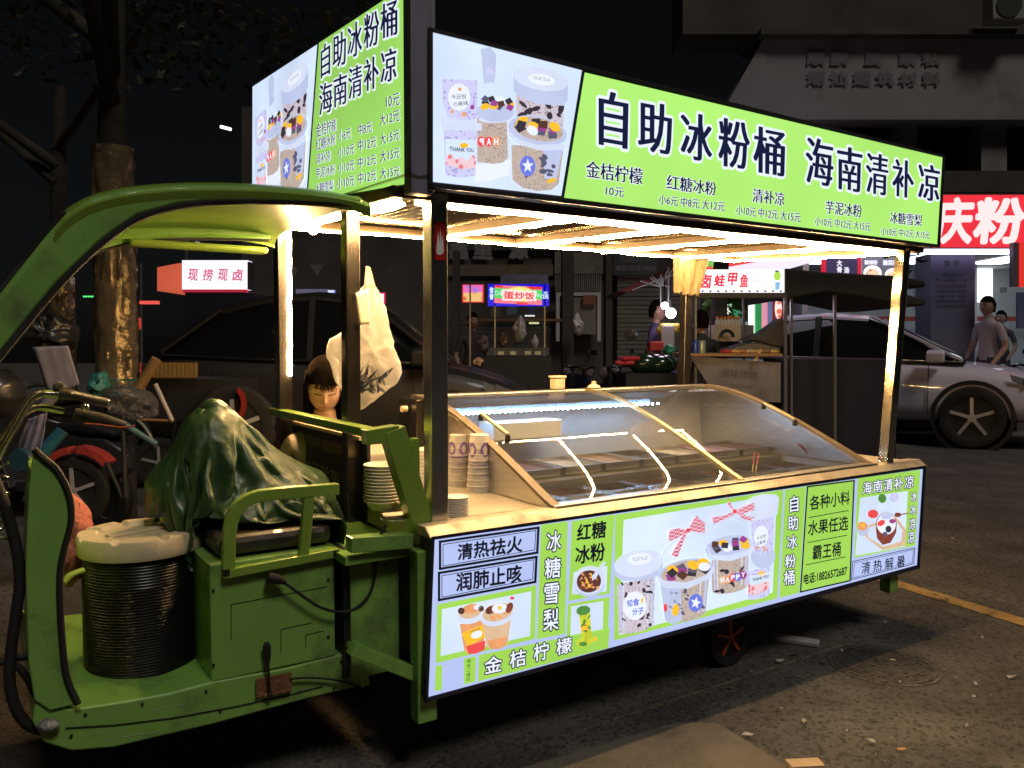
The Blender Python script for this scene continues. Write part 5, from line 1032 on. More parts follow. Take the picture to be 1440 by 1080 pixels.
t = T('red_shop_door', 1092, 12, 'red shop door with an oval lit picture beside the stall', 'door'); RB('door_leaf', 1087, 416, 1101, 482, 12., .08, E('door_red', rgb(135, 45, 50)[:3], .6), t); g = G(); P = Plane2(pY(11.99), NY); P.ell(g, 1094.5, 434, 5, 15, 1); mk('oval_picture', g, ES('oval_print', rgb(255, 235, 225)[:3], rgb(235, 110, 80)[:3], 7), t)  # door leaf is no lamp, its lit look is emission
# --- middle building with shutters
mb = T('shuttered_building', 780, 15, 'dim plastered building with roller shutters behind the cart', 'building')
RB('facade', 340, 150, 1120, 500 + 60, 15., .5, walld, mb)
RB('facade_band', 600, 318, 985, 352, 14.9, .1, M('dark_fascia', (.035, .032, .028), .7, var=.3), mb)
RB('facade_light_wall', 780, 352, 866, 385, 14.92, .08, wallm, mb)
RB('facade_light_wall', 625, 372, 778, 388, 14.94, .06, M('tan_plaster', (.11, .09, .06), .8, var=.2), mb)
for i in range(26): RB('shutter_slat', 868, 386 + i * 6.2, 985, 386 + i * 6.2 + 5.4, 14.86 + (i % 2) * .012, .06, shut, mb)
for i in range(14): RB('shutter_slat', 640, 452 + i * 6.2, 776, 452 + i * 6.2 + 5.4, 14.9, .06, M('dark_shutter', (.05, .05, .045), .6), mb)
for i in range(22): RB('vent_bar', 781 + i * 3.0, 386, 782.3 + i * 3.0, 410, 14.85, .04, M('vent_grey', (.2, .19, .17), .6), mb)
g = G(); P = Plane2(pY(14.89), NY)
for ch, x0 in (('鑫', 632), ('里', 666), ('源', 716)): P.text(g, ch, [(x0, 340), (x0 + 26, 341), (x0 + 26, 364), (x0, 363)], 1, off=.05)
mk('dim_lettering', g, M('dim_letter_grey', (.16, .16, .17), .5), mb, kind='stuff')
bb = RB('phone_sign', 862, 356, 925, 387, 14.8, .08, M('dark_teal_sign', (.03, .05, .055), .4), mb); g = G(); P = Plane2(pY(14.79), NY); P.text(g, '招牌制作', [(872, 360), (914, 360), (914, 369), (872, 369)], 1); P.text(g, '电话:13712198441', [(866, 373), (922, 373), (922, 381), (866, 381)], 1, off=.03); mk('lettering', g, M('dim_letter_grey', (.16, .16, .17)), mb, kind='stuff')
ds = T('white_doorframe', 818, 14.7, 'pale framed doorway with a brown notice beside the dark column', 'doorway')
for a_ in ((782, 411, 787, 480), (840, 411, 845, 480), (787, 411, 840, 416)): RB('frame_bar', *a_, 14.7, .1, M('white_frame', (.42, .43, .45), .5), ds)
RB('brown_notice', 820, 415, 838, 428, 14.65, .03, M('brown_notice', (.2, .08, .04)), ds); RB('door_pane', 789, 418, 838, 470, 14.72, .04, M('door_grey', (.15, .15, .15), .5), ds)
for nm, x0, x1, Yc, lb in (('column', 791, 807, 13.2, 'thick dark column in front of the pale framed doorway'), ('column', 852, 861, 13.4, 'dark column left of the green-grey roller shutter'), ('column', 636, 645, 13.2, 'thin dark column behind the chrome corner post')):
    t = T(nm, (x0 + x1) / 2, Yc, lb, 'column'); RB('shaft', x0, 352, x1, gy(Yc), Yc, .4, M('dark_column', (.04, .036, .032), .8, var=.2), t)
RB('dull_banner', 704, 386, 771, 402, 14.4, .03, M('blue_white_banner', (.16, .17, .26), .6, var=.5, vscale=3), label='torn blue-white banner above the fried rice sign', cat='banner')
for x0, x1, y0, y1, cc, lb in ((713, 727, 431, 442, (.1, .14, .2), 'pale blue poster in the dim shop under the fried rice sign'), (743, 752, 430, 442, (.04, .07, .2), 'dark blue poster under the right end of the fried rice sign'), (690, 704, 430, 445, (.1, .09, .06), 'brownish poster under the left end of the fried rice sign')): RB('shop_poster', x0, y0, x1, y1, 14.5, .03, M('poster_%d' % x0, cc, .5), label=lb, cat='poster')
# --- fried rice stall
st = T('fried_rice_stall', 740, 10.5, 'night stall with the lit egg fried rice sign and glass counter', 'food stall')
sg = RB('sign_box', 686, 399.5, 772, 430, 10.5, .15, E('fr_blue', rgb(20, 10, 215)[:3], 1., True), st)
P = Plane2(pY(10.495), NY); 
def pl2(nm, mat, polys, k=1): g = G(); [P.poly(g, q, k + .2 * i) for i, q in enumerate(polys)]; mk(nm, g, mat, sg, kind='stuff')
pl2('pink_field', E('fr_pink', rgb(245, 120, 140)[:3], 1.), [[(695.5, 401), (762.5, 403.5), (762, 429), (695, 426)]])
pl2('red_rays', E('fr_red', rgb(235, 50, 60)[:3], 1.), [[(696, 401), (705, 401), (709, 404.5), (696, 404)], [(740, 402.5), (762, 403.5), (762, 407), (748, 407)], [(726, 425), (742, 426), (742, 429), (726, 428)]], 2)
pl2('green_band', E('fr_green', rgb(70, 215, 100)[:3], 1.), [[(695.5, 405), (762.5, 408), (762.3, 421.5), (695.3, 419)]], 2.5)
pl2('arch', E('fr_yellow', rgb(235, 230, 120)[:3], 1.), [[(730 + 21 * math.cos(a), 415 - 12 * math.sin(a)) for a in [math.pi * i / 12 for i in range(13)]] + [(742, 424), (720, 423)]], 3)
g = G(); P.text(g, '蛋炒饭', [(706, 408), (754, 410), (753, 422.5), (707, 421.5)], 4, off=.13); mk('lettering_outline', g, E('sign_white', (1, 1, 1)), sg, kind='stuff')
g = G(); P.text(g, '蛋炒饭', [(708, 409.5), (752, 411.5), (751, 421.5), (708, 420.5)], 6, off=.03); mk('lettering', g, E('fr_red', (1, 0, 0)), sg, kind='stuff')
g = G(); P.text(g, 'DA', [(696.5, 408.5), (707, 409), (706, 415.5), (696.5, 415)], 3.2); P.text(g, 'N', [(756, 412.5), (761.5, 413), (761, 419), (755.5, 418.5)], 3.2); P.text(g, '信誉', [(688.5, 404), (694, 404), (694, 421), (688.5, 421)], 3.5, off=.05, vertical=True); P.text(g, '2元', [(763, 414), (771, 414), (771, 420), (763, 420)], 3.5, off=.06); P.text(g, '加料', [(764.5, 410), (770, 410), (770, 413), (764.5, 413)], 3.5, off=.04); mk('small_lettering', g, E('fr_mint', rgb(205, 235, 245)[:3], 1.), sg, kind='stuff')
for x0 in (660, 695, 765): mk('stall_pole', rb(G(), x0, 400, x0 + 2.2, gy(10.5), 10.5, .03), M('dull_pole', (.2, .2, .2), .4, .6), st)
RB('glass_counter', 687, 489, 772, 500, 10.2, .5, GLASS('stall_glass', (.8, .85, .85), 1.4, .1, .35, (.35, .38, .38)), st); RB('counter_body', 680, 501, 776, gy(10.2), 10.2, .6, M('navy_body', (.008, .010, .022), .6), st)
for i, x0 in enumerate((700, 717, 738, 752)): RB('counter_tray', x0, 494, x0 + 9, 499, 10.35, .2, M('tray_steel', (.4, .42, .4), .3, .8), st)
RB('back_counter', 660, 448, 790, 452, 12.5, .5, M('brown_shelf', (.12, .06, .03), .6), st)
for x0, c_ in ((738, (220, 225, 215)), (744, (200, 205, 150))): RB('tube_lamp', x0, 443 if x0 < 740 else 453, x0 + 14, 445 if x0 < 740 else 455.5, 12.3, .05, E('dim_lamp_%d' % x0, rgb(*c_)[:3], 1.), st)
RB('food_picture_sign', 650, 400, 680, 425, 10.6, .1, E('pic_sign_red', rgb(215, 45, 60)[:3], 1., True), label='small lit picture sign of fried food left of the fried rice sign', cat='sign')
P = Plane2(pY(10.595), NY); fs_ = bpy.data.objects['food_picture_sign']; ORG.setdefault(fs_.name, Vector(fs_.location))
g = G(); P.poly(g, [(651.5, 401.5), (678.5, 401), (678.5, 411), (651.5, 412)], 1); mk('pink_field', g, ES('pic_pink', rgb(230, 110, 190)[:3], rgb(160, 120, 220)[:3], 7), fs_); g = G(); P.poly(g, [(651.5, 412), (678.5, 411), (678, 424), (652, 424)], 1.4); mk('printed_food', g, ES('pic_food', rgb(235, 190, 120)[:3], rgb(200, 100, 40)[:3], 9), fs_)
def pbag(x, y, w, h, Y, lb, seed, col=(.35, .36, .34)):
    rr = random.Random(seed); out = [(x + w / 2 * rr.uniform(.7, 1.1) * math.cos(a) * (1 - .5 * max(0, math.sin(a))), y - h / 2 * math.sin(a) * rr.uniform(.85, 1.1)) for a in [6.283 * i / 14 for i in range(14)]]
    return blob('plastic_bag', pY(Y), NY, out, (x, y), w / 2.4 * Y / F, M('bag_%d' % seed, col, .35, coat=.3), lb, 'bag', amp=.05, fs=7, seg=40, lat=14, seed=seed)
pbag(731, 462, 22, 40, 10.3, 'pale plastic bag hanging in the fried rice stall', 21); pbag(812, 455, 16, 36, 12.9, 'white bag hanging in front of the dark column', 22, (.4, .4, .42)); pbag(752, 480, 10, 24, 10.4, 'small white bag standing on the fried rice counter', 23)
pbag(708, 478, 14, 22, 10.4, 'brown paper bag on the fried rice counter', 24, (.12, .06, .03)); pbag(680, 482, 18, 24, 10.6, 'greyish bundle left on the fried rice counter', 25, (.15, .13, .13))
pbag(672, 508, 16, 14, 6.0, 'crumpled tan bag on the dark car bonnet', 26, (.25, .18, .15))
# --- parked scooters, simple but complete
def scooter(loc, rz, label, col, name='scooter', group=None, sc=1.):
    t = thing(name, (0, 0, 0), label, 'scooter', group); body = M('scooter_' + '%02d%02d%02d' % tuple(int(c * 99) for c in col), col, .35, coat=.3, var=.2)
    for xx in (-.6, .62):
        wheel(Vector((xx, 0, .24)), .24, t, ax=Vector((0, 1, 0)))
    g = G(); g.loft([[Vector((x, s_ * w, z)) for s_, z in ((-1, z0), (1, z0), (1, z1), (-1, z1))] for x, w, z0, z1 in ((-.85, .04, .45, .58), (-.7, .1, .38, .68), (-.3, .12, .3, .70), (-.05, .1, .25, .62), (.05, .1, .22, .34), (.35, .1, .22, .32))]); mk('body', g, body, t, smooth=50, bevel=.02)
    g = G(); g.loft([[Vector((x, s_ * w, z)) for s_, z in ((-1, z0), (1, z0), (1, z1), (-1, z1))] for x, w, z0, z1 in ((-.78, .09, .69, .74), (-.5, .13, .71, .79), (-.2, .12, .71, .77), (-.1, .07, .69, .73))]); mk('saddle', g, rubber, t, smooth=50, bevel=.02)
    g = G(); g.prism([(.35, -.14, .22), (.45, -.16, .5), (.40, -.15, .92), (.36, -.13, .92), (.38, -.14, .5), (.28, -.14, .26)], (0, .3, 0)); mk('leg_shield', g, body, t, bevel=.01)
    g = G(); g.tube([(.62, 0, .24), (.45, 0, .8), (.40, 0, 1.0)], .03, 8); g.tube([(.34, -.32, 1.02), (.40, -.15, 1.03), (.41, 0, .98), (.40, .15, 1.03), (.34, .32, 1.02)], .014, 8); mk('steering_column', g, rubber, t, smooth=50)
    g = G(); g.ball((.48, 0, .95), .09, 8, sc=(.8, 1.2, 1)); mk('headlight', g, M('headlight_glass', (.4, .42, .45), .1, .3), t, smooth=60)
    g = G(); g.tube([(.38, -.25, 1.03), (.34, -.3, 1.2)], .006, 6); g.box((.33, -.31, 1.24), .02, .12, .07); mk('mirror', g, rubber, t)
    for ch in t.children: pass
    t.location = loc; t.rotation_euler = (0, 0, rz); t.scale = (sc, sc, sc); return t
def gp(x, Y): q = atY(x, 500, Y); return (q.x, q.y, 0)
scooter(gp(835, 12.4), 2.4, 'dark scooter parked before the pale framed doorway', (.03, .03, .035))
scooter(gp(790, 11.6), .6, 'blue-covered scooter parked right of the fried rice stall', (.02, .04, .12)); scooter(gp(895, 11.8), 2.9, 'dark scooter under the roller shutter with a white bag on it', (.025, .03, .05))
scooter(gp(1398, 13.7), .3, 'scooter with dark body behind the white car by the bright shop', (.03, .03, .04)); scooter(gp(1436, 13.3), 3.6, 'scooter with blue mirror box at the right edge by the shop', (.03, .04, .12))
scooter(gp(650, 12.6), .4, 'dark scooter behind the fried food picture sign', (.03, .028, .03))
pbag(887, 470, 26, 16, 11.6, 'white bag lying on the scooter under the shutter', 31, (.3, .3, .32)); 
# --- melon stall: hanging bulbs, melons, crates, red canopy on a white frame
ms = T('canopy_frame', 935, 10.2, 'white tube canopy frame with a thin sloping red roof left of the yellow cloth', 'canopy')
g = G(); g.prism([atY(x, y, 10.2) for x, y in ((869, 409), (947, 374), (947, 380), (884, 411))], Vector((0, 1.6, 0))); mk('canopy_sheet', g, M('dark_red_sheet', (.16, .03, .025), .5), ms)
fr = M('frame_white_tube', (.42, .45, .43), .4); Pm = pY(10.15)
for a_, b_ in (((888, 408), (948, 385)), ((900, 395), (928, 403)), ((928, 403), (948, 376)), ((917, 388), (930, 400)), ((938, 381), (928, 402)), ((929, 385), (929, 430)), ((940, 376), (940, 428)), ((929, 400), (942, 404)), ((914, 390), (928, 401))): g = G(); g.tube([Pm(*a_), Pm(*b_)], .009, 6); mk('frame_tube', g, fr, ms)
for x, y, r_, lb in ((935, 430, .045, 'upper small glowing bulb hanging from the canopy frame'), (943.5, 440.5, .062, 'lower large glowing bulb hanging from the canopy frame')):
    t = thing('hanging_bulb', atY(x, y, 9.9), lb, 'lamp'); g = G(); g.ball(atY(x, y, 9.9), r_, 8); mk('globe', g, E('bulb_glow', (.95, .78, 1.), 22, True), t, smooth=60); g = G(); g.tube([atY(x, y - 5, 9.9), atY(x - 1, y - 45, 9.9)], .006, 5); g.tube([atY(x, y - 9, 9.9), atY(x, y - 4, 9.9)], .02, 8); mk('cord', g, rubber, t)
RB('melon_table', 880, 525, 955, 545, 9.4, .8, M('navy_body', (.02, .025, .05)), label='dark blue low cart carrying watermelons', cat='cart')
for i, (x, y, r_) in enumerate(((905, 512, .15), (918, 510, .15), (927, 513, .14), (935, 511, .14))):
    g = G(); q = atY(x, y, 9.5 + (i % 2) * .2); g.ball(q, r_, 8, sc=(1.2, 1, .8)); mk('watermelon', g, M('melon_green', (.012, .03, .014), .2, coat=.5), smooth=60, label=('leftmost', 'second from the left', 'third from the left', 'rightmost')[i] + ' of the four dark glossy watermelons on the blue cart', cat='watermelon', group='watermelons under the bulbs')
for i, (x, y) in enumerate(((878, 510), (885, 504))): g = G(); q = atY(x, y, 9.3); g.box(q, .22, .14, .05, .4 * i, 0); mk('melon_half', g, M('melon_red', (.5, .03, .05), .3, coat=.5), label=('upper' if i else 'lower') + ' cut red melon half on the left end of the melon cart', cat='melon', bevel=.02)
g = G(); g.box(atY(937, 478, 10), .16, .2, .34); mk('white_crate', g, M('pale_crate', (.35, .35, .42), .5), label='pale crate with yellow mangoes under the glowing bulbs', cat='crate', bevel=.01)
for i in range(8): g = G(); g.ball(atY(930 + i * 3.2, 464 - (i % 2) * 4, 9.95), .05, 6, sc=(1.3, 1, 1)); mk('mango', g, M('mango_yellow', (.5, .38, .06), .4), smooth=60, label='yellow mango in the pale crate under the bulbs', cat='fruit', group='mangoes in the pale crate')
g = G(); g.box(atY(922, 487, 9.9), .17, .15, .12); mk('red_basket', g, M('red_basket', (.4, .02, .03), .4), label='red plastic basket beside the vendor in purple', cat='basket', bevel=.02)
pbag(940, 492, 20, 16, 9.8, 'green plastic bag beside the red basket', 33, (.02, .2, .1))
# --- frog and turtle stall
fs = T('frog_stall', 1045, 7.6, 'long dark stall with a bright white sign in red brush lettering', 'food stall')
Y_ = 7.6
sg = RB('sign_box', 962, 379, 1103, 411, Y_, .12, E('stall_white', rgb(252, 253, 245)[:3], 1.25, True), fs); P = Plane2(pY(Y_ - .005), NY)
g = G()
for ch, x0, y0, x1, y1 in (('卤', 984, 386, 1000, 405), ('蛙', 1005, 386, 1019, 402), ('甲', 1024, 384, 1036, 401), ('鱼', 1041, 386, 1052, 403)): P.text(g, ch, [(x0 + 1, y0), (x1 + 1, y0), (x1 - 1, y1), (x0 - 1, y1)], 1, off=.035)
mk('lettering', g, E('brush_red', rgb(228, 60, 90)[:3], 1.), sg, kind='stuff')
g = G(); P.text(g, '净重 现杀现做', [(1056, 392), (1079, 392), (1079, 396), (1056, 396)], 1); mk('small_lettering', g, E('grey_print', rgb(150, 150, 150)[:3], 1.), sg, kind='stuff')
g = G(); P.ell(g, 1093, 388, 5, 6.5, 1); mk('green_fruit_mark', g, E('lime_mark', rgb(175, 225, 80)[:3], 1.), sg); g = G(); P.ell(g, 1092.5, 381.5, 3, 1.4, 1.5); mk('leaf_mark', g, E('leaf_mark', rgb(50, 130, 60)[:3], .9), sg)
g = G(); P.poly(g, [(1090, 397), (1097, 396.5), (1096, 407), (1090, 408)], 1); mk('blue_mark', g, E('blue_mark', rgb(140, 190, 235)[:3], 1.), sg)
g = G()
for i in range(11): P.ell(g, 988 + i * 11, 409.4, 2.2, 1.2, 1)
mk('blue_dots', g, E('navy_dots', rgb(50, 50, 140)[:3], .8), sg, kind='stuff')
RB('sign_rail', 975, 411.5, 1106, 418.5, Y_ - .02, .14, M('stall_iron', (.06, .055, .055), .5), fs)
mk('canopy', (lambda g: g.prism([atY(x, y, Y_) for x, y in ((1104, 377), (1165, 383), (1268, 388), (1302, 395), (1302, 404), (1270, 402), (1270, 412), (1304, 422), (1300, 430), (1268, 430), (1215, 418), (1162, 411), (1104, 421))], Vector((0, 1.5, 0))))(G()), M('black_canvas', (.014, .014, .013), .85, var=.3, bump=.4, bscale=6), fs, smooth=40, bevel=.02)
for x0, Yp, x1 in ((1103, Y_, 1107), (1112, Y_ + .1, 1115), (1173, Y_ + .1, 1176.5), (977, Y_, 980), (1045, Y_ + 1.3, 1048)): mk('stall_pole', rb(G(), x0, 415, x1, min(640, gy(Yp) + 4), Yp, .03), M('grey_pole', (.28, .28, .3), .3, .7), fs)
mk('counter_apron', (lambda g: g.prism([atY(x, y, Y_ - .05) for x, y in ((970, 501), (1098, 510), (1098, 566), (1010, 562))], Vector((0, .04, 0))))(G()), M('grey_banner', (.16, .15, .17), .6, var=.35, vscale=5), fs)
RB('counter_board', 970, 497, 1100, 501, Y_ - .1, .8, M('wood_counter', (.3, .17, .08), .5), fs); P = Plane2(pY(Y_ - .055), NY); g = G(); P.text(g, '卤味烧烤', [(1015, 518), (1065, 522), (1064, 534), (1014, 530)], 1); P.text(g, '欢迎品尝', [(1024, 539), (1058, 542), (1058, 547), (1024, 544)], 1); mk('faded_lettering', g, M('banner_ink', (.08, .075, .09)), fs, kind='stuff')
RB('stall_body', 1100, 505, 1260, gy(Y_) - 6, Y_ + .3, .6, M('navy_body', (.02, .025, .05)), fs)
for x0, cc, lb in ((975, (.04, .08, .4), 'blue can at the left end of the frog stall counter'), (984, (.3, .38, .3), 'pale green can next to the blue can on the frog stall')): g = G(); q = atY(x0 + 3, 497, Y_); g.lathe(q, [(.001, 0), (.032, 0), (.034, .01), (.034, .11), (.03, .12), (.001, .12)], 16); mk('drink_can', g, M('can_%d' % x0, cc, .3, .3), smooth=40, label=lb, cat='can')
rr = random.Random(12)
for i in range(7):
    x = 1022 + i * 11; q = atY(x, 496, Y_ + .1); cc = [(.4, .03, .03), (.5, .3, .08), (.35, .16, .05), (.45, .35, .2), (.4, .2, .05), (.2, .12, .06), (.5, .35, .1)][i]; g = G(); g.ball(q + Z * .01, .05, 6, sc=(1.3, 1, .45)); mk('food_heap', g, M('food_%d' % i, cc, .5, var=.5, vscale=40, bump=.6), smooth=60, label=('red pepper', 'orange', 'dark brown', 'pale', 'rusty brown', 'darkest', 'yellow-orange')[i] + ' heap of cooked food, number %s from the left on the frog stall counter' % ('one', 'two', 'three', 'four', 'five', 'six', 'seven')[i], cat='food', group='food heaps on the frog stall counter')
g = G(); g.beam(atY(1062, 508, Y_ - .1), atY(1070, 492, Y_), .03, .01); mk('paddle', g, M('wood_tip', (.6, .42, .2)), label='pale wooden paddle leaning on the frog stall counter', cat='paddle')
# crate of bottles + plants behind the stall
bx = T('bottle_crate', 1025, 9.6, 'beige crate of orange-capped bottles behind the frog stall', 'crate'); bx.location.z = atY(1025, 480, 9.6).z; ORG[bx.name] = Vector(bx.location)
RB('crate_box', 1005, 457, 1042, 480, 9.6, .3, M('beige_box', (.45, .36, .26), .6), bx); mk('crate_frame', (lambda g: [g.tube([atY(1012 + 10 + 9 * math.cos(a), 474 - 9 * math.sin(a), 9.55) for a in [math.pi * i / 12 for i in range(13)]], .02, 6)] and g)(G()), rubber, bx)
for i in range(7):
    x = 1009 + i * 5; g = G(); g.lathe(atY(x, 457, 9.7), [(.001, 0), (.03, 0), (.03, .05), (.014, .07), (.014, .075), (.001, .075)], 10); b_ = mk('bottle', g, M('bottle_clear', (.45, .42, .36), .2), bx, smooth=50); g = G(); g.lathe(atY(x, 457, 9.7) + Z * .076, [(.001, 0), (.018, 0), (.018, .022), (.001, .022)], 10); mk('cap', g, M('orange_cap', (.7, .2, .04), .4), b_)
def leafs(name, c, n, r_, sz, mat, label, cat, seed, up=.8, thin=.3):
    rr = random.Random(seed); g = G()
    for i in range(n):
        d = Vector((rr.gauss(0, 1), rr.gauss(0, 1), rr.gauss(up, .7))).normalized(); p = Vector(c) + d * r_ * rr.uniform(.3, 1); sd = d.cross(Vector((rr.random(), rr.random(), .3))).normalized() * sz * thin; g.add([p, p + d * sz * .5 + sd, p + d * sz - Z * sz * .3, p + d * sz * .5 - sd], [(0, 1, 2, 3)])
    return mk(name, g, mat, label=label, cat=cat, kind=None)
leafm = M('plant_green', (.08, .2, .04), .5, var=.4)
leafs('potted_plant', atY(1020, 435, 10), 160, .22, .13, leafm, 'leafy green plant among the fruit behind the frog stall', 'plant', 3); 
for i in range(9): g = G(); g.ball(atY(984 + i * 4.4 if i < 5 else 990 + i * 5.2, 451 - (i * 7 % 5), 10.3), .055, 6); mk('orange', g, M('citrus', (.55, .4, .1), .5), smooth=60, label='yellow citrus fruit piled behind the frog stall', cat='fruit', group='citrus piled behind the frog stall')
RB('fruit_shelf', 975, 457, 1060, 475, 10.4, .6, M('fruit_bench', (.25, .25, .27), .6), label='grey bench holding the fruit behind the frog stall', cat='bench'); RB('red_cap_jar', 965, 455, 972, 470, 10.2, .1, M('white_jar', (.5, .5, .5)), label='white jar with red cap by the canopy pole', cat='jar')
# white parasol cloth lying by the stall
g = G(); g.prism([atY(x, y, 8.6) for x, y in ((1022, 492), (1055, 482), (1098, 484), (1098, 497), (1022, 500))], Vector((0, .4, 0))); mk('white_cloth_bundle', g, M('grey_white_cloth', (.3, .3, .36), .6, bump=.6, bscale=8), label='pale grey folded cloth sheet behind the frog stall counter', cat='cloth', bevel=.02)
g = G(); g.prism([atY(x, y, 8.4) for x, y in ((1045, 479), (1075, 467), (1103, 447), (1103, 488), (1090, 486), (1062, 478))], Vector((0, .3, 0))); mk('sloping_lid', g, M('dark_lid', (.1, .1, .11), .5), label='dark sloping cover raised behind the frog stall counter', cat='cover', bevel=.01)
# ====================================================================== CARS
def car(loc, rz, sc, paint, label, glassm, name='parked_car'):
    t = thing(name, (0, 0, 0), label, 'car')
    def sym(h): return [Vector(q) for q in h] + [Vector((q[0], -q[1], q[2])) for q in reversed(h[:-1] if abs(h[-1][1]) < 1e-6 else h)]
    st = [(-2.32, .62, .80, .5), (-2.27, .76, .93, .36), (-2.1, .85, 1.0, .28), (-1.7, .88, 1.02, .24), (-.8, .90, .99, .22), (.3, .90, .96, .22), (1.0, .89, .94, .22), (1.5, .88, .90, .24), (1.9, .85, .82, .26), (2.15, .79, .74, .28), (2.28, .68, .66, .32), (2.34, .5, .56, .4)]
    g = G(); g.loft([sym([(x, -hw * .92, zb), (x, -hw, zb + .14), (x, -hw * 1.01, (zb + zt) / 2), (x, -hw * .985, zt - .13), (x, -hw * .93, zt - .035), (x, -hw * .6, zt + .012), (x, 0, zt + .03)]) for x, hw, zt, zb in st]); bd_ = mk('body', g, paint, t, smooth=50)
    m_ = bd_.modifiers.new('smooth', 'SUBSURF'); m_.levels = 1; m_.render_levels = 1
    gh = [(-2.05, .70, .60, 1.0, 1.04), (-1.7, .76, .60, 1.0, 1.24), (-1.3, .78, .60, 1.0, 1.38), (-.8, .79, .61, .98, 1.46), (-.2, .79, .61, .97, 1.49), (.3, .79, .60, .95, 1.45), (.62, .79, .62, .94, 1.32), (.95, .79, .68, .93, 1.12), (1.3, .77, .74, .93, .96)]
    g = G(); g.loft([sym([(x, -wb, zb), (x, -(wb * .45 + wt * .55) - .01, zb * .5 + zr * .5), (x, -wt, zr - .04), (x, -wt * .85, zr), (x, 0, zr + .02)]) for x, wb, wt, zb, zr in gh]); mk('glass', g, glassm, t, smooth=50)
    g = G(); g.loft([sym([(x, -wt - .012, zr - .05), (x, -wt - .008, zr - .02), (x, -wt * .85, zr + .016), (x, 0, zr + .036)]) for x, wb, wt, zb, zr in gh[2:6]]); mk('roof', g, paint, t, smooth=50)
    for s_ in (-1, 1):
        for a_, b_, w_ in (((1.28, .775, .95), (.34, .612, 1.45), .06), ((-1.3, .615, 1.36), (-1.95, .73, 1.03), .1), ((-.25, .80, .97), (-.25, .625, 1.46), .07)):
            g = G(); g.beam(Vector((a_[0], a_[1] * s_, a_[2])), Vector((b_[0], b_[1] * s_, b_[2])), w_, .03, side=(1, 0, 0) if w_ == .07 else None); mk('pillar', g, paint if w_ != .07 else rubber, t, bevel=.008)
        g = G(); g.tube([(-1.95, s_ * .74, 1.02), (-1.0, s_ * .81, .985), (.6, s_ * .81, .955), (1.26, s_ * .79, .945)], .012, 6); mk('window_trim', g, M('trim_chrome', (.4, .4, .42), .2, 1), t, smooth=60)
        g = G(); g.loft([[Vector((1.02 + a * .09, s_ * (.86 + b * .17), 1.0 + c * .075)) for b, c in ((0, -1), (1, -.9), (1.1, .6), (.2, 1))] for a in (-1, -.5, .6, 1)]); mk('wing_mirror', g, paint, t, smooth=40, bevel=.02)
        g = G(); 
        for xs in (.95, -.25, -1.3): g.box((xs, s_ * .905, .62), .008, .006, .58)
        mk('door_gap', g, rubber, t, kind='stuff')
        for xs in (.02, -1.05): g = G(); g.box((xs, s_ * .915, .82), .2, .03, .03); mk('door_handle', g, paint, t, bevel=.01)
        for xx in (1.38, -1.38):
            g = G(); g.lathe((xx, s_ * .60, .34), [(.36, 0), (.40, .0), (.405, .29), (.40, .312), (.36, .312)], 36, cap=False, ax=Vector((0, s_, 0))); mk('wheel_arch', g, rubber, t, smooth=40)
            g = G(); g.lathe((xx, s_ * .58, .34), [(.001, 0), (.385, 0), (.385, .2), (.001, .2)], 36, ax=Vector((0, s_, 0))); mk('wheel_well', g, M('well_black', (.004, .004, .004), .9), t)
            wheel(Vector((xx, s_ * .84, .34)), .335, t, w=.2, ax=Vector((0, -s_, 0)))
        g = G(); g.prism([(2.25, s_ * .55, .62), (2.05, s_ * .80, .70), (1.72, s_ * .872, .80), (1.74, s_ * .875, .74), (2.1, s_ * .80, .60)], (0, 0, .012)); g.beam((2.28, s_ * .5, .62), (1.85, s_ * .86, .74), .03, .1); mk('headlight', g, M('car_headlight', (.25, .26, .28), .08, .4), t, smooth=40)
        g = G(); g.beam((-2.3, s_ * .5, .86), (-2.14, s_ * .84, .9), .03, .12); mk('tail_light', g, M('tail_red', (.5, .02, .02), .2), t, bevel=.01)
    g = G(); g.box((0, 0, .3), 3.6, 1.5, .2); mk('underbody', g, rubber, t)
    t.location = loc; t.rotation_euler = (0, 0, rz); t.scale = sc; return t
carglass = M('car_glass', (.008, .009, .010), .06, 0, spec=.8)
car((5.05, 12.3, 0), R(-30), (1.2, 1.2, 1.2), M('white_car_paint', (.54, .54, .70), .3, 0, coat=.8), 'white car parked behind the right end of the food cart', carglass)
car((-1.72, 8.5, 0), R(0), (.84, .9, 1.24), M('dark_car_paint', (.02, .018, .016), .5, .0, coat=.15), 'black high-roofed car parked right behind the seller', carglass)
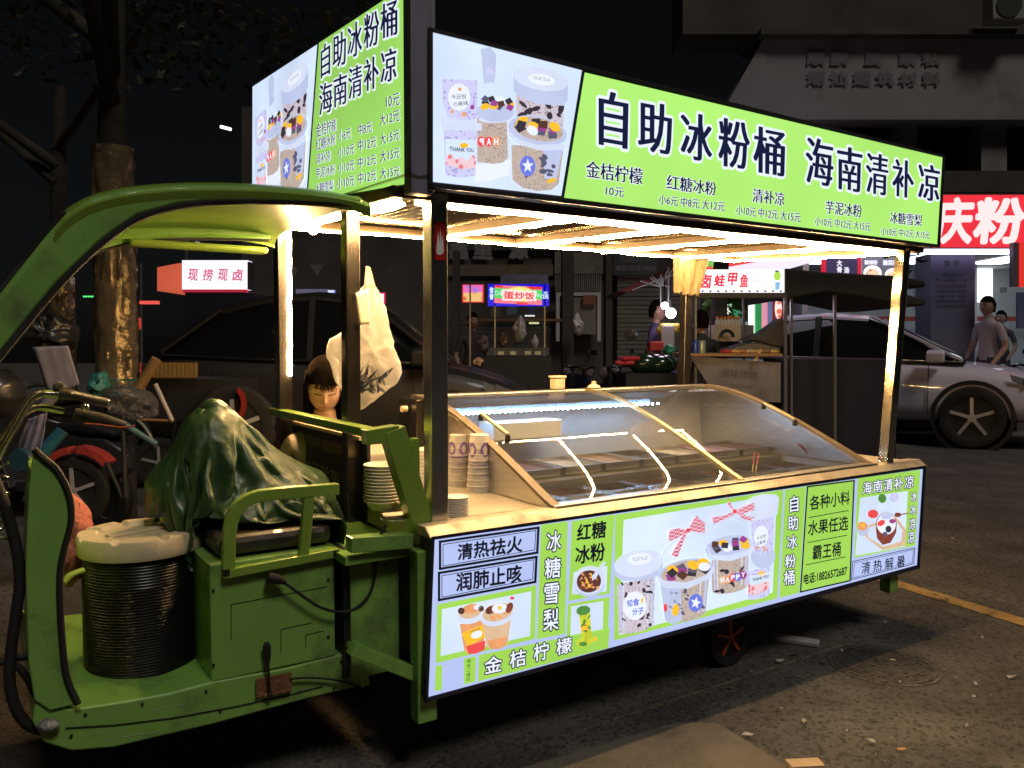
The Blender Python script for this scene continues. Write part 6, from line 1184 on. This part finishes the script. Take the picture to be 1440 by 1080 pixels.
# scattered light strips on the dark car windows seen as thin reflections come from real lamps
# ====================================================================== LEFT SIDE
def tree(x, Y, r_, wrap0, wrap1, label, h=6.5, seed=0, crown=True, gold=True):
    c = Vector(gp(x, Y)); t = thing('street_tree', c, label, 'tree'); z0, z1 = atY(x, wrap1, Y).z, atY(x, wrap0, Y).z
    bark = M('tree_bark', (.035, .03, .025), .9, var=.3, bump=.8, bscale=20)
    g = G(); g.tube([c + Vector((0, 0, 0)), c + Vector((.02, 0, 1.5)), c + Vector((-.03, .05, 3)), c + Vector((.05, 0, 4.3))], [r_ * 1.0, r_ * .93, r_ * .85, r_ * .6], 12); mk('trunk', g, bark, t, smooth=60)
    g = G(); rings = []; n = 40; m = 60
    for i in range(m + 1):
        z = z0 + (z1 - z0) * i / m; ring = []
        for j in range(n):
            a = 6.2832 * j / n; q = Vector((math.cos(a) * 3, math.sin(a) * 3, z * 4 + seed)); q2 = Vector((math.cos(a) * 8, math.sin(a) * 8, z * 14 + a * 2)); rr_ = r_ * 1.12 + .02 * (1 - 2 * abs(noise.noise(q))) + .012 * (1 - 2 * abs(noise.noise(q2))); ring.append(c + Vector((math.cos(a) * rr_, math.sin(a) * rr_, z)))
        rings.append(ring)
    g.loft(rings); mk('foil_wrap', g, M('crinkled_film', (.30, .23, .13), .24, .6, var=.4, vscale=6, bump=.8, bscale=25), t, smooth=60)
    if crown:
        rr = random.Random(seed + 5)
        for k in range(3):
            a = rr.uniform(0, 6.28); g = G(); p0 = c + Vector((0, 0, 3.2 + .2 * k)); p1 = p0 + Vector((math.cos(a) * 1.2, math.sin(a) * 1.2, .9)); p2 = p1 + Vector((math.cos(a) * .7, math.sin(a) * .7, .6)); g.tube([p0, p1, p2], [.07, .045, .02], 6); mk('branch', g, bark, t, smooth=60)
        g = G()
        for i in range(5200):
            d = Vector((rr.gauss(0, 1), rr.gauss(0, 1), rr.gauss(0, .7))); d = d.normalized() * rr.random() ** .4
            cl = noise.noise(d * 3 + Vector((seed, 0, 0)))
            if cl < -.12: continue
            p = c + Vector((0, 0, h - 1.6)) + Vector((d.x * 2.5, d.y * 2.5, d.z * 1.5)); a = Vector((rr.uniform(-1, 1), rr.uniform(-1, 1), rr.uniform(-.6, .3))).normalized(); b = a.cross(Vector((rr.random(), rr.random(), 1))).normalized(); s_ = rr.uniform(.08, .16); g.add([p, p + a * s_ * .5 + b * s_ * .25, p + a * s_, p + a * s_ * .5 - b * s_ * .25], [(0, 1, 2, 3)])
        mk('crown', g, M('night_leaves', (.03, .045, .02), .55, var=.5, vscale=1.5), t, kind='stuff', fix=False)
    return t
tree(165, 6.3, .118, 208, 560, 'street tree with its trunk wrapped in crinkled shiny film, nearer of the two', seed=1)
tree(88, 9.5, .11, 388, 560, 'farther street tree with film-wrapped trunk seen under the cab pillar', seed=6, h=7.5)
tree(1130, 15.5 - 4.5, .10, 470, 560, 'dark leafy tree rising behind the menu board in front of the pale building', seed=11, h=7.2) if False else None
# lit signs far left
t = T('lit_sign_stall', 302, 11, 'bright white lit sign with red brush lettering beyond the black car', 'sign'); t.location.z = 0
sg = RB('sign_box', 256, 366, 348, 407, 11, .2, E('sign_cold_white', rgb(240, 238, 255)[:3], 1.2, True), t); P = Plane2(pY(10.995), NY); g = G()
for ch, x0 in (('现', 265), ('捞', 286), ('现', 307), ('卤', 328)): P.text(g, ch, [(x0 + 1, 378), (x0 + 14, 379), (x0 + 12, 395), (x0 - 1, 394)], 1, off=.03)
mk('lettering', g, E('brush_red_dim', rgb(215, 110, 130)[:3], 1.), sg, kind='stuff')
RB('sign_edge', 348, 368, 351, 407, 11, .2, darkgrey, t); RB('red_base', 257, 407, 346, 411, 11, .1, E('red_base', rgb(190, 40, 60)[:3], .8), t); RB('stall_body', 260, 411, 345, gy(11), 11, .8, M('navy_body', (.02, .025, .05)), t)
g = G(); g.prism([atY(x, y, 11.3) for x, y in ((221, 376), (252, 370), (257, 370), (257, 409), (221, 409))], Vector((0, 2, 0))); mk('orange_tent', g, E('tent_orange', rgb(205, 92, 66)[:3], .9, True, var=.1), label='orange lit market tent wall left of the white lit sign', cat='tent')
RB('red_name_strip', 196, 423, 221, 427.5, 14, .1, E('red_strip', rgb(235, 90, 80)[:3], 1.), label='small far red lit strip sign left of the orange tent', cat='sign')
P = Plane2(pY(18), NY)
g = G(); 
for i in range(8): g.ball(atY(118 + i * 3.2, 417, 18), .02, 4)
mk('green_light_chain', g, E('green_dots', (.1, 1, .2), 1.5), label='chain of tiny green lights far away at the left', cat='lights', kind=None)
t = T('lamp_post', 262, 19, 'thin far lamp post above the white lit sign', 'lamp post'); mk('pole', (lambda g: g.tube([Vector(gp(262, 19)), atY(262, 316, 19)], .03, 6))(G()), M('dull_pole', (.2, .2, .2)), t)
t = T('lamp_post', 198, 17, 'second thin far pole left of the orange tent', 'lamp post'); mk('pole', (lambda g: g.tube([Vector(gp(198, 17)), atY(198, 370, 17)], .03, 6))(G()), M('dull_pole', (.2, .2, .2)), t)
for a_, b_, r_, cc, st_, lb in (((310, 178), (325, 182), .028, (.85, .85, 1.), 3, 'short bright white tube light high in the dark left of the menu board'), ((290, 92), (298, 93), .02, (.7, .75, .8), .6, 'faint pale light high at the upper left'), ((347, 215), (354, 215), .02, (1, .45, .25), .8, 'faint orange light at the left edge of the front menu board'), ((275, 341), (281, 342), .02, (.8, .8, .9), .5, 'tiny white light above the white lit sign')):
    g = G(); g.tube([atY(*a_, 16), atY(*b_, 16)], r_, 6); mk('far_lamp', g, E('far_lamp_%d' % a_[0], cc, st_), label=lb, cat='lamp')
t = T('far_stall_sign', 443, 13, 'grey-lilac stall sign with a lit blue end behind the light tube post', 'sign'); t.location.z = 1.9; ORG[t.name] = Vector(t.location)
RB('sign_face', 416, 406.5, 461, 422, 13, .1, E('lilac_dim', rgb(92, 86, 110)[:3], .8, var=.3, vscale=3), t); RB('lit_end', 461, 408, 470, 422.5, 12.98, .1, ES('blue_lit_end', rgb(215, 225, 255)[:3], rgb(60, 80, 200)[:3], 6), t)
for x0 in (417, 441, 465): RB('sign_leg', x0, 422, x0 + 1.5, 430, 13, .05, M('dull_pole', (.2, .2, .2)), t)
RB('small_lit_sign', 480, 409, 489, 425, 13, .1, ES('pink_lit', rgb(240, 225, 250)[:3], rgb(230, 60, 100)[:3], 8), label='small pink and white lit sign left of the hanging bag post', cat='sign')
RB('small_lit_screen', 527, 411, 541, 427, 12.9, .1, E('screen_edge', rgb(205, 30, 80)[:3], .9), label='small white lit screen with a red frame right of the hanging bag', cat='sign')
RB('screen_face', 529, 413, 539.5, 425, 12.88, .02, E('screen_white', rgb(225, 245, 255)[:3], 1.1), label='white glowing face of the small screen right of the hanging bag', cat='screen')
t = T('yield_sign', 446, 14, 'faint triangular warning sign far behind the light tube post', 'road sign'); t.location.z = 2.6; ORG[t.name] = Vector(t.location); g = G(); g.prism([atY(x, y, 14) for x, y in ((436, 372), (455, 372), (446, 389))], Vector((0, .03, 0))); mk('sign_plate', g, M('dim_sign', (.12, .12, .13), .4), t)
t = T('round_sign', 407, 14, 'faint round road sign far behind the light tube post', 'road sign'); t.location.z = 2.6; ORG[t.name] = Vector(t.location); g = G(); g.lathe(atY(408, 381, 14), [(.001, 0), (.11, 0), (.11, .03), (.001, .03)], 20, ax=Vector((0, 1, 0))); mk('sign_plate', g, M('dim_sign', (.12, .12, .13), .4), t)
# --- e-bike with red mudguard, bags and basket behind the handlebar
eb = T('electric_bike', 105, 4.4, 'cluttered electric bike with a red mudguard, bags and a basket behind the handlebar', 'bike'); Y_ = 4.4; Pq = pY(Y_)
g = G(); ctr_w = (105, 690); n_ = 26
for a0, a1, nm in ((100, 190, 'mudguard'), (40, 88, 'mudguard')):
    g = G(); rings = []
    for i in range(16):
        a = R(a0 + (a1 - a0) * i / 15); r0, r1 = 52, 62
        p0 = Pq(ctr_w[0] + r0 * math.cos(a), ctr_w[1] - r0 * math.sin(a)); p1 = Pq(ctr_w[0] + r1 * math.cos(a), ctr_w[1] - r1 * math.sin(a)); D = Vector((0, .09, 0)); rings.append([p0, p1, p1 + D, p0 + D])
    g.loft(rings); mk(nm, g, M('dusty_red', (.33, .035, .03), .6, var=.2, bump=.4, bscale=60), eb, smooth=40)
wheel(atY(105, 690, Y_ + .05), .19, eb, w=.06, ax=Vector((0, 1, 0)))
for x0, y0, x1, y1, r_, nm, mm in ((150, 650, 172, 700, .012, 'frame_tube', rubber), (172, 575, 176, 700, .014, 'frame_tube', rubber), (218, 540, 242, 592, .014, 'frame_tube', M('grey_tube', (.25, .23, .25), .4)), (192, 590, 243, 592, .008, 'frame_tube', M('brown_tube', (.25, .12, .05))), (176, 598, 220, 625, .02, 'hose', M('teal_hose', (.06, .12, .13), .4)), (195, 545, 220, 505, .03, 'wood_post', M('ochre_wood', (.16, .1, .035), .7)), (60, 575, 88, 540, .03, 'pipe', M('grey_pipe', (.2, .19, .22)))):
    g = G(); g.tube([Pq(x0, y0), Pq(x1, y1)], r_, 8); mk(nm, g, mm, eb, smooth=60)
g = G(); a_ = [Pq(150 + 70 * math.cos(R(q)), 650 - 75 * math.sin(R(q))) for q in range(20, 75, 6)]; g.tube(a_, .012, 6); mk('rear_tyre_edge', g, M('grey_blue_tyre', (.08, .10, .11), .5), eb, smooth=60)
blob('saddle_bag', Pq, NY, [(20, 480), (48, 478), (88, 492), (95, 520), (100, 555), (88, 575), (60, 570), (30, 560)], (62, 525), .12, M('pale_sack', (.16, .15, .19), .8, var=.2), amp=.03, fs=8, seg=60, lat=16, parent=eb) if False else None
cloth('white_board', pY(4.5), NY, [(46, 488), (96, 486), (112, 540), (70, 560)], 10, 12, .003, M('pale_board', (.24, .22, .27), .7, var=.15), 'pale grey-violet sheet of card leaning behind the handlebar', 'card', seed=5)
cloth('hanging_bag', pY(4.2), NY, [(38, 590), (66, 580), (60, 640), (22, 640)], 10, 12, .02, M('pale_sack', (.18, .17, .24), .7, var=.15), 'pale violet plastic bag hanging under the handlebar', 'bag', seed=6)
g = G(); g.tube([atY(58, 640, 4.2), atY(88, 605, 4.25)], .035, 10); mk('blue_bottle', g, M('blue_plastic', (.02, .10, .16), .3, coat=.3), smooth=50, label='blue plastic tube lying above the red mudguard', cat='bottle')
g = G(); g.lathe(atY(26, 648, 4.1), [(.03, 0), (.055, 0), (.065, .02), (.055, .04), (.03, .04)], 20, ax=Vector((0, 1, 0))); mk('blue_ring', g, M('blue_dark', (.02, .06, .09), .4), smooth=50, label='dark blue round disc below the violet bag', cat='disc')
bk = thing('teal_basket', atY(160, 545, 4.6), 'teal wire basket in front of the wrapped tree trunk', 'basket')
for i in range(9): g = G(); g.tube([atY(128 + i * 8, 534, 4.6), atY(130 + i * 7.4, 556, 4.6)], .004, 5); mk('wire', g, M('teal_plastic', (.03, .16, .16), .4), bk)
for yy in (534, 545, 556): g = G(); g.tube([atY(126, yy, 4.6), atY(195, yy, 4.6), atY(195, yy, 4.85), atY(126, yy, 4.85), atY(126, yy, 4.6)], .005, 5); mk('wire_hoop', g, M('teal_plastic', (.03, .16, .16)), bk)
blob('teal_net', pY(4.55), NY, [(125, 548), (132, 525), (148, 522), (152, 545), (140, 558)], (138, 542), .06, M('teal_plastic', (.03, .16, .16)), 'bundle of teal netting beside the teal basket', 'net', amp=.03, fs=16, seg=40, lat=12)
blob('clear_bag', pY(3.9), NY, [(140, 560), (150, 545), (180, 544), (205, 552), (222, 568), (220, 585), (195, 590), (160, 580)], (182, 566), .07, GLASS('clear_bag', (.8, .8, .82), 1.4, .12, .12, (.4, .4, .45)), 'clear crinkled plastic bag hanging beside the handlebar grip', 'bag', amp=.05, fs=14, seg=60, lat=20)
# dark bags and mirrors left
blob('black_bag', pY(4.8), NY, [(36, 460), (50, 445), (80, 442), (100, 455), (110, 480), (95, 495), (60, 492), (40, 480)], (74, 468), .12, M('black_bag', (.015, .015, .016), .4, coat=.3), 'black plastic bag on the bike pile under the cab pillar', 'bag', amp=.06, fs=8, seg=60, lat=18)
blob('dark_helmet', pY(4.0), NY, [(-10, 560), (-12, 520), (8, 518), (28, 535), (30, 560), (18, 585), (-5, 590)], (8, 552), .12, M('black_bag', (.015, .015, .016)), 'round black helmet at the left edge behind the handlebar', 'helmet', amp=.004, fs=8, seg=40, lat=14)
scooter(gp(70, 6.2), 2.7, 'dark scooter standing behind the bike pile at the left', (.03, .03, .035)); scooter(gp(118, 7.5), .3, 'farther dark scooter between the two wrapped trees', (.03, .035, .03))
# yellow crate on a tricycle
yc = T('crate_tricycle', 240, 5.2, 'dark cargo tricycle carrying an ochre lattice crate', 'tricycle'); ym = M('ochre_plastic', (.22, .14, .04), .6)
for yy in (510, 518, 526): RB('crate_bar', 214, yy, 275, yy + 2.5, 5.2, .02, ym, yc)
for i in range(11): RB('crate_slat', 214 + i * 6, 510, 216.4 + i * 6, 530, 5.19, .02, ym, yc)
RB('crate_back', 214, 510, 275, 531, 5.5, .02, ym, yc); RB('cargo_box', 205, 533, 330, 590, 5.25, .5, M('black_board', (.012, .012, .013)), yc)
wheel(atY(330, 600, 5.2), .27, yc, w=.07, ax=Vector((0, 1, 0))); g = G(); rings = [] 
g = G(); g.loft([[Pq_ for Pq_ in (atY(330 + 14 * math.cos(R(a)) - 5, 568 - 20 * math.sin(R(a)), 5.1), atY(330 + 22 * math.cos(R(a)) - 5, 568 - 27 * math.sin(R(a)), 5.1), atY(330 + 22 * math.cos(R(a)) - 5, 568 - 27 * math.sin(R(a)), 5.16), atY(330 + 14 * math.cos(R(a)) - 5, 568 - 20 * math.sin(R(a)), 5.16))] for a in range(60, -60, -15)]); mk('red_reflector', g, M('dull_red', (.22, .02, .015), .4), yc, smooth=40)
g = G(); g.box(atY(196, 455, 8.2), .035, .04, .12); mk('tail_lamp', g, E('tail_lamp_red', rgb(205, 60, 55)[:3], .8), label='red tail lamp glowing right of the wrapped tree trunk', cat='lamp', bevel=.02)

# ====================================================================== PEOPLE
def person(loc, rz, label, h, cols, pose='stand', head='simple', hair='short', arms=None, tilt=0, name='person', hairlen=.16):
    skin, shirt, trou, hairm = cols; k = h / 1.70; P_ = []; R_ = []; Ed = []
    def j(p, r_, par): P_.append(Vector(p) * k); R_.append(r_ * k); (Ed.append((par, len(P_) - 1)) if par is not None else None); return len(P_) - 1
    sit = pose == 'sit'; dz = -.42 if sit else 0
    pel = j((0, 0, .95 + dz), .125, None); sp_ = j((0, 0, 1.15 + dz), .115, pel); ch_ = j((0, 0, 1.33 + dz), .13, sp_); nb = j((0, .0, 1.45 + dz), .075, ch_); nk = j((0, -.012, 1.52 + dz), .05, nb); hd = j((0, -.02, 1.56 + dz), .055, nk)
    for s_ in (-1, 1):
        sh_ = j((s_ * .155, .0, 1.40 + dz), .055, ch_); a_ = arms or ((.24, .03, 1.14), (.22, -.12, .97), (.21, -.17, .91)); el = j((s_ * a_[0][0], a_[0][1], a_[0][2] + dz), .042, sh_); wr = j((s_ * a_[1][0], a_[1][1], a_[1][2] + dz), .028, el); hn = j((s_ * a_[2][0], a_[2][1], a_[2][2] + dz), .032, wr)
        for q in range(4): f1 = j((s_ * (a_[2][0] - .02 + q * .013), a_[2][1] - .03, a_[2][2] + dz - .035), .009, hn)
        j((s_ * (a_[2][0] - .035), a_[2][1] - .02, a_[2][2] + dz - .005), .010, hn)
        hp = j((s_ * .09, 0, .90 + dz), .088, pel)
        kn = j((s_ * .13, -.40, .50), .062, hp) if sit else j((s_ * .10, -.02, .50), .06, hp)
        an = j((s_ * .13, -.40, .10), .04, kn) if sit else j((s_ * .10, .02, .09), .04, kn); j((an and s_ * .13 if sit else s_ * .10, (-.52 if sit else -.12), .04), .035, an)
    me = bpy.data.meshes.new('tmp'); me.from_pydata([tuple(q) for q in P_], Ed, []); o = bpy.data.objects.new('tmp', me); COL.objects.link(o)
    m_ = o.modifiers.new('s', 'SKIN'); me.skin_vertices[0].data[0].use_root = True
    for i, q in enumerate(R_): me.skin_vertices[0].data[i].radius = (q, q * (.75 if i in (0, 1, 2) else 1)); 
    m2 = o.modifiers.new('b', 'SUBSURF'); m2.levels = 2
    dg = bpy.context.evaluated_depsgraph_get(); dg.update(); ev = bpy.data.meshes.new_from_object(o.evaluated_get(dg)); V_ = [q.co.copy() for q in ev.vertices]; F_ = [tuple(p.vertices) for p in ev.polygons]
    bpy.data.objects.remove(o); g = G(); zw = (.98 + dz) * k; zn = (1.50 + dz) * k
    mi = []
    for f_ in F_:
        c = sum((V_[i] for i in f_), Vector()) / len(f_)
        if c.z > zn: mi.append(0)
        elif abs(c.x) > .205 * k and c.z < (1.20 + dz) * k and c.z > (.8 + dz) * k and (c.y < .02 or not sit): mi.append(0)
        elif c.z > zw and (not sit or c.y > -.3): mi.append(1)
        elif c.z < .1 * k: mi.append(3)
        else: mi.append(2)
    g.v = V_; g.f = F_; g.m = mi
    # head with a face
    hc = Vector((0, -.03, 1.635 + dz)) * k; n = 76 if hair == 'bob' else 40; m = 64 if hair == 'bob' else 30; Hh = .118 * k; rings = []; Rt = Matrix.Rotation(tilt, 3, 'X')
    def hp_(a, la):
        d = Vector((math.sin(a) * math.cos(la), -math.cos(a) * math.cos(la), math.sin(la))); z = d.z
        wx = .076 * (1 - .22 * max(0, -z) ** 1.3); wy = .094 * (1 - .10 * max(0, -z)); p = Vector((d.x * wx * k, d.y * wy * k, z * Hh)); x_, z_ = p.x / k, p.z / k
        if d.y < 0:
            fr_ = max(0, -d.y) ** .7; ga = lambda cx, cz, sx, sz: math.exp(-((x_ - cx) / sx) ** 2 - ((z_ - cz) / sz) ** 2)
            dy = .021 * ga(0, -.024, .010, .015) + .012 * ga(0, -.004, .007, .022) + .005 * ga(0, -.036, .018, .008) - .009 * (ga(.03, .012, .015, .010) + ga(-.03, .012, .015, .010)) + .006 * (ga(.03, .006, .010, .005) + ga(-.03, .006, .010, .005)) + .004 * (ga(.03, .03, .02, .006) + ga(-.03, .03, .02, .006)) + .008 * ga(0, -.056, .016, .006) + .007 * ga(0, -.069, .014, .006) - .003 * ga(0, -.0625, .02, .002) + .008 * ga(0, -.095, .02, .012) + .004 * (ga(.045, -.02, .02, .02) + ga(-.045, -.02, .02, .02)); p.y -= dy * k * fr_
        return p
    for i in range(m + 1):
        la = -math.pi / 2 + math.pi * i / m; rings.append([hc + Rt @ hp_(6.2832 * jx / n, max(-1.565, min(1.565, la))) for jx in range(n)])
    b0 = len(g.f); g.loft(rings, 0)
    for fi in range(b0, len(g.f)):
        c = Rt.inverted() @ (sum((g.v[i] for i in g.f[fi]), Vector()) / len(g.f[fi]) - hc) / k
        if c.y < -.03:
            if abs(c.z + .0625 - .003 * math.cos(c.x * 90)) < .0075 * (1 - abs(c.x) / .03) + .001 and abs(c.x) < .023: g.m[fi] = 4
            elif (abs(abs(c.x) - .03) < .015) and abs(c.z - .005 + (abs(c.x) - .03) ** 2 * 12) < .0026: g.m[fi] = 5
            elif (abs(abs(c.x) - .03) < .016) and abs(c.z - .031 + (abs(c.x) - .03) ** 2 * 10) < .0028: g.m[fi] = 6
    for s_ in (-1, 1): g.ball(hc + Rt @ Vector((s_ * .076, .01, -.005)) * k, .024 * k, 6, sc=(.4, .6, 1.1))
    t = mk(name, g, [skin, shirt, trou, rubber, M('lips', (.36, .15, .11), .45), M('lash_dark', (.05, .028, .02), .6), M('brow_soft', (.14, .075, .05), .7)], None, smooth=70, local=True, label=label, cat='person')
    ORG[t.name] = Vector((0, 0, 0))
    g = G(); rr = random.Random(3); bob = hair == 'bob'
    def hpnt(a, zi, f_, drop=0.):
        rad = math.sqrt(max(.0, 1 - min(1, zi * zi * .92))) if zi > 0 else 1.
        return hc + Rt @ (Vector((math.sin(a) * .076 * rad * f_, -math.cos(a) * .096 * rad * f_ + .006, (zi * 1.1 - drop) * .118 + .006)) * k)
    rings = []
    for zi in (1., .93, .82, .66, .5, .38):
        ring = []
        for jx in range(48):
            a = 6.2832 * jx / 48; fr_ = max(0, math.cos(a)) ** 2; par = abs(((a + 3.1416) % 6.2832) - 3.1416 + .25)
            drop = (.16 * min(1, par * 1.1) if bob else -.10 * fr_) * (1 if zi < .6 else 0); ring.append(hpnt(a, zi, 1.12 + .015 * math.sin(a * 17 + zi * 3) * (zi < .9), drop))
        rings.append(ring)
    g.loft(rings, cap=True)
    for f0, f1 in ((1.13, 1.03),):
        ra = []; zz = [.5, .25, 0, -.3, -.6] + ([-.95, -1.25, -1.5] if bob else [])
        for zi in zz:
            o_, i_ = [], []; na = 34; lim = 1.12 - (.15 if zi < -.5 else 0) if bob else (1.55 if zi > -.1 else 1.95)
            for jx in range(na + 1):
                a = lim + (6.2832 - 2 * lim) * jx / na; w_ = .02 * math.sin(a * 21) + .012 * math.sin(a * 37 + zi * 5); sh_ = 1 + (.07 * max(0, -zi) if bob else -.22 * max(0, -zi))
                if bob and zi < -1.2: sh_ -= .06
                o_.append(hpnt(a, zi, (f0 + w_) * sh_)); i_.append(hpnt(a, zi, (f1 - .02) * sh_ * .97))
            ra.append(o_ + i_[::-1])
        g.loft(ra)
    if bob:
        for s_ in range(60):
            a = rr.choice((-1, 1)) * rr.uniform(1.0, 1.5); g.tube([hpnt(a, .55, 1.12), hpnt(a, .1, 1.16), hpnt(a * .98, -.6, 1.15), hpnt(a * rr.uniform(.9, 1.02), -1.2 - rr.random() * .3, 1.1)], [.003, .004, .003, .001], 4)
        for s_ in range(34):
            a = -.25 + rr.choice((-1, 1)) * rr.uniform(.05, .9); g.tube([hpnt(-.25 + (a + .25) * .4, .8, 1.13), hpnt(a * .9, .5, 1.16), hpnt(a * 1.25, .2 - rr.random() * .12, 1.12)], [.003, .004, .001], 4)
    mk('hair', g, hairm, t, smooth=60)
    t.location = loc; t.rotation_euler = (0, 0, rz); return t
hairb = M('black_hair', (.008, .006, .005), .8, spec=0.); skin = M('warm_skin', (.52, .33, .24), .55, var=.06, vscale=30); sk2 = M('dim_skin', (.32, .19, .14), .5)
q = atY(456, 544, 3.42); hz = (1.635 - .42) * 1.64 / 1.70
person((q.x, q.y, q.z - hz), R(14), 'young seller with black bobbed hair sitting behind the cart under the light tubes, looking down', 1.64, (skin, M('cream_tshirt', (.62, .52, .42), .8), M('dark_trousers', (.03, .03, .04), .8), hairb), 'sit', hair='bob', tilt=R(21), arms=((.20, .02, 1.12), (.12, -.22, 1.02), (.08, -.28, 1.0)))
sz = (.53 - .14) * 1.64 / 1.7
g = G(); g.lathe((q.x, q.y, 0), [(.15, 0), (.13, q.z - hz + sz - .05), (.16, q.z - hz + sz - .04), (.16, q.z - hz + sz), (.001, q.z - hz + sz)], 20); mk('plastic_stool', g, M('red_stool', (.4, .03, .03), .4), smooth=40, label='red plastic stool under the seated seller', cat='stool')
def pp(x, ytop, Y, h): c = atY(x, ytop, Y); return (c.x, c.y, 0), c.z
(l_, z_) = pp(922, 433, 10.4, 1.6); person(l_, R(70), 'vendor in a dark violet top standing beside the glowing bulbs', z_ / .985 if z_ > 1 else 1.6, (sk2, M('violet_top', (.06, .05, .12), .8), M('dark_trousers', (.03, .03, .04)), hairb), arms=((.24, .03, 1.14), (.22, -.2, 1.05), (.2, -.28, 1.05)))
(l_, z_) = pp(987, 444, 9.0, 1.6); person(l_, R(180), 'person in a black shirt seen from behind by the frog stall', z_, (sk2, M('black_tshirt', (.015, .015, .018), .8), M('dark_trousers', (.03, .03, .04)), hairb))
(l_, z_) = pp(1391, 424, 12.2, 1.6); person(l_, R(-70), 'boy in a pale T-shirt standing in profile in front of the bright shop', z_, (sk2, M('pale_tshirt', (.34, .3, .34), .8), M('dark_trousers', (.03, .03, .04)), hairb))
(l_, z_) = pp(1409, 442, 16.6, 1.6); person(l_, R(-60), 'smaller child in dark clothes right beside the boy in the pale T-shirt', z_, (sk2, M('dark_top', (.05, .04, .04), .8), M('dark_trousers', (.03, .03, .04)), hairb))
(l_, z_) = pp(664, 446, 12.2, 1.6); person(l_, R(20), 'customer in dark clothes behind the fried food picture sign', z_, (sk2, M('dark_top', (.05, .04, .04)), M('dark_trousers', (.03, .03, .04)), hairb))
# hanging leaves of a tree above the menu boards, upper dark canopy
tt = T('leafy_tree', 1010, 9.8, 'dark leafy tree crown standing behind the long menu board', 'tree')
g = G(); c = Vector(gp(1010, 9.8)); g.tube([c, c + Vector((0, 0, 2.)), c + Vector((.1, 0, 3.4))], [.12, .1, .06], 10); mk('trunk', g, M('tree_bark', (.035, .03, .025)), tt, smooth=60)
g = G(); rr = random.Random(44)
for i in range(9000):
    x = rr.uniform(800, 1300); y = rr.gauss(0, 1); top_ = 60 + (x - 800) * .30; p = atY(x, top_ + 30 + abs(y) * 48 + 12 * noise.noise(Vector((x * .03, 0, 0))), 9.8 + rr.uniform(-.8, .8))
    if noise.noise(Vector((x * .02, p.z * 2, 3))) < -.2: continue
    a = Vector((rr.uniform(-1, 1), rr.uniform(-1, 1), rr.uniform(-.8, .2))).normalized(); b = a.cross(Vector((rr.random(), rr.random(), 1))).normalized(); s_ = rr.uniform(.07, .14); g.add([p, p + a * s_ * .5 + b * s_ * .25, p + a * s_, p + a * s_ * .5 - b * s_ * .25], [(0, 1, 2, 3)])
mk('crown', g, M('night_leaves_deep', (.016, .03, .016), .6, var=.4), tt, kind='stuff', fix=False)
for i, (x, Yc, rz_, lb) in enumerate(((700, 13.2, .9, 'dark scooter behind the fried rice sign'), (760, 13.4, 2.2, 'dark scooter right behind the fried rice stall poles'), (868, 12.2, .5, 'dark scooter close left of the melon cart'), (905, 13.2, 2.6, 'farthest scooter against the roller shutter'), (150, 9.5, 1.1, 'scooter far behind the wrapped tree trunk'))): scooter(gp(x, Yc), rz_, lb, ((.04, .035, .03), (.02, .03, .06), (.05, .05, .055), (.03, .03, .05), (.04, .03, .03))[i])
# loose grit on the asphalt, bolts on the cab
g = G(); rr = random.Random(77)
for i in range(520):
    px, py = rr.uniform(930, 1500), rr.uniform(830, 1120); c = Vector((*gz(px, py), 0)); s_ = rr.uniform(.0015, .005) * (2.2 if rr.random() < .06 else 1); a = rr.uniform(0, 3)
    ring = [c + Vector((math.cos(a + q) * s_, math.sin(a + q) * s_, 0)) for q in (0, 1.5, 3, 4.6)]; top_ = c + Vector((0, 0, s_ * .9)); g.add(ring + [top_], [(0, 1, 4), (1, 2, 4), (2, 3, 4), (3, 0, 4)])
mk('grit', g, M('grit_stone', (.16, .14, .12), .8, var=.4, vscale=8), label='loose grit and tiny stones scattered on the asphalt in front of the cart', cat='grit', kind='stuff')
g = G()
for x, y in ((120, 1005), (200, 990), (290, 972), (480, 930), (100, 1035), (310, 1000), (470, 968), (300, 935), (300, 830), (462, 815), (462, 895)):
    g.ball(onv(x, y, .197), .0045, 4)
mk('bolts', g, dsteel, cart, kind='stuff')
g = G()
for a_, b_ in (((415, 890), (455, 880)), ((330, 880), (345, 905)), ((150, 1040), (230, 1028)), ((210, 1000), (262, 990)), ((430, 945), (450, 950)), ((60, 760), (66, 800)), ((365, 855), (385, 848))): g.tube([onv(*a_, .1992), onv(*b_, .1992)], .0007, 4)
mk('scratches', g, M('bare_scratch', (.4, .42, .36), .4), cart, kind='stuff')
for i, (x, Yc, cc) in enumerate(((628, 9.6, (.3, .04, .03)), (842, 10.6, (.05, .08, .3)), (858, 11.1, (.35, .3, .25)))):
    c = Vector(gp(x, Yc)); g = G(); g.lathe(c, [(.17, 0), (.13, .43), (.15, .45), (.15, .47), (.001, .47)], 14); mk('street_stool', g, M('stool_%d' % i, cc, .45), smooth=40, label=('red plastic stool near the black car bonnet', 'blue plastic stool left of the melon cart', 'beige plastic stool by the roller shutter column')[i], cat='stool')
